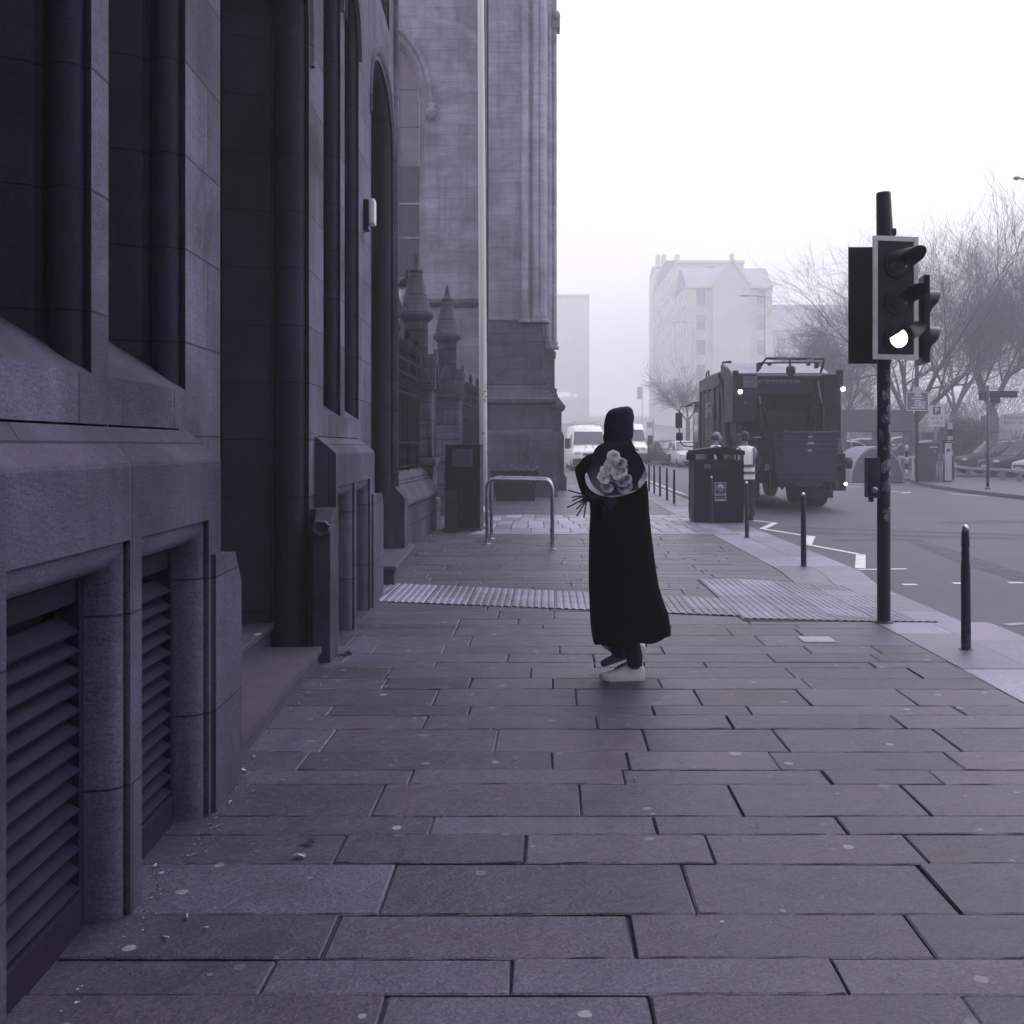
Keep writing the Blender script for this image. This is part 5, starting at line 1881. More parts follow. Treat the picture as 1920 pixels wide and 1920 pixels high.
# ------------------------------------------------------------------ traffic signal
TX, TY = gx(1657, 8.32), 8.32
TL = empty("traffic_light", (TX, TY, dip(TX, TY)), 0, "black traffic signal pole covered in torn stickers, lowest lamp lit, at the dropped kerb", "traffic light")
M_sig = mat("signal_black", 0.016, 0.42, 0.25, 5, 0.06, 60)
M_border = mat("signal_border", 0.75, 0.55, 0.15, 6, 0.05)
tz = lambda py, Y=8.32: gz(py, Y) - dip(TX, TY)
tx = lambda px, Y=8.32: gx(px, Y) - TX
mb = MB()
mb.lathe([(0.0535, -0.05), (0.0535, 3.0)], 28)
mb.build("pole", M_sig, TL, 40)
mb = MB()
mb.lathe([(0.075, 0.0), (0.072, 0.012), (0.056, 0.02)], 28)
mb.build("base_collar", M_sig, TL)
mb = MB()       # leaning stub above the head
mb.lathe([(0.068, 3.0), (0.066, 3.2), (0.058, 3.50), (0.056, 3.512), (0.02, 3.515)], 24, M=Mt((0.12, 0, 0.02), ry=-0.035))
mb.box(0.03, 0.09, -0.05, 0.04, 3.17, 3.23, 0.01)
mb.build("pole_top", M_sig, TL, 40)
# main head, turned slightly towards the road
HY = 8.12
hx0, hx1 = gx(1634, HY), gx(1725, HY)
hz0, hz1 = tz(674, HY), tz(443, HY)
hw_, hh = (hx1 - hx0) / 2, (hz1 - hz0) / 2
MH = Mt(((hx0 + hx1) / 2 - TX, HY - TY, (hz0 + hz1) / 2), rz=radians(9))
head = MB()
head.box(-hw_ + 0.018, hw_ - 0.018, 0.0, 0.012, -hh + 0.018, hh - 0.018, 0.003, 0, MH)
head.box(-0.125, 0.125, 0.012, 0.15, -hh + 0.09, hh - 0.09, 0.02, 0, MH)
for z in (-0.30, 0.0, 0.30):
    head.box(-0.02, 0.02, 0.12, 0.22, z - 0.02, z + 0.02, 0, 0, MH)
hd = head.build("signal_head", M_sig, TL)
bd = MB()
wd = 0.040
bd.box(-hw_, hw_, -0.005, 0.010, hh - wd, hh, 0.002, 0, MH)
bd.box(-hw_, hw_, -0.005, 0.010, -hh, -hh + wd, 0.002, 0, MH)
bd.box(-hw_, -hw_ + wd, -0.004, 0.010, -hh + wd, hh - wd, 0.002, 0, MH)
bd.box(hw_ - wd, hw_, -0.004, 0.010, -hh + wd, hh - wd, 0.002, 0, MH)
bd.build("white_border", M_border, hd)
lampz = (0.275, -0.02, -0.315)
M_lens = glassy("signal_lens", 0.015, 0.2)
M_go = emit("signal_lamp_lit", (1, 1, 1, 1), 2.5)
for i, lz in enumerate(lampz):
    c = Vector((0.012, -0.004, lz - 0.01))
    ln = MB()
    ln.lathe([(0.112, 0.0), (0.112, 0.02), (0.104, 0.024)], 32, M=MH @ Mt(c, rx=pi / 2))
    bz = ln.build("bezel", M_sig, hd, 40)
    g = MB()
    g.lathe([(0.100, 0.012), (0.085, 0.022), (0.05, 0.030), (0.01, 0.033)], 32, M=MH @ Mt(c, rx=pi / 2))
    g.build("lens", M_go if i == 2 else M_lens, bz)
    # hood: a cut tube pointing out and to the right
    h = MB()
    n = 30
    rings_o, rings_i = [], []
    dv = Vector((0.30, -1.0, 0.02)).normalized()
    for k in range(n + 1):
        a = radians(-28 + (236) * k / n)
        topness = max(0.0, sin(a))
        L = 0.04 + 0.21 * topness ** 0.55
        e = Vector((cos(a), 0, sin(a)))
        rings_o.append([c + e * 0.112, c + e * 0.112 + dv * L * 0.5, c + e * 0.108 + dv * L])
        rings_i.append([c + e * 0.107, c + e * 0.107 + dv * L * 0.5, c + e * 0.103 + dv * L])
    h.loft([[MH @ p for p in r_] for r_ in rings_o], False, (False, False), 0, True)
    h.loft([[MH @ p for p in r_] for r_ in rings_i], False, (False, False), 0, True)
    h.build("hood", M_sig, hd, fixn=False)
# rear-facing head seen edge-on / from behind on the left
mb = MB()
LYb = 8.52
lx0, lx1 = tx(1591, LYb), tx(1660, LYb)
mb.box(lx0, lx1 + 0.05, LYb - TY, LYb - TY + 0.014, tz(682, LYb), tz(463, LYb), 0.004)
mb.box(lx0 + 0.06, lx1 - 0.03, LYb - TY + 0.014, LYb - TY + 0.16, tz(660, LYb), tz(485, LYb), 0.02)
mb.box(-0.03, 0.03, -0.02, LYb - TY + 0.03, tz(640, LYb), tz(630, LYb))
mb.box(-0.03, 0.03, -0.02, LYb - TY + 0.03, tz(520, LYb), tz(510, LYb))
mb.build("signal_head", M_sig, TL)
# pedestrian head on the right, seen in profile, facing along the crossing
mb = MB()
RX = tx(1732)
M2 = Mt((RX, 0.02, (tz(520) + tz(682)) / 2), rz=radians(-8))
hh2 = (tz(520) - tz(682)) / 2
mb.box(-0.028, 0.022, -0.16, 0.16, -hh2 + 0.0, hh2, 0.006, 0, M2)
mb.box(-0.14, -0.028, -0.10, 0.10, -hh2 + 0.05, hh2 - 0.1, 0.01, 0, M2)
mb.box(-0.2, -0.1, -0.02, 0.02, 0.1, 0.14, 0, 0, M2)
mb.box(-0.2, -0.1, -0.02, 0.02, -0.2, -0.16, 0, 0, M2)
ph = mb.build("pedestrian_head", M_sig, TL)
for z in (0.135, -0.165):
    h = MB()
    n = 24
    A, B_, C_ = [], [], []
    for k in range(n + 1):
        a = radians(-40 + 260 * k / n)
        e = Vector((0, cos(a), sin(a)))
        L = 0.03 + 0.075 * max(0, sin(a) + 0.35) ** 0.5
        c = Vector((0.02, 0, z))
        A.append([M2 @ (c + e * 0.115), M2 @ (c + e * 0.115 + Vector((L * 0.7, 0, 0))), M2 @ (c + e * 0.105 + Vector((L, 0, 0))), M2 @ (c + e * 0.100 + Vector((L, 0, 0))), M2 @ (c + e * 0.105)])
    h.loft(A, False, (False, False), 0, True)
    h.build("hood", M_sig, ph, fixn=False)
    g = MB()
    g.lathe([(0.10, 0.0), (0.08, 0.012), (0.02, 0.018)], 24, M=M2 @ Mt((0.022, 0, z), ry=pi / 2))
    g.build("lens", M_lens, ph)
# push button unit
pb_ = MB()
pb_.box(tx(1624), tx(1647), -0.06, 0.06, tz(933), tz(857), 0.014)
pb_.box(tx(1630), tx(1636), -0.03, 0.03, tz(941), tz(931), 0.005)
pu = pb_.build("push_button_unit", mat("button_unit", 0.035, 0.5, 0.35, 10, 0.1), TL)
m = MB()
m.box(tx(1626), tx(1645), -0.066, -0.0605, tz(905), tz(862), 0.003)
m.build("face_plate", mat("button_face", 0.06, 0.4, 0.5, 12, 0.05), pu)
m = MB()
m.lathe([(0.026, 0), (0.024, 0.010), (0.01, 0.014)], 18, M=Mt((tx(1635.5), -0.0605, tz(918)), rx=pi / 2))
m.build("button", M_steel, pu)
# torn stickers wrapped on the pole
r = random.Random(21)
M_st = [mat("sticker_tone", v, 0.55, 0.75, sc_, 0.1, 40) for v, sc_ in ((0.10, 22), (0.22, 28), (0.035, 18), (0.30, 34), (0.14, 40), (0.05, 26))]
def stick(z0, z1, a0, a1, m_, ragged=0.2, rr_=0.0545):
    s = MB()
    n = max(3, int((a1 - a0) / 0.16))
    A, B_ = [], []
    for k in range(n + 1):
        a = a0 + (a1 - a0) * k / n
        h = z1 - z0
        ja, jb = r.uniform(0, ragged) * h, r.uniform(0, ragged) * h
        A.append(Vector((rr_ * cos(a), rr_ * sin(a), z0 + ja)))
        B_.append(Vector((rr_ * cos(a), rr_ * sin(a), z1 - jb)))
    s.loft([A, B_], False, (False, False), 0, True)
    s.build("sticker", m_, TL, fixn=False)
fr = -pi / 2
k = 0
for py0, py1, a0, a1, mi in ((925, 898, -2.2, -0.9, 4), (915, 890, -1.3, -0.5, 1), (890, 862, -2.3, -1.2, 1), (880, 852, -1.5, -0.6, 3), (862, 848, -2.5, -0.5, 2), (852, 828, -1.2, -0.4, 0),
                             (832, 800, -2.6, -1.9, 4), (815, 795, -1.1, -0.45, 3), (797, 772, -2.3, -1.0, 4), (788, 780, -1.6, -1.2, 3), (776, 758, -1.5, -0.4, 1), (768, 750, -2.5, -1.7, 5),
                             (752, 726, -2.1, -1.1, 1), (722, 700, -1.6, -0.7, 4), (704, 690, -1.8, -1.2, 0), (900, 880, -1.0, -0.3, 3), (872, 866, -1.3, -0.8, 3), (845, 838, -2.0, -1.4, 1),
                             (964, 950, -2.0, -0.8, 4), (978, 962, -1.9, -1.1, 1), (955, 948, -1.1, -0.6, 3), (820, 806, -1.7, -1.2, 2), (742, 733, -1.9, -1.35, 3), (912, 902, -2.6, -1.9, 0)):
    stick(tz(py0), tz(py1), a0, a1, M_st[mi], 0.35, 0.0540 + 0.0004 * (k % 5))
    k += 1

# ------------------------------------------------------------------ refuse truck
TRX, TRY = 4.60, 24.6         # rear left corner of the tail
TR = empty("refuse_truck", (TRX + 1.28, TRY, -0.10), 0, "dark rear-loading refuse truck, tail open towards the pavement, work lamps on, container on its lift", "truck")
M_trk = mat("truck_paint", 0.014, 0.5, 0.35, 3, 0.08, 25, spec=0.3)
M_trkd = mat("truck_dirty_steel", 0.012, 0.6, 0.5, 5, 0.25, 25)
M_trkl = mat("truck_pale_and_skylit", 0.20, 0.4, 0.06, 1, 0.02, 20)  # pale fittings; on the crown this grey stands for sky light
M_trkm = mat("truck_side_panel", 0.024, 0.5, 0.3, 2.5, 0.05, 20, spec=0.3)
# local: x across (0 centre), y forward (0 = tail), z up from road
def tl(px, Y): return gx(px, Y) - TRX - 1.28
def th(py, Y): return gz(py, Y) + 0.10
def P2(m, name, mt, par=TR, **k): return m.build(name, mt, par, **k)
def boxes(name, mt, par, *bs):
    for q in bs:
        m = MB()
        m.box(*q)
        m.build(name, mt, par)
HWD = 1.27
m = MB()        # compactor body
m.prism([(-HWD, 1.15), (HWD, 1.15), (HWD, 3.50), (HWD - 0.12, 3.62), (-HWD + 0.12, 3.62), (-HWD, 3.50)], 2.7, 6.3, 'y')
bdy = P2(m, "body", M_trkm)
m = MB()
for y_ in (2.75, 3.6, 4.5, 5.4, 6.2):
    m.box(-HWD - 0.045, -HWD + 0.01, y_ - 0.05, y_ + 0.05, 1.2, 3.5, 0.008)
    m.box(HWD - 0.01, HWD + 0.045, y_ - 0.05, y_ + 0.05, 1.2, 3.5, 0.008)
m.box(-HWD - 0.05, -HWD + 0.01, 2.72, 6.28, 3.16, 3.52, 0.01)
m.box(-HWD - 0.05, -HWD + 0.01, 2.72, 6.28, 1.15, 1.35, 0.01)
P2(m, "ribs", M_trk, bdy)
m = MB()
m.box(-HWD - 0.03, -HWD - 0.005, 3.65, 4.46, 1.4, 3.1, 0.004)
m.box(-HWD - 0.03, -HWD - 0.005, 4.55, 5.36, 1.4, 3.1, 0.004)
P2(m, "side_panel", M_trkm, bdy)
m = MB()
MT = Mt((-HWD - 0.052, 4.45, 2.55)) @ Matrix.Rotation(-pi / 2, 4, 'Z') @ FACE
m.text("BIFFA", 0.62, MT, 0.004, shear=0.25, sx=0.78)
P2(m, "lettering", mat("truck_lettering", 0.36, 0.5, 0.3, 6, 0), bdy)
m = MB()
for k in range(3):
    m.box(-HWD - 0.05, -HWD - 0.04, 3.75, 4.95, 1.72 + 0.1 * k, 1.76 + 0.1 * k)
P2(m, "livery_stripe", mat("truck_stripe", 0.07, 0.5, 0.3, 6, 0), bdy)
m = MB()       # roof clutter
m.box(-1.0, 1.0, 3.0, 6.0, 3.62, 3.68, 0.02)
m.tube([(-1.15, 5.9, 3.5), (-1.15, 5.9, 3.75), (-1.15, 5.5, 3.78), (-1.15, 5.4, 3.6)], 0.025, 8)
m.tube([(-1.15, 3.0, 3.6), (-1.15, 2.9, 3.80), (-1.0, 2.7, 3.80)], 0.05, 8)
m.box(-1.2, -1.05, 2.9, 3.1, 3.6, 3.76, 0.02)
P2(m, "roof_fittings", M_trkd, bdy)
m = MB()       # cab ahead of the body
cabp = [(6.45, 0.55), (8.25, 0.55), (8.30, 1.5), (8.15, 2.75), (7.9, 2.95), (6.45, 2.95)]
m.prism(cabp, -1.22, 1.22, 'x')
cabo = P2(m, "cab", M_trk)
m = MB()
m.prism([(7.0, 1.7), (8.0, 1.7), (7.92, 2.6), (7.0, 2.6)], -1.235, -1.215, 'x')
P2(m, "side_window", M_glassdark, cabo)
m = MB()
m.prism([(7.0, 1.7), (8.0, 1.7), (7.92, 2.6), (7.0, 2.6)], 1.215, 1.235, 'x')
P2(m, "side_window", M_glassdark, cabo)
m = MB()
m.box(-1.22, -1.02, 6.3, 6.45, 1.5, 3.0, 0.01)
m.prism([(-1.25, 2.96), (-1.55, 2.82), (-1.55, 2.79), (-1.25, 2.90)], 7.7, 8.2, 'y')
P2(m, "deflector", M_trk, cabo)
mr_ = MB()
mr_.tube([(-1.24, 8.05, 2.85), (-1.62, 8.2, 2.82), (-1.70, 8.2, 2.6)], 0.02, 8)
mr_.box(-1.80, -1.58, 8.14, 8.24, 2.12, 2.62, 0.03)
mr_.tube([(-1.69, 8.2, 2.12), (-1.66, 8.2, 1.98)], 0.02, 8)
mr_.box(-1.78, -1.56, 8.14, 8.24, 1.72, 1.98, 0.04)
mr_.tube([(-1.66, 8.2, 1.74), (-1.55, 8.2, 1.55), (-1.24, 8.1, 1.52)], 0.022, 8)
mo = P2(mr_, "mirror", M_black, cabo)
g = MB()
g.box(-1.78, -1.60, 8.135, 8.142, 2.16, 2.58)
P2(g, "mirror_glass", mat("mirror_glass", 0.35, 0.1, 0.4, 3, 0, metal=1.0), mo)
g = MB()
g.box(-1.76, -1.58, 8.135, 8.142, 1.75, 1.95)
P2(g, "mirror_glass", mat("mirror_glass", 0.35, 0.1, 0.4, 3, 0, metal=1.0), mo)
m = MB()
m.box(-1.0, 1.0, 0.8, 8.2, 0.62, 0.95, 0.02)
m.box(-1.2, 1.2, 6.3, 6.5, 0.7, 1.15, 0.02)
m.box(-1.24, -1.0, 2.6, 3.7, 0.55, 1.05, 0.03)
m.box(1.0, 1.24, 2.6, 5.7, 0.55, 1.05, 0.03)
P2(m, "chassis", M_trkd)
# tailgate: two thick cheeks, floor, sloping crown, dark throat
def cheek(sx):
    m = MB()
    xa, xb_ = (sx * HWD, sx * (HWD - 0.13))
    m.prism([(2.66, 1.05), (2.66, 3.66), (2.3, 3.66), (1.55, 3.52), (0.95, 3.1), (0.55, 2.55), (0.35, 1.75), (0.05, 1.35), (0.0, 0.95), (0.3, 0.72), (2.0, 0.8)], min(xa, xb_), max(xa, xb_), 'x')
    return P2(m, "tailgate_cheek", M_trk)
cL, cR = cheek(-1), cheek(1)
m = MB()        # lift ram and rails on the cheek outside
for sx in (-1, 1):
    m = MB()
    m.tube([(sx * (HWD + 0.05), 2.4, 3.3), (sx * (HWD + 0.05), 1.1, 1.5)], 0.055, 10)
    m.tube([(sx * (HWD + 0.05), 1.7, 2.35), (sx * (HWD + 0.05), 0.95, 1.3)], 0.035, 10)
    m.box(sx * (HWD + 0.02) - 0.05, sx * (HWD + 0.02) + 0.05, 0.9, 1.1, 1.2, 1.4, 0.02)
    P2(m, "ram", M_trkd)
m = MB()        # boxes flanking the throat, carrying plate and lamps
xl0, xl1 = tl(1376, 24.7), tl(1421, 24.7)
m.box(xl0, xl1, 0.25, 1.5, th(790, 24.7), th(700, 24.7), 0.02)
m.box(xl0, xl0 + 0.13, 0.15, 0.28, th(735, 24.7), th(694, 24.7), 0.02)
P2(m, "tail_box", M_trk)
m = MB()
xr0, xr1 = tl(1547, 24.7), tl(1580, 24.7)
m.box(xr0, xr1, 0.25, 1.5, th(760, 24.7), th(701, 24.7), 0.02)
m.box(xr1 - 0.12, xr1 + 0.02, 0.1, 0.28, th(728, 24.7), th(693, 24.7), 0.02)
P2(m, "tail_box", M_trk)
m = MB()
m.box(xr0, xr1 + 0.04, 0.35, 1.2, th(880, 24.7), th(760, 24.7), 0.03)
m.box(xr1 - 0.02, xr1 + 0.10, 0.2, 0.34, th(905, 24.7), th(850, 24.7), 0.02)
m.box(xr0 + 0.05, xr1 + 0.06, 0.02, 0.3, th(920, 24.7), th(880, 24.7), 0.02)
P2(m, "lamp_board", M_trk)
m = MB()
m.box(xl0 - 0.02, xl0 + 0.5, 0.35, 1.2, th(905, 24.7), th(850, 24.7), 0.03)
P2(m, "tail_box", M_trk)
# hoses, rave rail and catches on the tail: the clutter of a working lorry
for px, yy in ((1424, 0.2), (1544, 0.2)):
    m = MB()
    m.tube([(tl(px, 24.8), yy, th(760, 24.8)), (tl(px + 2, 24.8), yy - 0.05, th(790, 24.8)), (tl(px - 3, 24.8), yy - 0.02, th(830, 24.8)), (tl(px + 3, 24.8), yy, th(860, 24.8))], 0.022, 8)
    P2(m, "hose", M_rubber)
for px in (1436, 1470, 1505, 1530):
    m = MB()
    m.box(tl(px, 24.8) - 0.05, tl(px, 24.8) + 0.05, 0.04, 0.14, th(822, 24.8), th(812, 24.8), 0.01)
    P2(m, "comb_bracket", M_trkd)
m = MB()
m.tube([(tl(1430, 25.5), 1.3, th(742, 25.5)), (tl(1440, 25.5), 1.0, th(790, 25.5))], 0.06, 10)
m.tube([(tl(1435, 25.5), 1.15, th(766, 25.5)), (tl(1442, 25.5), 0.95, th(800, 25.5))], 0.04, 10)
P2(m, "packer_ram", M_trk)
m = MB()
m.tube([(tl(1528, 25.5), 1.3, th(742, 25.5)), (tl(1521, 25.5), 1.0, th(790, 25.5))], 0.06, 10)
m.tube([(tl(1525, 25.5), 1.15, th(766, 25.5)), (tl(1519, 25.5), 0.95, th(800, 25.5))], 0.04, 10)
P2(m, "packer_ram", M_trk)
m = MB()
m.prism([(1.2, 1.9), (1.6, 2.0), (1.5, 2.5), (1.1, 2.4)], tl(1428, 25.8), tl(1536, 25.8), 'x')
P2(m, "packer_blade", M_trkd)
for px, py in ((1389, 815), (1391, 845), (1583, 872)):
    m = MB()
    m.box(tl(px - 5, 24.6), tl(px + 5, 24.6), 0.03, 0.12, th(py + 2, 24.6), th(py - 2, 24.6), 0.01)
    P2(m, "catch", M_trkl)
m = MB()        # throat
ya, yb_ = 1.15, 0.25
m.prism([(0.35, 1.22), (0.9, 1.15), (1.6, 1.5), (2.0, 2.3), (2.0, 2.98), (1.4, 3.05), (1.42, 3.0), (1.95, 2.94), (1.95, 2.3), (1.55, 1.55), (0.88, 1.2), (0.35, 1.28)], -HWD + 0.12, HWD - 0.12, 'x')
P2(m, "hopper", M_trkd)
m = MB()
m.box(-HWD + 0.1, HWD - 0.1, 0.15, 0.38, 0.98, 1.30, 0.02)
m.box(-HWD + 0.1, HWD - 0.1, 0.10, 0.16, 1.18, 1.30, 0.01)
P2(m, "sill", M_trk)
# sloping crown above the throat, sky light put into its pale colour
m = MB()
x0, x1 = tl(1378, 25.5), tl(1541, 25.2)
m.prism([(0.95, th(703, 25.2)), (0.98, th(697, 25.2)), (2.3, th(679, 26.5)), (2.5, th(679, 26.5)), (2.5, 2.9), (1.2, 2.9)], -HWD + 0.02, HWD - 0.10, 'x')
P2(m, "crown_panel", M_trkl)
m = MB()
m.box(tl(1422, 25), tl(1545, 25), 0.86, 1.05, th(712, 25.4), th(704, 25.4), 0.02)
P2(m, "throat_lintel", M_trk)
m = MB()
m.box(tl(1426, 25), tl(1509, 25), 0.84, 0.855, th(718.5, 25.4), th(712.5, 25.4))
sg = P2(m, "warning_strip", mat("pale_strip", 0.20, 0.6, 0.4, 14, 0))
m = MB()
r = random.Random(3)
xx = tl(1428, 25)
while xx < tl(1506, 25):
    w_ = r.uniform(0.02, 0.05)
    m.box(xx, xx + w_, 0.834, 0.8395, th(718, 25.4), th(714, 25.4))
    xx += w_ + r.uniform(0.02, 0.05)
P2(m, "strip_print", M_trk, sg)
m = MB()        # pale edge trims curving down the throat
def edge(pts):
    m.loft([[Vector((tl(px, 24.9) - 0.015, 0.22, th(py, 24.9))) for px, py in pts], [Vector((tl(px, 24.9) + 0.02, 0.22, th(py, 24.9))) for px, py in pts], [Vector((tl(px, 24.9) + 0.02, 0.27, th(py, 24.9))) for px, py in pts]], False, (False, False), 0, False)
edge([(1533, 714), (1534, 728), (1536, 740), (1539, 752), (1541, 756)])
edge([(1423, 742), (1424, 752), (1425.5, 758)])
P2(m, "edge_trim", M_trkl, fixn=False)
# roll bar over the tail with lamps and camera
m = MB()
bz_ = th(672, 25.2)
pts = [(tl(1419, 25.2), 0.6, th(697, 25.2)), (tl(1430, 25.2), 0.6, th(681, 25.2)), (tl(1437, 25.2), 0.6, bz_), (tl(1545, 25.2), 0.6, bz_ - 0.01), (tl(1546, 25.2), 0.7, th(680, 25.2)), (tl(1548, 25.2), 1.1, th(700, 25.2))]
m.tube(pts, 0.032, 10)
m.tube([(tl(1424, 25.2), 0.7, th(680, 25.2)), (tl(1541, 25.2), 0.7, th(679, 25.2))], 0.02, 8)
m.box(tl(1420, 25.2), tl(1427, 25.2), 0.55, 0.75, th(692, 25.2), th(680, 25.2), 0.01)
rb = P2(m, "rear_frame", M_trk)
for px in (1463, 1519):
    m = MB()
    m.box(tl(px - 7, 25.2), tl(px + 7, 25.2), 0.53, 0.62, bz_ - 0.045, bz_ + 0.045, 0.02)
    P2(m, "marker_lamp", M_trkl, rb)
m = MB()
m.tube([(tl(1481, 25.2), 0.6, bz_), (tl(1481, 25.2), 0.58, th(686, 25.2))], 0.03, 8)
m.lathe([(0.06, -0.16), (0.12, -0.06), (0.12, 0.05), (0.05, 0.10)], 6, (tl(1482, 25.2), 0.56, th(693, 25.2)))
P2(m, "camera", M_black, rb)
for px in (1444, 1517, 1532):
    m = MB()
    m.box(tl(px - 3, 25.2), tl(px + 3, 25.2), 0.6, 0.75, th(685 if px < 1530 else 690, 25.2), th(679, 25.2), 0.01)
    P2(m, "work_light", M_black, rb)
# lit lamps
for px, py, rr_ in ((1388, 734.5, 0.055), (1578.5, 730, 0.055), (1582, 907, 0.055)):
    m = MB()
    m.lathe([(rr_, 0), (rr_ * 0.95, 0.02), (rr_ * 0.4, 0.035)], 18, M=Mt((tl(px, 24.75), 0.15 if px < 1400 else 0.05, th(py, 24.75)), rx=pi / 2))
    P2(m, "tail_lamp", M_lamp)
m = MB()
m.lathe([(0.055, 0), (0.05, 0.02), (0.02, 0.03)], 14, M=Mt((-1.30, 7.9, 0.95), rx=pi / 2))
m.box(-1.3, -1.2, 7.9, 8.0, 0.88, 1.02)
P2(m, "side_lamp", M_lamp)
for px in (1568,):
    m = MB()
    m.box(tl(px - 4, 24.7), tl(px + 3, 24.7), 0.0, 0.04, th(917, 24.7), th(900, 24.7), 0.006)
    P2(m, "reflector", mat("lamp_red_lens", 0.10, 0.3, 0.3, 9, 0))
# number plate
m = MB()
pc = (tl(1406.5, 24.85), 0.243, th(716, 24.85))
m.box(pc[0] - 0.17, pc[0] + 0.17, 0.238, 0.25, pc[2] - 0.14, pc[2] + 0.14)
pl = P2(m, "number_plate", mat("truck_plate", 0.17, 0.5, 0.2, 8, 0))
m = MB()
m.text("SN70", 0.135, Mt((pc[0], 0.236, pc[2] + 0.065)) @ FACE, 0.001, sx=0.85)
m.text("AYJ", 0.135, Mt((pc[0], 0.236, pc[2] - 0.068)) @ FACE, 0.001, sx=0.85)
P2(m, "plate_characters", M_ink, pl)
m = MB()        # warning triangle
xx, zz = tl(1398, 24.85), th(754, 24.85)
m.prism([(xx - 0.05, zz - 0.04), (xx + 0.05, zz - 0.04), (xx, zz + 0.05)], 0.236, 0.247, 'y')
P2(m, "warning_triangle", mat("triangle_print", 0.12, 0.5, 0.2, 8, 0))
m = MB()
m.box(tl(1413, 24.6), tl(1428, 24.6), 0.08, 0.098, th(820.5, 24.6), th(818.5, 24.6))
P2(m, "control_label", M_plate)
m = MB()
m.box(tl(1436, 24.6), tl(1446, 24.6), 0.1, 0.13, th(883, 24.6), th(870, 24.6))
P2(m, "control_label", mat("control_label", 0.2, 0.5, 0.2, 8, 0))
# lift arms
m = MB()
for px in (1452, 1568):
    m.box(tl(px - 3, 24.3), tl(px + 3, 24.3), -0.25, 0.15, 0.95, 1.35, 0.02)
    m.box(tl(px - 3, 24.3), tl(px + 3, 24.3), -0.15, 0.10, 0.5, 1.0, 0.02)
m.box(tl(1452, 24.3), tl(1568, 24.3), -0.06, 0.06, 0.55, 0.65, 0.02)
m.box(tl(1560, 24.3), tl(1592, 24.3), -0.1, 0.05, 1.02, 1.12, 0.02)
m.lathe([(0.1, -0.15), (0.13, 0.0), (0.09, 0.12)], 10, (tl(1594, 24.4), 0.0, 1.15))
P2(m, "lift_arm", M_trkd)
# wheels
def wheel(parent, x, y_, r_, w_, name="wheel", dual=False):
    m = MB()
    pr = [(r_ * 0.62, -w_ / 2), (r_ * 0.9, -w_ / 2), (r_, -w_ * 0.36), (r_, w_ * 0.36), (r_ * 0.9, w_ / 2), (r_ * 0.62, w_ / 2)]
    m.lathe(pr, 28, M=Mt((x, y_, r_), ry=pi / 2))
    o = m.build(name, M_rubber, parent, 40)
    m = MB()
    m.lathe([(r_ * 0.61, -w_ * 0.4), (r_ * 0.5, -w_ * 0.30), (r_ * 0.2, -w_ * 0.42), (r_ * 0.2, w_ * 0.42), (r_ * 0.5, w_ * 0.30), (r_ * 0.61, w_ * 0.4)], 20, M=Mt((x, y_, r_), ry=pi / 2))
    m.build("rim", M_rim if parent is not TR else M_trkd, o, 40)
    return o
for y_ in (1.55, 2.9):
    for sx in (-1, 1):
        wheel(TR, sx * 0.92, y_, 0.5, 0.58)
for sx in (-1, 1):
    wheel(TR, sx * 1.05, 7.2, 0.5, 0.32)
m = MB()
for sx in (-1, 1):
    m.box(sx * 0.92 - 0.3, sx * 0.92 + 0.3, 0.75, 0.78, 0.25, 0.95)
P2(m, "mud_flap", M_rubber)

# wheeled container held on the lift
CY = 23.95
WC = empty("waste_container", (gx(1510, CY), CY, -0.10), 0, "big ribbed four-wheeled waste container held up on the lift at the truck's tail", "waste container")
M_cont = mat("container_steel", 0.055, 0.5, 0.3, 4, 0.1, 30)
cz = lambda py: gz(py, CY) + 0.10
cw_t, cw_b = (1561 - 1459) / 2 * CY / 1900, (1558 - 1467) / 2 * CY / 1900
z0, z1 = cz(903), cz(815)
m = MB()
m.loft([rbox(cw_b, 0.38, z0), rbox(cw_b + 0.01, 0.40, z0 + 0.06), rbox(cw_t, 0.50, z1), rbox(cw_t - 0.03, 0.47, z1), rbox(cw_t - 0.05, 0.44, z0 + 0.2)], True, (True, True), 0, False)
for k in range(9):
    t = 0.08 + 0.1 * k
    zz = z0 + (z1 - z0) * t
    hw2, hd2 = cw_b + (cw_t - cw_b) * t, 0.40 + 0.1 * t
    if k in (4, 5):
        continue
    m.loft([rbox(hw2 + 0.002, hd2 + 0.002, zz - 0.022), rbox(hw2 + 0.016, hd2 + 0.016, zz - 0.012), rbox(hw2 + 0.016, hd2 + 0.016, zz + 0.012), rbox(hw2 + 0.002, hd2 + 0.002, zz + 0.022)], True, (False, False), 0, False)
m.build("tub", M_cont, WC)
m = MB()
m.box(-cw_t - 0.02, cw_t + 0.02, -0.53, 0.52, z1, z1 + 0.05, 0.015)
m.tube([(-cw_t, -0.52, z1 + 0.06), (cw_t, -0.52, z1 + 0.06)], 0.014, 8)
for sx in (-0.93, -0.83, 0.83, 0.93):
    m.ball((sx * cw_t, -0.53, z1 + 0.07), 0.03, 8)
m.build("lid", M_cont, WC)
for px0, px1, py0, py1 in ((1505, 1513, 821, 818), (1504, 1516, 833, 829), (1504.5, 1512, 846, 842.5)):
    m = MB()
    t = (cz(py0) - z0) / (z1 - z0)
    yq = -(0.40 + 0.1 * t) - 0.02
    m.box(gx(px0, CY) - gx(1510, CY), gx(px1, CY) - gx(1510, CY), yq - 0.004, yq + 0.004, cz(py0), cz(py1))
    m.build("label", M_plate, WC)
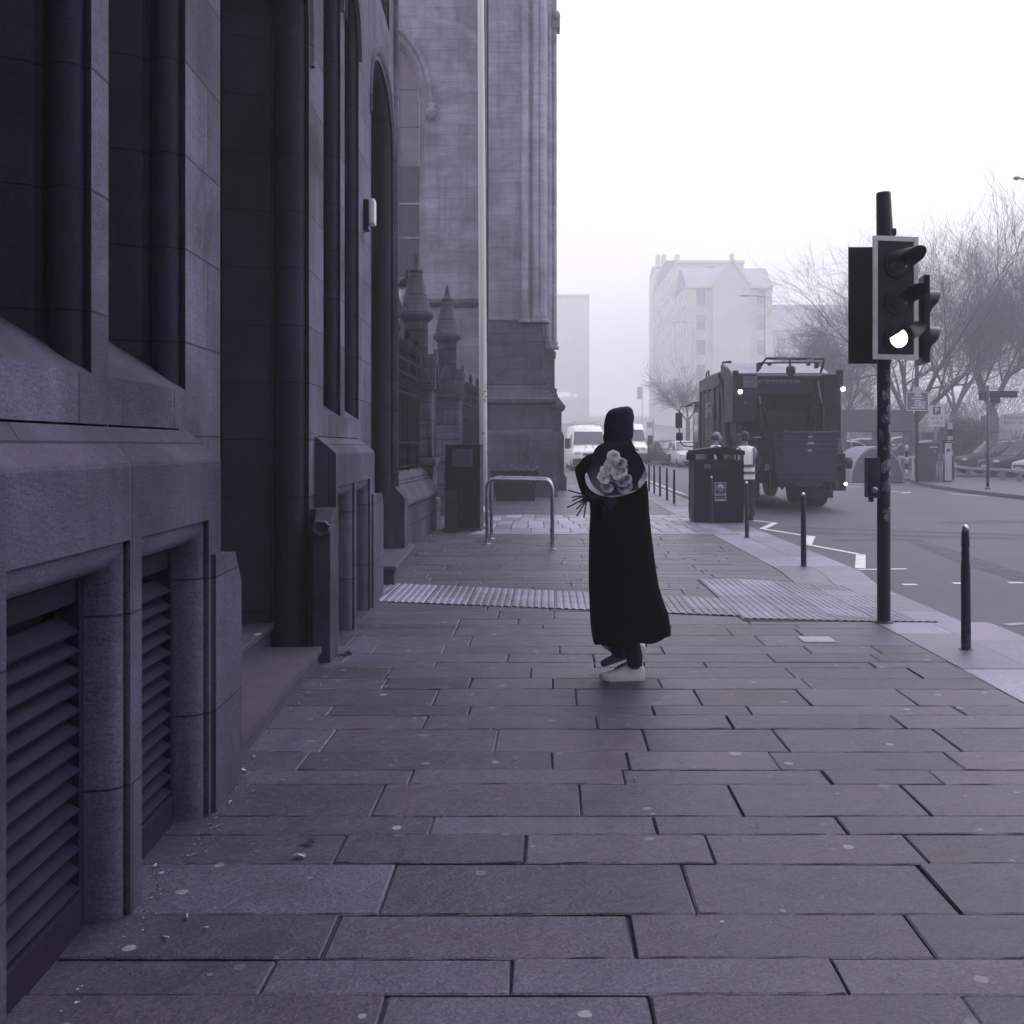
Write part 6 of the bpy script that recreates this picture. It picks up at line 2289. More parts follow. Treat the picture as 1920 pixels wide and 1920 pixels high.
for sx in (-1, 1):
    for yy in (-0.28, 0.28):
        m = MB()
        m.box(sx * 0.48 - 0.035, sx * 0.48 + 0.035, yy - 0.04, yy + 0.04, z0 - 0.08, z0)
        m.lathe([(0.08, -0.025), (0.085, 0.0), (0.08, 0.025)], 16, M=Mt((sx * 0.48, yy + 0.03, z0 - 0.12), ry=pi / 2))
        m.build("castor", M_rubber, WC)
m = MB()
m.box(-0.3, 0.3, -0.37, -0.34, z0 - 0.11, z0 - 0.005, 0.01)
m.build("kick_plate", M_cont, WC)
# ------------------------------------------------------------------ cars and vans
def paint(v): return mat("car_paint", v, 0.38, 0.06, 2, 0.0, 10, spec=0.4)
M_lampglass = mat("headlamp_glass", 0.45, 0.12, 0.3, 12, 0, spec=0.9)
M_trim = mat("black_trim", 0.012, 0.55, 0.2, 6, 0.05)
M_screen = mat("windscreen_glass", 0.05, 0.14, 0.3, 1.2, 0.0, spec=0.9)

def car(x, y_, z, rz, paintm, lab, L=4.2, Wd=1.76, H=1.46, group=None, lit=False, wagon=0.0):
    """nose towards local -Y"""
    C_ = empty("parked_car", (x, y_, z), rz, lab, "car", group)
    h, l = Wd / 2, L / 2
    m = MB()
    # stations along the car: y, half width, sill z, waist z
    st_ = [(-l, 0.70, 0.38, 0.58), (-l + 0.06, 0.82, 0.26, 0.68), (-l + 0.3, 0.94, 0.20, 0.76), (-l + 0.8, 1.0, 0.19, 0.86), (-l + 1.25, 1.0, 0.19, 0.93), (0, 1.0, 0.19, 0.96), (l - 0.9, 1.0, 0.19, 0.98), (l - 0.35, 0.97, 0.22, 0.99), (l - 0.06, 0.88, 0.30, 0.95), (l, 0.78, 0.42, 0.85)]
    rings = []
    for yy, f, zs_, zw in st_:
        w_ = h * f
        rings.append([Vector(p) for p in ((-w_ * 0.90, yy, zs_), (-w_ * 0.99, yy, zs_ + 0.10), (-w_, yy, (zs_ + zw) / 2), (-w_ * 0.985, yy, zw - 0.10), (-w_ * 0.93, yy, zw - 0.015), (-w_ * 0.5, yy, zw + 0.035), (0, yy, zw + 0.05),
                                         (w_ * 0.5, yy, zw + 0.035), (w_ * 0.93, yy, zw - 0.015), (w_ * 0.985, yy, zw - 0.10), (w_, yy, (zs_ + zw) / 2), (w_ * 0.99, yy, zs_ + 0.10), (w_ * 0.90, yy, zs_))])
    m.loft(rings)
    body = m.build("body", paintm, C_, 40)
    g = MB()
    gs = [(-l + 1.05, 0.90, 0.93, 0.94), (-l + 1.75, 0.78, 0.94, H - 0.06), (-l + 2.2, 0.75, 0.95, H - 0.01), (l - 1.1, 0.75, 0.96, H - 0.02), (l - 0.62 + wagon, 0.76, 0.96, H - 0.12), (l - 0.22 + wagon * 0.3, 0.84, 0.96, 1.0)]
    rings = []
    for yy, f, zb_, zt_ in gs:
        wb_, wt_ = h * 0.92, h * f
        rings.append([Vector((-wb_, yy, zb_ - 0.03)), Vector((-wt_ - (wb_ - wt_) * 0.2, yy, zt_ - 0.08 * (zt_ - zb_) - 0.02)), Vector((-wt_ * 0.9, yy, zt_)), Vector((0, yy, zt_ + 0.02)), Vector((wt_ * 0.9, yy, zt_)), Vector((wt_ + (wb_ - wt_) * 0.2, yy, zt_ - 0.08 * (zt_ - zb_) - 0.02)), Vector((wb_, yy, zb_ - 0.03))])
    g.loft(rings, True, (True, True), 0, True)
    g.build("glasshouse", M_screen, C_, 30)
    r_ = MB()
    rr_ = []
    for yy, f, zb_, zt_ in gs[1:5]:
        wt_ = h * f
        rr_.append([Vector((-wt_ * 0.98, yy, zt_ - 0.03)), Vector((-wt_ * 0.88, yy, zt_ + 0.012)), Vector((0, yy, zt_ + 0.035)), Vector((wt_ * 0.88, yy, zt_ + 0.012)), Vector((wt_ * 0.98, yy, zt_ - 0.03))])
    r_.loft(rr_, False, (False, False), 0, True)
    for sx in (-1, 1):
        r_.tube([(sx * h * 0.92, gs[0][0], 0.93), (sx * h * 0.775, gs[1][0], gs[1][3] - 0.01)], 0.035, 6)
        r_.tube([(sx * h * 0.935, 0.05, 0.95), (sx * h * 0.79, 0.12, H - 0.06)], 0.03, 6)
        r_.tube([(sx * h * 0.92, gs[5][0] - 0.05, 0.97), (sx * h * 0.78, gs[4][0], gs[4][3] - 0.02)], 0.06, 6)
    r_.build("roof", paintm, C_, fixn=False)
    for sx in (-1, 1):
        q = MB()
        q.ball((sx * h * 0.70, -l + 0.18, 0.66), (0.18, 0.14, 0.075), 12)
        q.build("headlight", M_lamp if lit else M_lampglass, C_)
        q = MB()
        q.ball((sx * h * 0.80, l - 0.10, 0.80), (0.13, 0.10, 0.09), 10)
        q.build("tail_light", mat("tail_lens", 0.08, 0.2, 0.2, 9, 0), C_)
        q = MB()
        q.ball((sx * (h + 0.10), -l + 1.5, 1.0), (0.10, 0.06, 0.07), 10)
        q.build("wing_mirror", paintm, C_)
        for yy in (-l + 0.82, l - 0.80):
            wheel(C_, sx * (h - 0.12), yy, 0.31, 0.21)
    q = MB()
    q.box(-h * 0.55, h * 0.55, -l - 0.006, -l + 0.1, 0.46, 0.60, 0.02)
    q.box(-h * 0.75, h * 0.75, -l + 0.02, -l + 0.15, 0.26, 0.40, 0.03)
    q.build("grille", M_trim, C_)
    q = MB()
    q.box(-0.26, 0.26, -l - 0.02, -l, 0.41, 0.52)
    q.build("number_plate", M_plate, C_)
    return C_

def van(x, y_, z, rz, lab, rack=False, lit=False):
    V_ = empty("van", (x, y_, z), rz, lab, "van")
    pm = mat("white_van_paint", 0.70, 0.3, 0.05, 2, 0.0, 10, coat=0.3)
    h, L, H = 0.99, 5.2, 2.45
    m = MB()
    st_ = [(-2.6, 0.80, 0.32, 0.85), (-2.52, 0.92, 0.28, 1.02), (-2.2, 0.97, 0.26, 1.16), (-1.85, 0.98, 0.26, 1.32), (-1.15, 0.98, 0.26, 2.02), (-0.85, 0.99, 0.26, 2.28), (-0.3, 1.0, 0.26, 2.43), (2.4, 1.0, 0.26, 2.45), (2.55, 0.98, 0.3, 2.40), (2.6, 0.95, 0.34, 2.35)]
    rings = []
    for yy, f, zs_, zt_ in st_:
        w_ = h * f
        wt_ = w_ * (0.93 - 0.12 * max(0, min(1, (zt_ - 1.2) / 1.2)))
        zm_ = min(1.15, zt_ - 0.12)
        rings.append([Vector(p) for p in ((-w_ * 0.94, yy, zs_), (-w_, yy, zs_ + 0.15), (-w_, yy, zm_), (-wt_ - 0.01, yy, zt_ - 0.14 if zt_ > 1.4 else zt_ - 0.06), (-wt_ * 0.90, yy, zt_ - 0.02), (0, yy, zt_ + 0.02), (wt_ * 0.90, yy, zt_ - 0.02), (wt_ + 0.01, yy, zt_ - 0.14 if zt_ > 1.4 else zt_ - 0.06), (w_, yy, zm_), (w_, yy, zs_ + 0.15), (w_ * 0.94, yy, zs_))])
    m.loft(rings)
    m.build("body", pm, V_, 35)
    g = MB()
    a, b_ = Vector((0, -1.80, 1.38)), Vector((0, -1.12, 2.05))
    nrm = Vector((0, -(b_.z - a.z), (b_.y - a.y))).normalized() * 0.025
    g.loft([[a + nrm + Vector((sx * 0.86, 0, 0)) for sx in (-1, -0.5, 0, 0.5, 1)], [b_ + nrm + Vector((sx * 0.75, 0, 0)) for sx in (-1, -0.5, 0, 0.5, 1)]], False, (False, False), 0, True)
    g.build("windscreen", M_screen, V_)
    g = MB()
    for sx in (-1, 1):
        g.add([(sx * 0.985, -1.55, 1.22), (sx * 0.985, -0.55, 1.22), (sx * 0.90, -0.55, 1.95), (sx * 0.90, -0.95, 1.95)], [(0, 1, 2, 3)])
    g.build("side_window", M_screen, V_)
    for sx in (-1, 1):
        q = MB()
        q.tube([(sx * 0.97, -1.5, 1.3), (sx * 1.12, -1.55, 1.35)], 0.03, 6)
        q.box(sx * 1.14 - 0.14, sx * 1.14 + 0.14, -1.62, -1.48, 1.16, 1.72, 0.04)
        q.build("wing_mirror", M_trim, V_)
        q = MB()
        q.ball((sx * 0.68, -2.50, 0.92), (0.19, 0.12, 0.11), 12)
        q.build("headlight", M_lamp if (lit and sx < 0) else M_lampglass, V_)
        for yy in (-1.65, 1.45):
            wheel(V_, sx * 0.86, yy, 0.34, 0.23)
    q = MB()
    q.box(-0.95, 0.95, -2.66, -2.40, 0.28, 0.66, 0.06)
    q.build("bumper", M_trim, V_)
    q = MB()
    q.box(-0.42, 0.42, -2.63, -2.5, 0.80, 0.93, 0.02)
    q.build("grille", M_trim, V_)
    q = MB()
    q.box(-0.26, 0.26, -2.68, -2.66, 0.44, 0.55)
    q.build("number_plate", M_plate, V_)
    q = MB()
    for sx in (-1, 1):
        q.tube([(sx * 0.2, -2.22, 1.19), (sx * 0.2 - 0.05, -1.85, 1.36)], 0.012, 5)
    q.build("wipers", M_trim, V_)
    if rack:
        q = MB()
        for yy in (-0.2, 1.0, 2.2):
            q.tube([(-0.75, yy, 2.42), (-0.75, yy, 2.62), (0.75, yy, 2.62), (0.75, yy, 2.42)], 0.02, 6)
        for sx in (-0.6, 0, 0.6):
            q.tube([(sx, -0.4, 2.64), (sx, 2.3, 2.64)], 0.03, 6)
        q.build("roof_rack", M_greypole, V_)
    return V_
zr = lambda y_: -0.10 + terr(y_)
VY = 55.0
van(gx(1101, 53.5), VY, zr(53), 0.06, "white panel van with a roof rack, facing us at the church corner", rack=True)
van(gx(1186, 60), 62.0, zr(60), -0.04, "white van with a lit headlamp, half hidden behind the woman's hat", lit=True)
car(gx(1258, 59), 60.5, zr(59), 0.22, paint(0.035), "dark hatchback facing us up the misty street, farther from the truck's mirror", group=None)
car(gx(1292, 57), 58.5, zr(57), 0.10, paint(0.55), "pale car nose-on just beyond the truck's cab, partly hidden by it")
# car park on the right: cars behind the low rail
cars = [(21.4, 48.2, -1.50, 0.018, "near-black car with bright roof edge, farthest of the row nosing up to the low rail", 4.4),
        (21.5, 45.3, -1.46, 0.03, "dark car in the middle of the row nosing up to the low rail", 4.3),
        (21.7, 42.4, -1.53, 0.5, "pale car nearest in the row at the low rail, almost out of the picture", 4.2)]
for x, y_, rz, v, lab, L in cars:
    car(x, y_, 0.02 + terr(y_), rz, paint(v), lab, L, 1.78, 1.60)
car(gx(1605, 55), 56.0, zr(56), 1.5, paint(0.5), "pale hatchback parked side-on between the truck's tail and the bike hangar", 4.1, 1.7, 1.5)
car(gx(1648, 62), 63.0, zr(63), 1.55, paint(0.28), "grey car side-on under the dark canopy", 4.2, 1.7, 1.45)
car(gx(1722, 66), 67.0, zr(67), 1.5, paint(0.45), "pale car behind the leaning tree trunk and timed parking sign", 4.2, 1.7, 1.45)
car(gx(1752, 58), 59.0, zr(59), 1.45, paint(0.03), "dark car in front of the hedge mound behind the ticket machine", 4.2, 1.7, 1.4)
# ------------------------------------------------------------------ street furniture across the road
ZP = 0.02
def P3(px, Y): return gx(px, Y)
# bike hangar
HX, HYY = gx(1645, 41.5), 41.5
BH = empty("bike_hangar", (HX, HYY, -0.10), 0, "half-round ribbed bike hangar standing at the road edge behind the signal pole", "bike hangar")
R_ = (1695 - 1594) / 2 * 41.5 / 1900
RZ = gz(838, 41.5) + 0.10
arc = lambda f, n=28: [(-R_ * f * cos(pi * k / n), RZ * f * sin(pi * k / n) ** 0.92 if 0 < k < n else 0.0) for k in range(n + 1)]
M_hang = mat("hangar_panel", 0.13, 0.5, 0.08, 3, 0.03)
m = MB()
m.prism([(p[0], 0.06 + p[1] * 0.96) for p in arc(0.97)], 0.0, 0.03, 'y')
m.build("end_panel", M_hang, BH)
m = MB()
o_, i_ = arc(1.0), arc(0.94)
m.loft([[Vector((p[0], -0.02, 0.02 + p[1])) for p in o_], [Vector((p[0], -0.02, 0.02 + p[1])) for p in i_], [Vector((p[0], 0.03, 0.02 + p[1])) for p in i_]], False, (False, False), 0, False)
m.loft([[Vector((p[0], -0.02, 0.02 + p[1])) for p in o_], [Vector((p[0], 0.08, 0.02 + p[1])) for p in o_]], False, (False, False), 0, True)
m.build("rim", mat("hangar_rim", 0.34, 0.4, 0.08, 4, 0.02), BH)
m = MB()
rings = []
for k in range(49):
    yy = 0.08 + 2.5 * k / 48
    f = 0.985 + (0.02 if (k // 2) % 2 else 0.0)
    rings.append([Vector((p[0], yy, 0.02 + p[1])) for p in arc(f)])
m.loft(rings, False, (False, False), 0, False)
m.build("ribbed_cover", mat("hangar_cover", 0.26, 0.45, 0.1, 4, 0.03), BH)
m = MB()
m.box(-R_ - 0.02, R_ + 0.02, -0.03, 2.6, 0.0, 0.07, 0.01)
m.build("base", M_black, BH)

# sign post with grey information plate
def post(m, x, z0, z1, r_, y_=0.0, n=14): m.lathe([(r_, z0), (r_, z1)], n, (x, y_, 0))
SY = 40.0
SP = empty("parking_sign", (gx(1719, SY), SY, ZP), 0, "grey timed-parking plate with white border on a tall post, left of the ticket machine", "sign")
m = MB()
post(m, 0, -0.02, gz(745, SY), 0.065)
m.build("post", M_iron, SP)
m = MB()
post(m, 0, gz(745, SY), gz(520, SY), 0.08)
m.build("lamp_column", mat("pale_column", 0.20, 0.5, 0.1, 3, 0.03), SP)
m = MB()
sx0, sx1, sz0, sz1 = gx(1698, SY) - gx(1719, SY), gx(1739, SY) - gx(1719, SY), gz(771, SY), gz(736, SY)
m.box(sx0, sx1, -0.11, -0.095, sz0, sz1, 0.004)
pt_ = m.build("plate", mat("grey_sign_plate", 0.14, 0.5, 0.1, 4, 0.02), SP)
m = MB()
b_ = 0.02
for q in ((sx0, sx1, sz0, sz0 + b_), (sx0, sx1, sz1 - b_, sz1), (sx0, sx0 + b_, sz0, sz1), (sx1 - b_, sx1, sz0, sz1)):
    m.box(q[0], q[1], -0.117, -0.111, q[2], q[3])
m.build("plate_border", M_white, pt_)
m = MB()
xc = (sx0 + sx1) / 2
for k, (tx_, s_) in enumerate((("NO ENTRY", 0.10), ("EXCEPT AUTHORISED", 0.062), ("VEHICLES", 0.085), ("AND", 0.08), ("PERMIT HOLDERS", 0.07), ("BEYOND THIS POINT", 0.064))):
    pass
lines = ((0.30, 0.75), (0.55, 0.62), (0.25, 0.50), (0.28, 0.38), (0.42, 0.25), (0.62, 0.12))
r = random.Random(5)
for wd_, t in lines:          # rows of small lettering, too small to read
    x = xc - wd_ * (sx1 - sx0) / 2
    while x < xc + wd_ * (sx1 - sx0) / 2:
        l = r.uniform(0.02, 0.045)
        m.box(x, x + l, -0.116, -0.111, sz0 + t * (sz1 - sz0), sz0 + t * (sz1 - sz0) + 0.045)
        x += l + 0.012
m.build("plate_lettering", M_white, pt_)
m = MB()
m.box(-0.12, 0.12, -0.135, -0.12, gz(742, SY), gz(727, SY), 0.003)
m.build("sticker", M_plate, SP)
m = MB()
for k in range(4):
    m.box(0.03, 0.30, -0.137, -0.119, gz(768 - 4 * k, SY), gz(765.6 - 4 * k, SY), 0, 0, Mt((0, 0, 0), ry=0.0))
m.build("sticker", M_plate, SP)

# NCP sign
NY = 41.5
NS = empty("car_park_sign", (gx(1754, NY), NY, ZP), 0, "white car park sign with dark P square and NCP lettering on a pale post", "sign")
m = MB()
post(m, 0, -0.02, gz(770, NY), 0.055)
m.build("post", mat("pale_post", 0.22, 0.5, 0.1, 3, 0.02), NS)
x0, x1, z0, z1 = gx(1740, NY) - gx(1754, NY), gx(1769.5, NY) - gx(1754, NY), gz(801, NY), gz(761, NY)
m = MB()
m.box(x0, x1, -0.10, -0.08, z0, z1, 0.004)
bo = m.build("board", mat("sign_white", 0.50, 0.5, 0.05, 3, 0.02), NS)
xc = (x0 + x1) / 2
pzc = gz(771, NY)
m = MB()
m.box(xc - 0.15, xc + 0.15, -0.107, -0.1005, pzc - 0.16, pzc + 0.16, 0.003)
ps = m.build("parking_square", mat("sign_dark", 0.03, 0.5, 0.1, 3, 0), bo)
m = MB()
m.text("P", 0.32, Mt((xc, -0.108, pzc)) @ FACE, 0.002)
m.build("letter", M_white, ps)
m = MB()
m.text("N C P", 0.17, Mt((xc, -0.103, gz(785.5, NY))) @ FACE, 0.002, sx=1.15)
for k, wd_ in enumerate((0.22, 0.38)):
    x = xc - wd_ / 2
    while x < xc + wd_ / 2:
        m.box(x, x + 0.025, -0.104, -0.1005, gz(793.5 + 2.6 * k, NY), gz(792.5 + 2.6 * k, NY))
        x += 0.034
m.build("lettering", mat("sign_grey", 0.06, 0.5, 0.1, 3, 0), bo)
m = MB()
m.box(-0.42, 0.30, 0.3, 0.9, 0.3, gz(811, 42.0), 0.03)
m.build("cabinet", mat("grey_cabinet", 0.10, 0.5, 0.1, 3, 0.02), NS)

# ticket machine with pitched top
KY = 40.2
TM = empty("ticket_machine", (gx(1741, KY), KY, ZP), 0.35, "dark grey ticket machine cabinet with a pitched top", "ticket machine")
zt = gz(832, KY)
m = MB()
m.box(-0.30, 0.30, -0.30, 0.30, -0.02, zt, 0.015)
m.build("body", mat("kiosk_grey", 0.06, 0.45, 0.25, 3, 0.03), TM)
m = MB()
m.prism([(-0.34, zt), (0.34, zt), (0.34, zt + 0.03), (0.0, zt + 0.13), (-0.34, zt + 0.03)], -0.34, 0.34, 'y')
m.build("top", mat("kiosk_top", 0.16, 0.4, 0.2, 3, 0.03), TM)
m = MB()
m.box(-0.2, 0.2, -0.308, -0.302, zt - 0.18, zt - 0.13)
m.lathe([(0.035, 0), (0.03, 0.01)], 12, M=Mt((0.05, -0.302, zt - 0.32), rx=pi / 2))
m.build("payment_panel", M_plate, TM)

# slim white payment post
QY = 39.4
PT = empty("payment_post", (gx(1777, QY), QY, ZP), -0.1, "slim white-fronted payment post beside the ticket machine", "payment post")
zt = gz(829, QY)
m = MB()
m.box(-0.15, 0.15, -0.02, 0.14, 0, zt, 0.01)
m.build("body", M_black, PT)
m = MB()
m.box(-0.12, 0.14, -0.035, -0.02, 0.08, zt - 0.06, 0.006)
m.build("front", mat("post_white", 0.45, 0.45, 0.08, 3, 0.02), PT)
m = MB()
m.box(-0.2, 0.2, -0.1, 0.18, zt, zt + 0.07, 0.03)
m.build("cap", M_black, PT)
m = MB()
m.box(-0.05, 0.07, -0.042, -0.036, gz(848, QY), gz(842.5, QY))
m.lathe([(0.02, 0), (0.015, 0.006)], 10, M=Mt((-0.03, -0.036, gz(867, QY)), rx=pi / 2))
m.build("screen", M_ink, PT)
m = MB()
m.lathe([(0.07, 0), (0.05, 0.02)], 12, M=Mt((0.0, -0.09, zt + 0.0), rx=0.0))
m.build("lamp", M_white, PT)
M_arm2 = mat("galvanised_guard", 0.24, 0.5, 0.15, 5, 0.05)
# steel guard hoops at its foot
GH = empty("guard_rail", (gx(1761.5, 39.0), 39.0, ZP), 0, "little upright steel guard at the foot of the payment post", "guard rail")
m = MB()
for dx in (-0.10, 0.0, 0.10):
    m.tube([(dx, 0, -0.02), (dx, 0, gz(869, 39))], 0.035, 10)
m.build("uprights", M_arm2, GH)
m = MB()
m.box(-0.14, 0.14, -0.05, 0.05, gz(869, 39), gz(868, 39) + 0.02, 0.01)
m.tube([(-0.02, 0, gz(868, 39)), (-0.02, 0, gz(853, 39)), (0.16, 0, gz(853, 39)), (0.16, 0, gz(868, 39))], 0.03, 8)
m.build("top_rail", M_arm2, GH)
# striped barrier post
def striped(px, Y, y0, y1, lab, tone):
    S = empty("striped_post", (gx(px, Y), Y, ZP + terr(Y)), 0, lab, "post")
    zt, n = gz(y0, Y) - terr(Y), 5
    for k in range(n):
        m = MB()
        m.lathe([(0.07, zt * k / n), (0.07, zt * (k + 1) / n)], 12)
        m.build("band", M_plate if (k + tone) % 2 == 0 else M_iron, S)
striped(1700, 46.0, 835, 878, "black and white banded post beside the timed-parking sign", 0)
m = MB()
UP = empty("barrier_arm", (gx(1782, 42.0), 42.0, ZP), 0, "raised banded car park barrier arm behind the payment post", "barrier")
m.box(-0.12, 0.12, -0.12, 0.12, 0, 1.0, 0.02)
m.build("housing", M_black, UP)
for k in range(5):
    m = MB()
    m.box(-0.10, 0.0, -0.03, 0.03, 1.0 + 0.28 * k, 1.28 + 0.28 * k)
    m.box(0.0, 0.08, -0.025, 0.025, 1.0 + 0.28 * k, 1.28 + 0.28 * k)
    m.build("arm_band", M_plate if k % 2 == 0 else M_iron, UP)

# fingerpost
FY = 33.4
FG = empty("fingerpost", (gx(1852, FY), FY, ZP), 0, "slim grey pedestrian fingerpost with dark direction arms in front of the parked cars", "signpost")
m = MB()
post(m, 0, -0.02, gz(725, FY), 0.05)
m.lathe([(0.10, 0), (0.09, 0.05), (0.05, 0.08)], 14)
m.build("post", mat("post_grey", 0.09, 0.45, 0.15, 3, 0.02), FG)
m = MB()
m.lathe([(0.06, gz(725, FY)), (0.05, gz(722, FY)), (0.01, gz(719, FY))], 14)
m.build("finial", M_white, FG)
M_arm = mat("fingerpost_arm", 0.02, 0.45, 0.15, 3, 0.02)
for k, (pa, pb, ya, yb_, rz, nl) in enumerate(((1834, 1848, 735, 752, 0.3, 3), (1856, 1874, 735, 757, -0.6, 4), (1874, 1909, 734, 746.5, 0.0, 1))):
    if k == 2:
        pa = 1857
    m = MB()
    xa, xb_ = gx(pa, FY) - gx(1852, FY), gx(pb, FY) - gx(1852, FY)
    yo = 0.06 if k == 2 else -0.04
    m.box(xa, xb_, yo - 0.02, yo + 0.02, gz(yb_, FY), gz(ya, FY), 0.004)
    a = m.build("arm", M_arm, FG)
    m = MB()
    for j in range(nl):
        zz = gz(yb_, FY) + (j + 0.6) / (nl + 0.1) * (gz(ya, FY) - gz(yb_, FY))
        x = xa + 0.04
        while x < xb_ - 0.05:
            l = r.uniform(0.02, 0.04)
            m.box(x, min(xb_ - 0.03, x + l), yo - 0.025, yo - 0.0205, zz - 0.012, zz + 0.012)
            x += l + 0.015
    m.build("arm_lettering", M_band, a)

# low timber-style rail in front of the car park
LR = empty("knee_rail", (0, 0, 0), 0, "low pale knee rail on short posts in front of the parked cars", "rail")
pr = [(1787, 872, 46.0), (1815, 875.5, 44.0), (1852, 877, 42.5), (1880, 878.5, 41.0), (1912, 882, 39.5), (1960, 888, 37.5)]
pts = [at(*q) for q in pr]
m = MB()
for a, b_ in zip(pts[:-1], pts[1:]):
    d = (b_ - a).normalized()
    n_ = Vector((-d.y, d.x, 0)).normalized() * 0.06
    up = Vector((0, 0, 0.10))
    m.loft([[a - n_ - up, a + n_ - up, a + n_, a - n_], [b_ - n_ - up, b_ + n_ - up, b_ + n_, b_ - n_]], True, (True, True), 0, False)
m.build("rail", mat("pale_rail", 0.30, 0.6, 0.15, 3, 0.1), LR)
for q in pts[1:]:
    m = MB()
    m.box(q.x - 0.07, q.x + 0.07, q.y - 0.06, q.y + 0.06, 0.0, q.z - 0.1, 0.01)
    m.build("rail_post", mat("rail_post_grey", 0.2, 0.6, 0.15, 3, 0.1), LR)
LR2 = empty("knee_rail", (0, 0, 0), 0, "far pale rail running behind the banded post and bike hangar", "rail")
m = MB()
a, b_ = at(1684, 857, 47), at(1715, 859, 47)
m.box(a.x, b_.x, 46.95, 47.05, a.z - 0.06, a.z + 0.06)
m.build("rail", M_plate, LR2)
m = MB()
for t in (0.1, 0.9):
    m.box(a.x + (b_.x - a.x) * t - 0.04, a.x + (b_.x - a.x) * t + 0.04, 46.97, 47.04, 0, a.z - 0.06)
m.build("rail_post", M_plate, LR2)

# dark canopy on posts beyond the truck's tail
CY_ = 52.0
CN = empty("canopy", (gx(1640, CY_), CY_, terr(CY_)), 0, "long flat dark canopy on posts beyond the truck, over parked cars", "canopy")
xa, xb_ = gx(1580, CY_) - gx(1640, CY_), gx(1712, CY_) - gx(1640, CY_)
m = MB()
m.box(xa, xb_, 0, 3.0, gz(809, CY_) - terr(CY_), gz(768, CY_) - terr(CY_), 0.02)
m.build("roof", mat("canopy_grey", 0.075, 0.6, 0.1, 2, 0.03), CN)
M_cpost = mat("canopy_post", 0.11, 0.6, 0.3, 2, 0.1)
for x in (xa + 0.2, (xa + xb_) / 2, xb_ - 0.2):
    m = MB()
    m.box(x - 0.12, x + 0.12, 0.4, 0.64, 0, gz(809, CY_) - terr(CY_))
    m.build("post", M_cpost, CN)

# clipped shrub mound behind the machines
def bush(px0, px1, py0, Y, n, lab, seed, tone=M_leaf, name="shrub_mound"):
    B = empty(name, (gx((px0 + px1) / 2, Y), Y, terr(Y)), 0, lab, "shrub")
    hw_, hz_ = (px1 - px0) / 2 * Y / 1900, gz(py0, Y) - terr(Y)
    r = random.Random(seed)
    m = MB()
    for k in range(n):
        u, v_ = r.uniform(0, 2 * pi), r.uniform(0.02, 1)
        rr_ = r.uniform(0.8, 1.03)
        el_ = math.asin(v_)
        p = Vector((hw_ * cos(el_) ** 0.7 * cos(u) * rr_, hw_ * 0.7 * cos(el_) * sin(u) * rr_, hz_ * sin(el_) * rr_))
        d = Vector((r.uniform(-1, 1), r.uniform(-1, 1), r.uniform(-1, 1))).normalized() * r.uniform(0.08, 0.18)
        e = d.orthogonal().normalized() * r.uniform(0.03, 0.06)
        m.add([p - e, p + d * 0.5 + e, p + d, p + d * 0.5 - e], [(0, 1, 2, 3)])
    m.build("foliage", tone, B, fixn=False)
    m = MB()
    m.ball((0, 0, 0), (hw_ * 0.86, hw_ * 0.6, hz_ * 0.86), 16)
    m.build("inner_growth", M_bark, B)
bush(1748, 1862, 784, 56, 8000, "big dark rounded shrub mound behind the payment post", 5)
bush(1692, 1762, 812, 60, 3000, "low dark hedge behind the ticket machine and car park sign", 6)
bush(1850, 1960, 812, 60, 3000, "low dark hedge behind the parked cars at the picture's right edge", 8)

# banner board at far right
AY = 58.0
BN = empty("banner_board", (gx(1915, AY), AY, terr(AY)), -0.1, "long white letting banner board on posts at the picture's right edge", "banner")
xa, xb_ = gx(1876, AY) - gx(1915, AY), gx(1990, AY) - gx(1915, AY)
zb_, zt_ = gz(806, AY) - terr(AY), gz(776, AY) - terr(AY)
m = MB()
m.box(xa, xb_, -0.03, 0.03, zb_, zt_, 0.005)
bo = m.build("board", mat("banner_white", 0.5, 0.5, 0.1, 2, 0.02), BN)
m = MB()
m.text("Enterprise", 0.36, Mt((gx(1908, AY) - gx(1915, AY), -0.035, gz(783, AY) - terr(AY))) @ FACE, 0.003)
m.text("RENT-A-CAR", 0.30, Mt((gx(1911, AY) - gx(1915, AY), -0.035, gz(793, AY) - terr(AY))) @ FACE, 0.003)
m.build("lettering", mat("banner_ink", 0.15, 0.5, 0.1, 3, 0), bo)
for x in (xa + 0.3, 0, xb_ - 0.3):
    m = MB()
    m.box(x - 0.05, x + 0.05, 0.03, 0.13, 0, zb_ + 0.1)
    m.build("post", M_plate, BN)
m = MB()
m.box(gx(1873, AY) - gx(1915, AY), gx(1898, AY) - gx(1915, AY), 0.05, 0.1, gz(825, AY) - terr(AY), gz(806, AY) - terr(AY))
m.build("lower_panel", M_plate, BN)
m = MB()
GP = empty("grey_cabinet", (gx(1855, 57), 57.0, terr(57)), 0, "tall grey twin-panel cabinet behind the fingerpost", "cabinet")
m.box(-0.40, -0.005, -0.2, 0.2, 0, gz(779, 57) - terr(57), 0.02)
m.box(0.005, 0.42, -0.2, 0.2, 0, gz(779, 57) - terr(57), 0.02)
m.build("body", mat("cabinet_mid_grey", 0.14, 0.5, 0.1, 3, 0.02), GP)
m = MB()
m.box(-0.43, 0.45, -0.25, 0.25, gz(812, 57) - terr(57), gz(809, 57) - terr(57), 0.01)
m.build("rail", M_trim, GP)

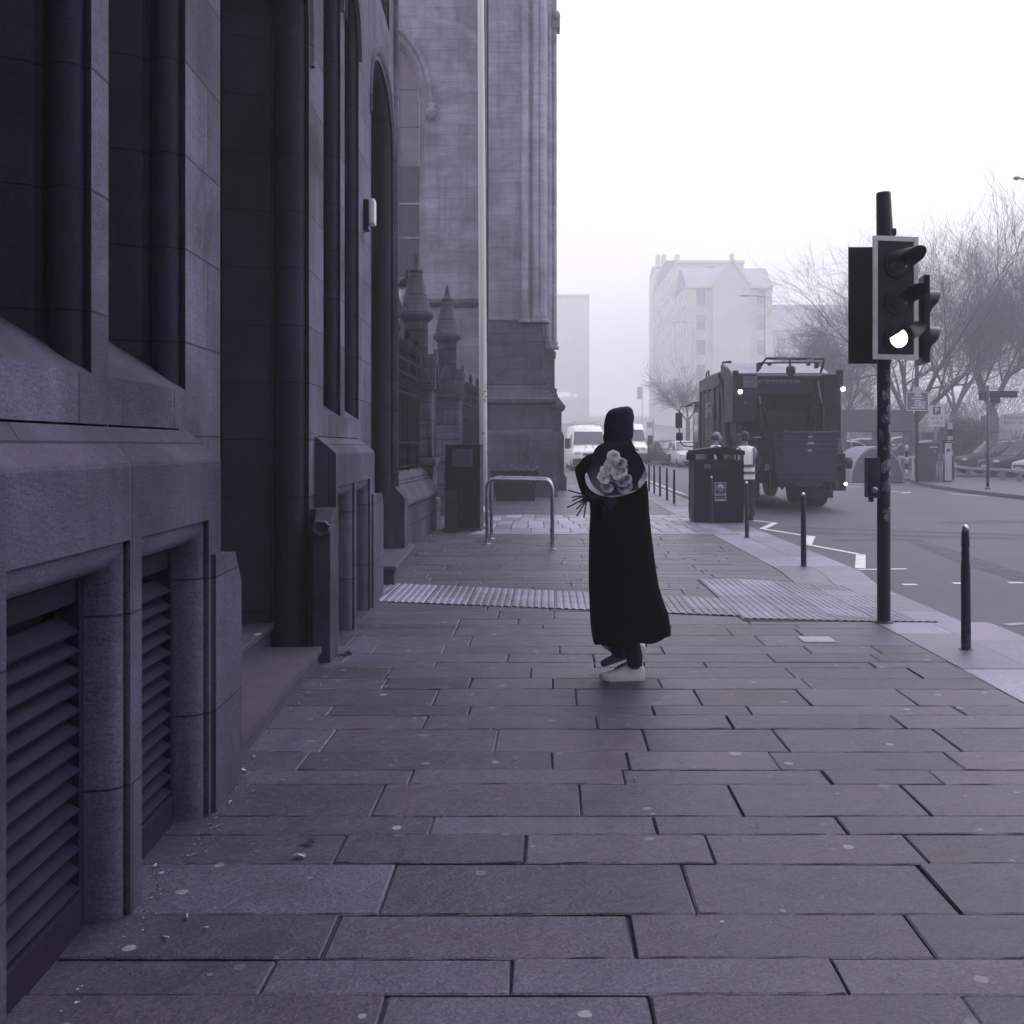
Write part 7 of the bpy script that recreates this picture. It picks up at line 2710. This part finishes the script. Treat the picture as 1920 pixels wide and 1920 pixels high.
# street lamps along the climbing street
def lamp(px, Y, top, arm, lab, r0=0.09):
    S = empty("street_lamp", (gx(px, Y), Y, terr(Y)), 0, lab, "street lamp")
    H = gz(top, Y) - terr(Y)
    m = MB()
    m.lathe([(r0 * 1.3, -0.05), (r0 * 1.3, 1.3), (r0, 1.35), (r0 * 0.55, H)], 12)
    m.build("column", M_post_far, S)
    m = MB()
    m.tube([(0, 0, H - 0.05), (arm * 0.3, 0, H + 0.03), (arm * 0.75, 0, H + 0.1)], 0.05, 8)
    m.build("bracket", M_post_far, S)
    m = MB()
    m.ball((arm, 0, H + 0.1), (abs(arm) * 0.28, 0.16, 0.09), 10)
    m.build("lantern", M_post_far, S)
M_post_far = mat("lamp_column_grey", 0.30, 0.5, 0.1, 3, 0)  # grey lightened to put mist fading into the columns
lamp(1434, 105, 556, -2.0, "tall street lamp in front of the gabled tenement")
lamp(1299, 150, 605, -2.4, "fainter street lamp farther up the street, left of the gabled tenement")
lamp(1930, 48, 338, -0.6, "street lamp whose lantern just enters at the picture's right edge")
# ------------------------------------------------------------------ tenements in the mist
M_ten = mat("mist_faded_tenement", 0.66, 0.85, 0.12, 0.4, 0.1, 8)  # stone lightened, mist fading put into the colour
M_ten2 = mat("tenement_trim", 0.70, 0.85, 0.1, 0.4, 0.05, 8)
M_slate = mat("mist_faded_slate", 0.42, 0.7, 0.15, 0.5, 0.1, 6)  # slate paled to put mist fading into the colour
M_panefar = mat("mist_faded_window", 0.36, 0.2, 0.3, 0.5, 0.0, 6, spec=0.8)  # panes paled too, so the mist's loss of contrast is in the colour
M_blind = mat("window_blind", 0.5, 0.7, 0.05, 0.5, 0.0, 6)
def tenement(name, x0, x1, y0, y1, ztop, lab, rows, cols, roof=3.0, side=None, ww=1.3, wh=2.0, z0=2.2, gable=None, cat="building"):
    zb = terr((y0 + y1) / 2)
    T = empty(name, ((x0 + x1) / 2, y0, zb), 0, lab, cat)
    ox = (x0 + x1) / 2
    hw_ = (x1 - x0) / 2
    H = ztop - zb
    m = MB()
    m.box(-hw_, hw_, 0, y1 - y0, -3, H)
    m.build("wall", M_ten, T)
    if roof:
        m = MB()
        m.prism([(-0.3, H), (y1 - y0 + 0.3, H), ((y1 - y0) * 0.62, H + roof), ((y1 - y0) * 0.38, H + roof)], -hw_ - 0.05, hw_ + 0.05, 'x')
        m.build("roof", M_slate, T)
    m = MB()
    m.box(-hw_ - 0.15, hw_ + 0.15, -0.35, 0.1, H - 0.5, H + 0.02)
    m.build("cornice", M_ten2, T)
    m = MB()
    m.box(-hw_ - 0.08, hw_ + 0.08, -0.12, 0.02, 4.2, 4.6)
    m.build("string_course", M_ten2, T)
    r = random.Random(len(lab))
    sp = (H - z0 - 0.6) / rows
    for j in range(rows):
        for cxx in cols:
            zc = z0 + sp * (j + 0.35)
            m = MB()
            a = 0.14
            m.box(cxx - ww / 2 - a, cxx + ww / 2 + a, -0.10, 0.03, zc - 0.18, zc)
            m.box(cxx - ww / 2 - a, cxx + ww / 2 + a, -0.10, 0.03, zc + wh, zc + wh + 0.2)
            m.box(cxx - ww / 2 - a, cxx - ww / 2, -0.09, 0.03, zc, zc + wh)
            m.box(cxx + ww / 2, cxx + ww / 2 + a, -0.09, 0.03, zc, zc + wh)
            w_ = m.build("window", M_ten2, T)
            m = MB()
            m.add([(cxx - ww / 2, -0.012, zc), (cxx + ww / 2, -0.012, zc), (cxx + ww / 2, -0.012, zc + wh), (cxx - ww / 2, -0.012, zc + wh)], [(0, 1, 2, 3)])
            m.build("pane", M_panefar, w_)
            if r.random() < 0.6:
                m = MB()
                m.box(cxx - ww / 2 + 0.06, cxx + ww / 2 - 0.06, -0.03, -0.016, zc + wh * r.uniform(0.45, 0.7), zc + wh - 0.05)
                m.build("blind", M_blind, w_)
    if side is not None:
        n, off = side
        for j in range(rows):
            for k in range(n):
                yy = (y1 - y0) * (k + 0.5) / n
                zc = z0 + sp * (j + 0.35)
                m = MB()
                m.box(-hw_ - 0.10, -hw_ + 0.03, yy - ww / 2 - 0.14, yy + ww / 2 + 0.14, zc - 0.15, zc)
                m.box(-hw_ - 0.10, -hw_ + 0.03, yy - ww / 2 - 0.14, yy + ww / 2 + 0.14, zc + wh, zc + wh + 0.18)
                w_ = m.build("window", M_ten2, T)
                m = MB()
                m.add([(-hw_ - 0.012, yy - ww / 2, zc), (-hw_ - 0.012, yy + ww / 2, zc), (-hw_ - 0.012, yy + ww / 2, zc + wh), (-hw_ - 0.012, yy - ww / 2, zc + wh)], [(0, 1, 2, 3)])
                m.build("pane", M_panefar, w_)
    return T, H, hw_
TY_ = 172.0
gxx = lambda px: gx(px, TY_)
x0, x1 = gxx(1287), gxx(1448)
T, H, hw_ = tenement("tenement", x0, x1, TY_, TY_ + 16, gz(535, TY_), "gabled sandstone tenement with a steep slate roof, dim in the mist above the truck", 5, [gxx(1314) - (x0 + x1) / 2, gxx(1427) - (x0 + x1) / 2], roof=gz(488, TY_) - gz(535, TY_) - 0.3, side=(4, 0), ww=1.5, wh=2.6)
# centre gable with chimney-like finial
c = gxx(1370) - (x0 + x1) / 2
m = MB()
gw = (1405 - 1335) / 2 * TY_ / 1900
gh = gz(488, TY_) - gz(535, TY_)
m.prism([(c - gw, -1), (c + gw, -1), (c + gw, H), (c, H + gh + 0.1), (c - gw, H)], -1.2, 6.0, 'y')
m.build("gable", M_ten, T)
m = MB()
m.prism([(c - gw - 0.3, H), (c - gw + 0.2, H), (c, H + gh - 0.35), (c + gw - 0.2, H), (c + gw + 0.3, H), (c, H + gh + 0.45)], -1.4, -1.15, 'y')
m.box(c - 0.3, c + 0.3, -1.3, -0.7, H + gh, H + gh + 0.9)
m.build("gable_coping", M_ten2, T)
# lower wing to its right
tenement("tenement", x1, gxx(1640), TY_ + 1.5, TY_ + 15, gz(612, TY_), "lower tenement wing to the right of the gabled one, behind the bare trees", 3, [gxx(p) - (x1 + gxx(1640)) / 2 for p in (1468, 1492, 1530, 1560)], roof=4.6, ww=1.5, wh=2.6)
# row running up the street behind it
tenement("tenement", gxx(1287) + 0.4, gxx(1287) + 13, TY_ + 17, TY_ + 60, 36.0, "long tenement row receding up the street beside the gabled tenement", 6, [0], roof=3.0, side=(9, 0), ww=1.5, wh=2.6)
m_x = gx(1237, 176)
T3, H3, hw3 = tenement("corner_tower", gx(1229, 240), gx(1229, 240) + 9, 240, 255, 43.0, "faint tall corner block with chimneys at the top of the street", 6, [-2.5, 2.5], roof=2.0, ww=1.2, wh=2.0)
m = MB()
for x in (-3.6, -2.2, 1.0):
    m.box(x - 0.5, x + 0.5, 2, 4, H3 + 1, H3 + 4.2)
m.build("chimney", M_ten, T3)
# left block with shop lettering, mostly behind the church
LYY = 250.0
TL_, HL, hwl = tenement("shop_block", gx(930, LYY), gx(1105, LYY), LYY, LYY + 60, gz(552, 250), "pale block with white shop lettering beyond the church corner, almost lost in mist", 6, [gx(p, LYY) - (gx(930, LYY) + gx(1105, LYY)) / 2 for p in (960, 1010)], roof=0, ww=1.6, wh=2.6)
M_fadewall = mat("pale_render", 0.85, 0.85, 0.05, 0.4, 0.02, 8)  # paler wall colour that carries extra mist fading
for ch in TL_.children:
    if ch.name.startswith(("wall", "string_course", "cornice")):
        ch.data.materials[0] = M_fadewall
oxl = (gx(930, LYY) + gx(1105, LYY)) / 2
m = MB()
zz = gz(741, LYY) - terr(LYY + 30)
m.text("STUDIO", 1.3, Mt((gx(1053, LYY) - oxl, -0.16, zz)) @ FACE, 0.03, sx=0.95)
m.text("M", 1.0, Mt((gx(1079, LYY) - oxl, -0.16, zz - 0.1)) @ FACE, 0.03)
m.build("shop_lettering", emit("lit_lettering", (1, 1, 1, 1), 0.85), TL_)
# hanging sign boxes on the right-hand row
for px, py0, py1, wd_, Y, lab in ((1199, 725, 749, 8, 165, "tall hanging shop sign high on the misty row right of the woman's hat"), (1218, 791, 802, 9, 90, "small square sign board on a pole beyond the second white van")):
    S = empty("street_sign", (gx(px, Y), Y, terr(Y)), 0, lab, "sign")
    m = MB()
    hw2 = wd_ / 2 * Y / 1900
    m.box(-hw2, hw2, -0.08, 0.08, gz(py1, Y) - terr(Y), gz(py0, Y) - terr(Y), 0.01)
    m.build("board", M_panefar, S)
    m = MB()
    m.tube([(hw2 + 0.1, 0, 0), (hw2 + 0.1, 0, gz(py0, Y) - terr(Y) + 0.2)], 0.06, 8)
    m.build("post", M_post_far, S)

# ------------------------------------------------------------------ bare trees
def bare_tree(x, y_, H, spread, seed, lab, trunk_r=0.28, lean=(0, 0), depth=6, fork=1.6, twig=0.011, up=0.25, nsub=3, density=1.0):
    T = empty("bare_tree", (x, y_, terr(y_)), 0, lab, "tree")
    r = random.Random(seed)
    tr, cr = MB(), MB()
    def seg(m, pts, rad, n):
        m.tube(pts, rad, n, 0, False, True)
    def grow(p, d, L, rad, lev):
        n = 4 if lev < 3 else 3
        pts = [p]
        q, dd = p, d.copy()
        for i in range(n):
            dd = (dd + Vector((r.uniform(-1, 1), r.uniform(-1, 1), r.uniform(-1, 1))) * (0.10 + 0.045 * lev) + Vector((0, 0, up * 0.12))).normalized()
            q = q + dd * L / n
            pts.append(q)
        rads = [max(twig * 0.6, rad * (1 - 0.45 * i / n)) for i in range(n + 1)]
        if lev >= depth:
            rads[-1] = twig * 0.4
        seg(tr if lev < 2 else cr, pts, rads, 8 if lev < 2 else (5 if lev < 4 else 3))
        if lev >= depth:
            return
        k = nsub + (1 if lev in (1, 2, 3) else 0) + (1 if r.random() < density - 0.5 else 0)
        for i in range(k):
            t = (0.35 + 0.65 * (i + r.random() * 0.6) / k) * n
            j = min(n - 1, int(t))
            bp = pts[j].lerp(pts[j + 1], min(1, t - j))
            out = Vector((r.uniform(-1, 1), r.uniform(-1, 1), 0)).normalized()
            ax = dd.cross(out).normalized() if dd.cross(out).length > 0.05 else out
            ang = r.uniform(0.35, 0.85) * spread
            nd = (Quaternion(ax, ang) @ dd + Vector((0, 0, up * 0.3))).normalized()
            if lev > 2 and r.random() < 0.12:
                continue
            grow(bp, nd, L * r.uniform(0.5, 0.92), max(twig, rads[j] * r.uniform(0.40, 0.58)), lev + 1)
        grow(pts[-1], dd, L * r.uniform(0.6, 0.95), max(twig, rads[-1] * 0.85), lev + 1)
    base = Vector((0, 0, -0.1))
    top = Vector((lean[0], lean[1], fork))
    seg(tr, [base, base.lerp(top, 0.12) + Vector((0, 0, 0)), base.lerp(top, 0.5), top], [trunk_r * 1.35, trunk_r * 1.08, trunk_r, trunk_r * 0.92], 12)
    nmain = 4
    for k in range(nmain):
        a = 2 * pi * k / nmain + r.uniform(-0.5, 0.5)
        d = Vector((cos(a) * 0.55 * spread, sin(a) * 0.55 * spread, 1)).normalized()
        grow(top + Vector((0, 0, r.uniform(-0.3, 0))), d, (H - fork) * 0.34 * r.uniform(0.65, 1.2), trunk_r * r.uniform(0.38, 0.52), 1)
    tr.build("trunk", M_bark, T, fixn=False)
    cr.build("crown", M_bark, T, fixn=False)
    return T
bare_tree(gx(1697, 54), 54, 14.0, 1.1, 3, "large bare tree with a leaning trunk behind the parking signs", 0.36, (0.4, 0), 6, 2.4, 0.0055)
bare_tree(gx(1872, 60), 60, 15.0, 0.95, 12, "tall bare tree with a forked trunk behind the fingerpost", 0.32, (-0.4, 0.0), 6, 3.2, 0.006)
bare_tree(gx(1785, 74), 74, 17, 0.9, 21, "tall bare tree between the two big ones, farther back", 0.32, (0.2, 0.0), 5, 3.0, 0.009)
bare_tree(gx(1575, 72), 72, 12.5, 1.2, 33, "spreading bare tree behind the refuse truck's tail", 0.28, (0.1, 0.0), 6, 2.2, 0.008)
bare_tree(gx(1400, 84), 84, 8.2, 1.2, 41, "low bare tree above the truck roof, before the gabled tenement", 0.22, (0.0, 0.0), 5, 2.4, 0.009)
bare_tree(gx(1290, 90), 90, 8.0, 1.2, 55, "small bare tree left of the truck, before the tenement row", 0.2, (0.0, 0.0), 5, 2.2, 0.009)
bare_tree(gx(1985, 66), 66, 16.5, 0.9, 61, "bare tree at the picture's right edge, mostly outside it", 0.34, (-0.2, 0.0), 5, 3.0, 0.009)

# misty thicket of saplings and hedging closing the view beyond the car park
mb = MB()
r = random.Random(77)
for k in range(11000):
    Y = r.uniform(84, 104)
    px = r.uniform(1450, 2050)
    x = gx(px, Y)
    top = 5.2 + 3.5 * sin(px * 0.013 + 1.0) + 1.6 * sin(px * 0.041)
    top = max(3.5, top + (px - 1450) * 0.006)
    z = terr(Y) + top * (r.random() ** 1.5)
    d = Vector((r.uniform(-1, 1), r.uniform(-1, 1), r.uniform(0.1, 1.4))).normalized() * r.uniform(0.6, 1.9)
    p = Vector((x, Y, z))
    mb.tube([p, p + d * 0.5 + Vector((r.uniform(-.1, .1), r.uniform(-.1, .1), 0.05)), p + d], [0.022, 0.014, 0.004], 3, 0, False)
tag(mb.build("thicket", M_bark, fixn=False), "misty mass of bare saplings and hedging beyond the car park", None, None, "stuff")

# ------------------------------------------------------------------ litter on the ground
def litter(name, px, py, lab, cat, kind, sz, m_, seed, z=0.004):
    Y = 1900 * (EYE - z) / (py - 836)
    L_ = MB()
    r = random.Random(seed)
    if kind == 'paper':
        n = 7
        ring = [Vector((sz * cos(2 * pi * k / n) * r.uniform(0.6, 1.2), sz * 0.55 * sin(2 * pi * k / n) * r.uniform(0.6, 1.2), r.uniform(0.001, sz * 0.45))) for k in range(n)]
        c = Vector((0, 0, sz * 0.35))
        L_.add(ring + [c], [(k, (k + 1) % n, n) for k in range(n)])
    elif kind == 'leaf':
        pts = []
        for k in range(13):
            a = 2 * pi * k / 13
            rr_ = sz * (0.55 + 0.45 * abs(cos(2.5 * a)))
            pts.append(Vector((rr_ * cos(a), rr_ * 0.7 * sin(a), sz * 0.35 * abs(sin(a * 1.5)))))
        L_.add(pts + [Vector((0, 0, 0.004))], [(k, (k + 1) % 13, 13) for k in range(13)])
    else:
        a = r.uniform(0, pi)
        d = Vector((cos(a), sin(a), 0)) * sz
        L_.tube([-d + Vector((0, 0, 0.004)), d + Vector((0, 0, 0.004))], 0.004, 8)
    o = L_.build(name, m_, None, fixn=False)
    o.location = (gx(px, Y), Y, z)
    return tag(o, lab, cat)
M_paper = mat("scrap_paper", 0.45, 0.7, 0.15, 20, 0.1)
M_dleaf = mat("dead_leaf", 0.02, 0.7, 0.4, 20, 0.2)
M_butt = mat("cigarette_paper", 0.30, 0.7, 0.25, 60, 0.1)
litter("paper_scrap", 563, 1606, "crumpled white paper scrap lying on a slab below the dead leaf", "litter", 'paper', 0.030, M_paper, 1)
litter("dead_leaf", 577, 1581, "curled dark dead leaf lying just behind the paper scrap", "leaf", 'leaf', 0.030, M_dleaf, 2)
litter("dead_leaf", 647, 1226, "flat dark dead leaf beside the pier base at the doorway steps", "leaf", 'leaf', 0.055, M_dleaf, 3)
litter("paper_scrap", 455, 1445, "curled white wrapper at the foot of the pier beside the doorway step", "litter", 'paper', 0.022, M_paper, 4)
litter("paper_scrap", 482, 1192, "small white wrapper lying on the upper doorway step", "litter", 'paper', 0.03, M_paper, 5, 0.262)
bi = 0
for px, py in ((290, 1625), (300, 1640), (528, 1465), (350, 1720), (310, 1760), (385, 1742), (200, 1712), (610, 1270), (560, 1320), (575, 1300), (475, 1420), (600, 1285), (665, 1175), (1190, 1462), (965, 1425), (430, 1505)):
    o = litter("cigarette_butt", px, py, "tiny pale cigarette butt lying on the paving near the hall wall", "cigarette butt", 'butt', RND.uniform(0.008, 0.013), M_butt, 50 + bi, 0.006)
    o["group"] = "cigarette butts on the paving"
    bi += 1
mb = MB()
q = Vector((gx(1531, 7.55), 7.55, dip(gx(1531, 7.55), 7.55)))
mb.box(-0.12, 0.12, -0.10, 0.10, 0.0, 0.010, 0.002)
for k in range(9):
    mb.box(-0.11 + k * 0.0255, -0.097 + k * 0.0255, -0.09, 0.09, 0.010, 0.014)
o = mb.build("access_cover", mat("galvanised_cover", 0.55, 0.5, 0.15, 20, 0.1))
o.location = q
tag(o, "small pale ribbed square access cover set in the paving before the signal pole", "access cover")
for px, py, wpx in ((1385, 1087, 70), (1440, 1161, 50)):
    pass

# ------------------------------------------------------------------ the mist itself
mb = MB()
mb.box(-305, 305, -105, 640, -1.2, 60)
hz = mb.build("haze", None if False else bpy.data.materials.new("mist"))
hm = hz.data.materials[0]
hm.use_nodes = True
n_ = hm.node_tree
n_.nodes.clear()
out = n_.nodes.new("ShaderNodeOutputMaterial")
vol = n_.nodes.new("ShaderNodeVolumePrincipled")
vol.inputs["Color"].default_value = (0.955, 0.94, 1.0, 1)
vol.inputs["Density"].default_value = HAZE
vol.inputs["Anisotropy"].default_value = 0.2
n_.links.new(vol.outputs[0], out.inputs["Volume"])
tag(hz, kind="stuff", label="pale even mist filling the street")
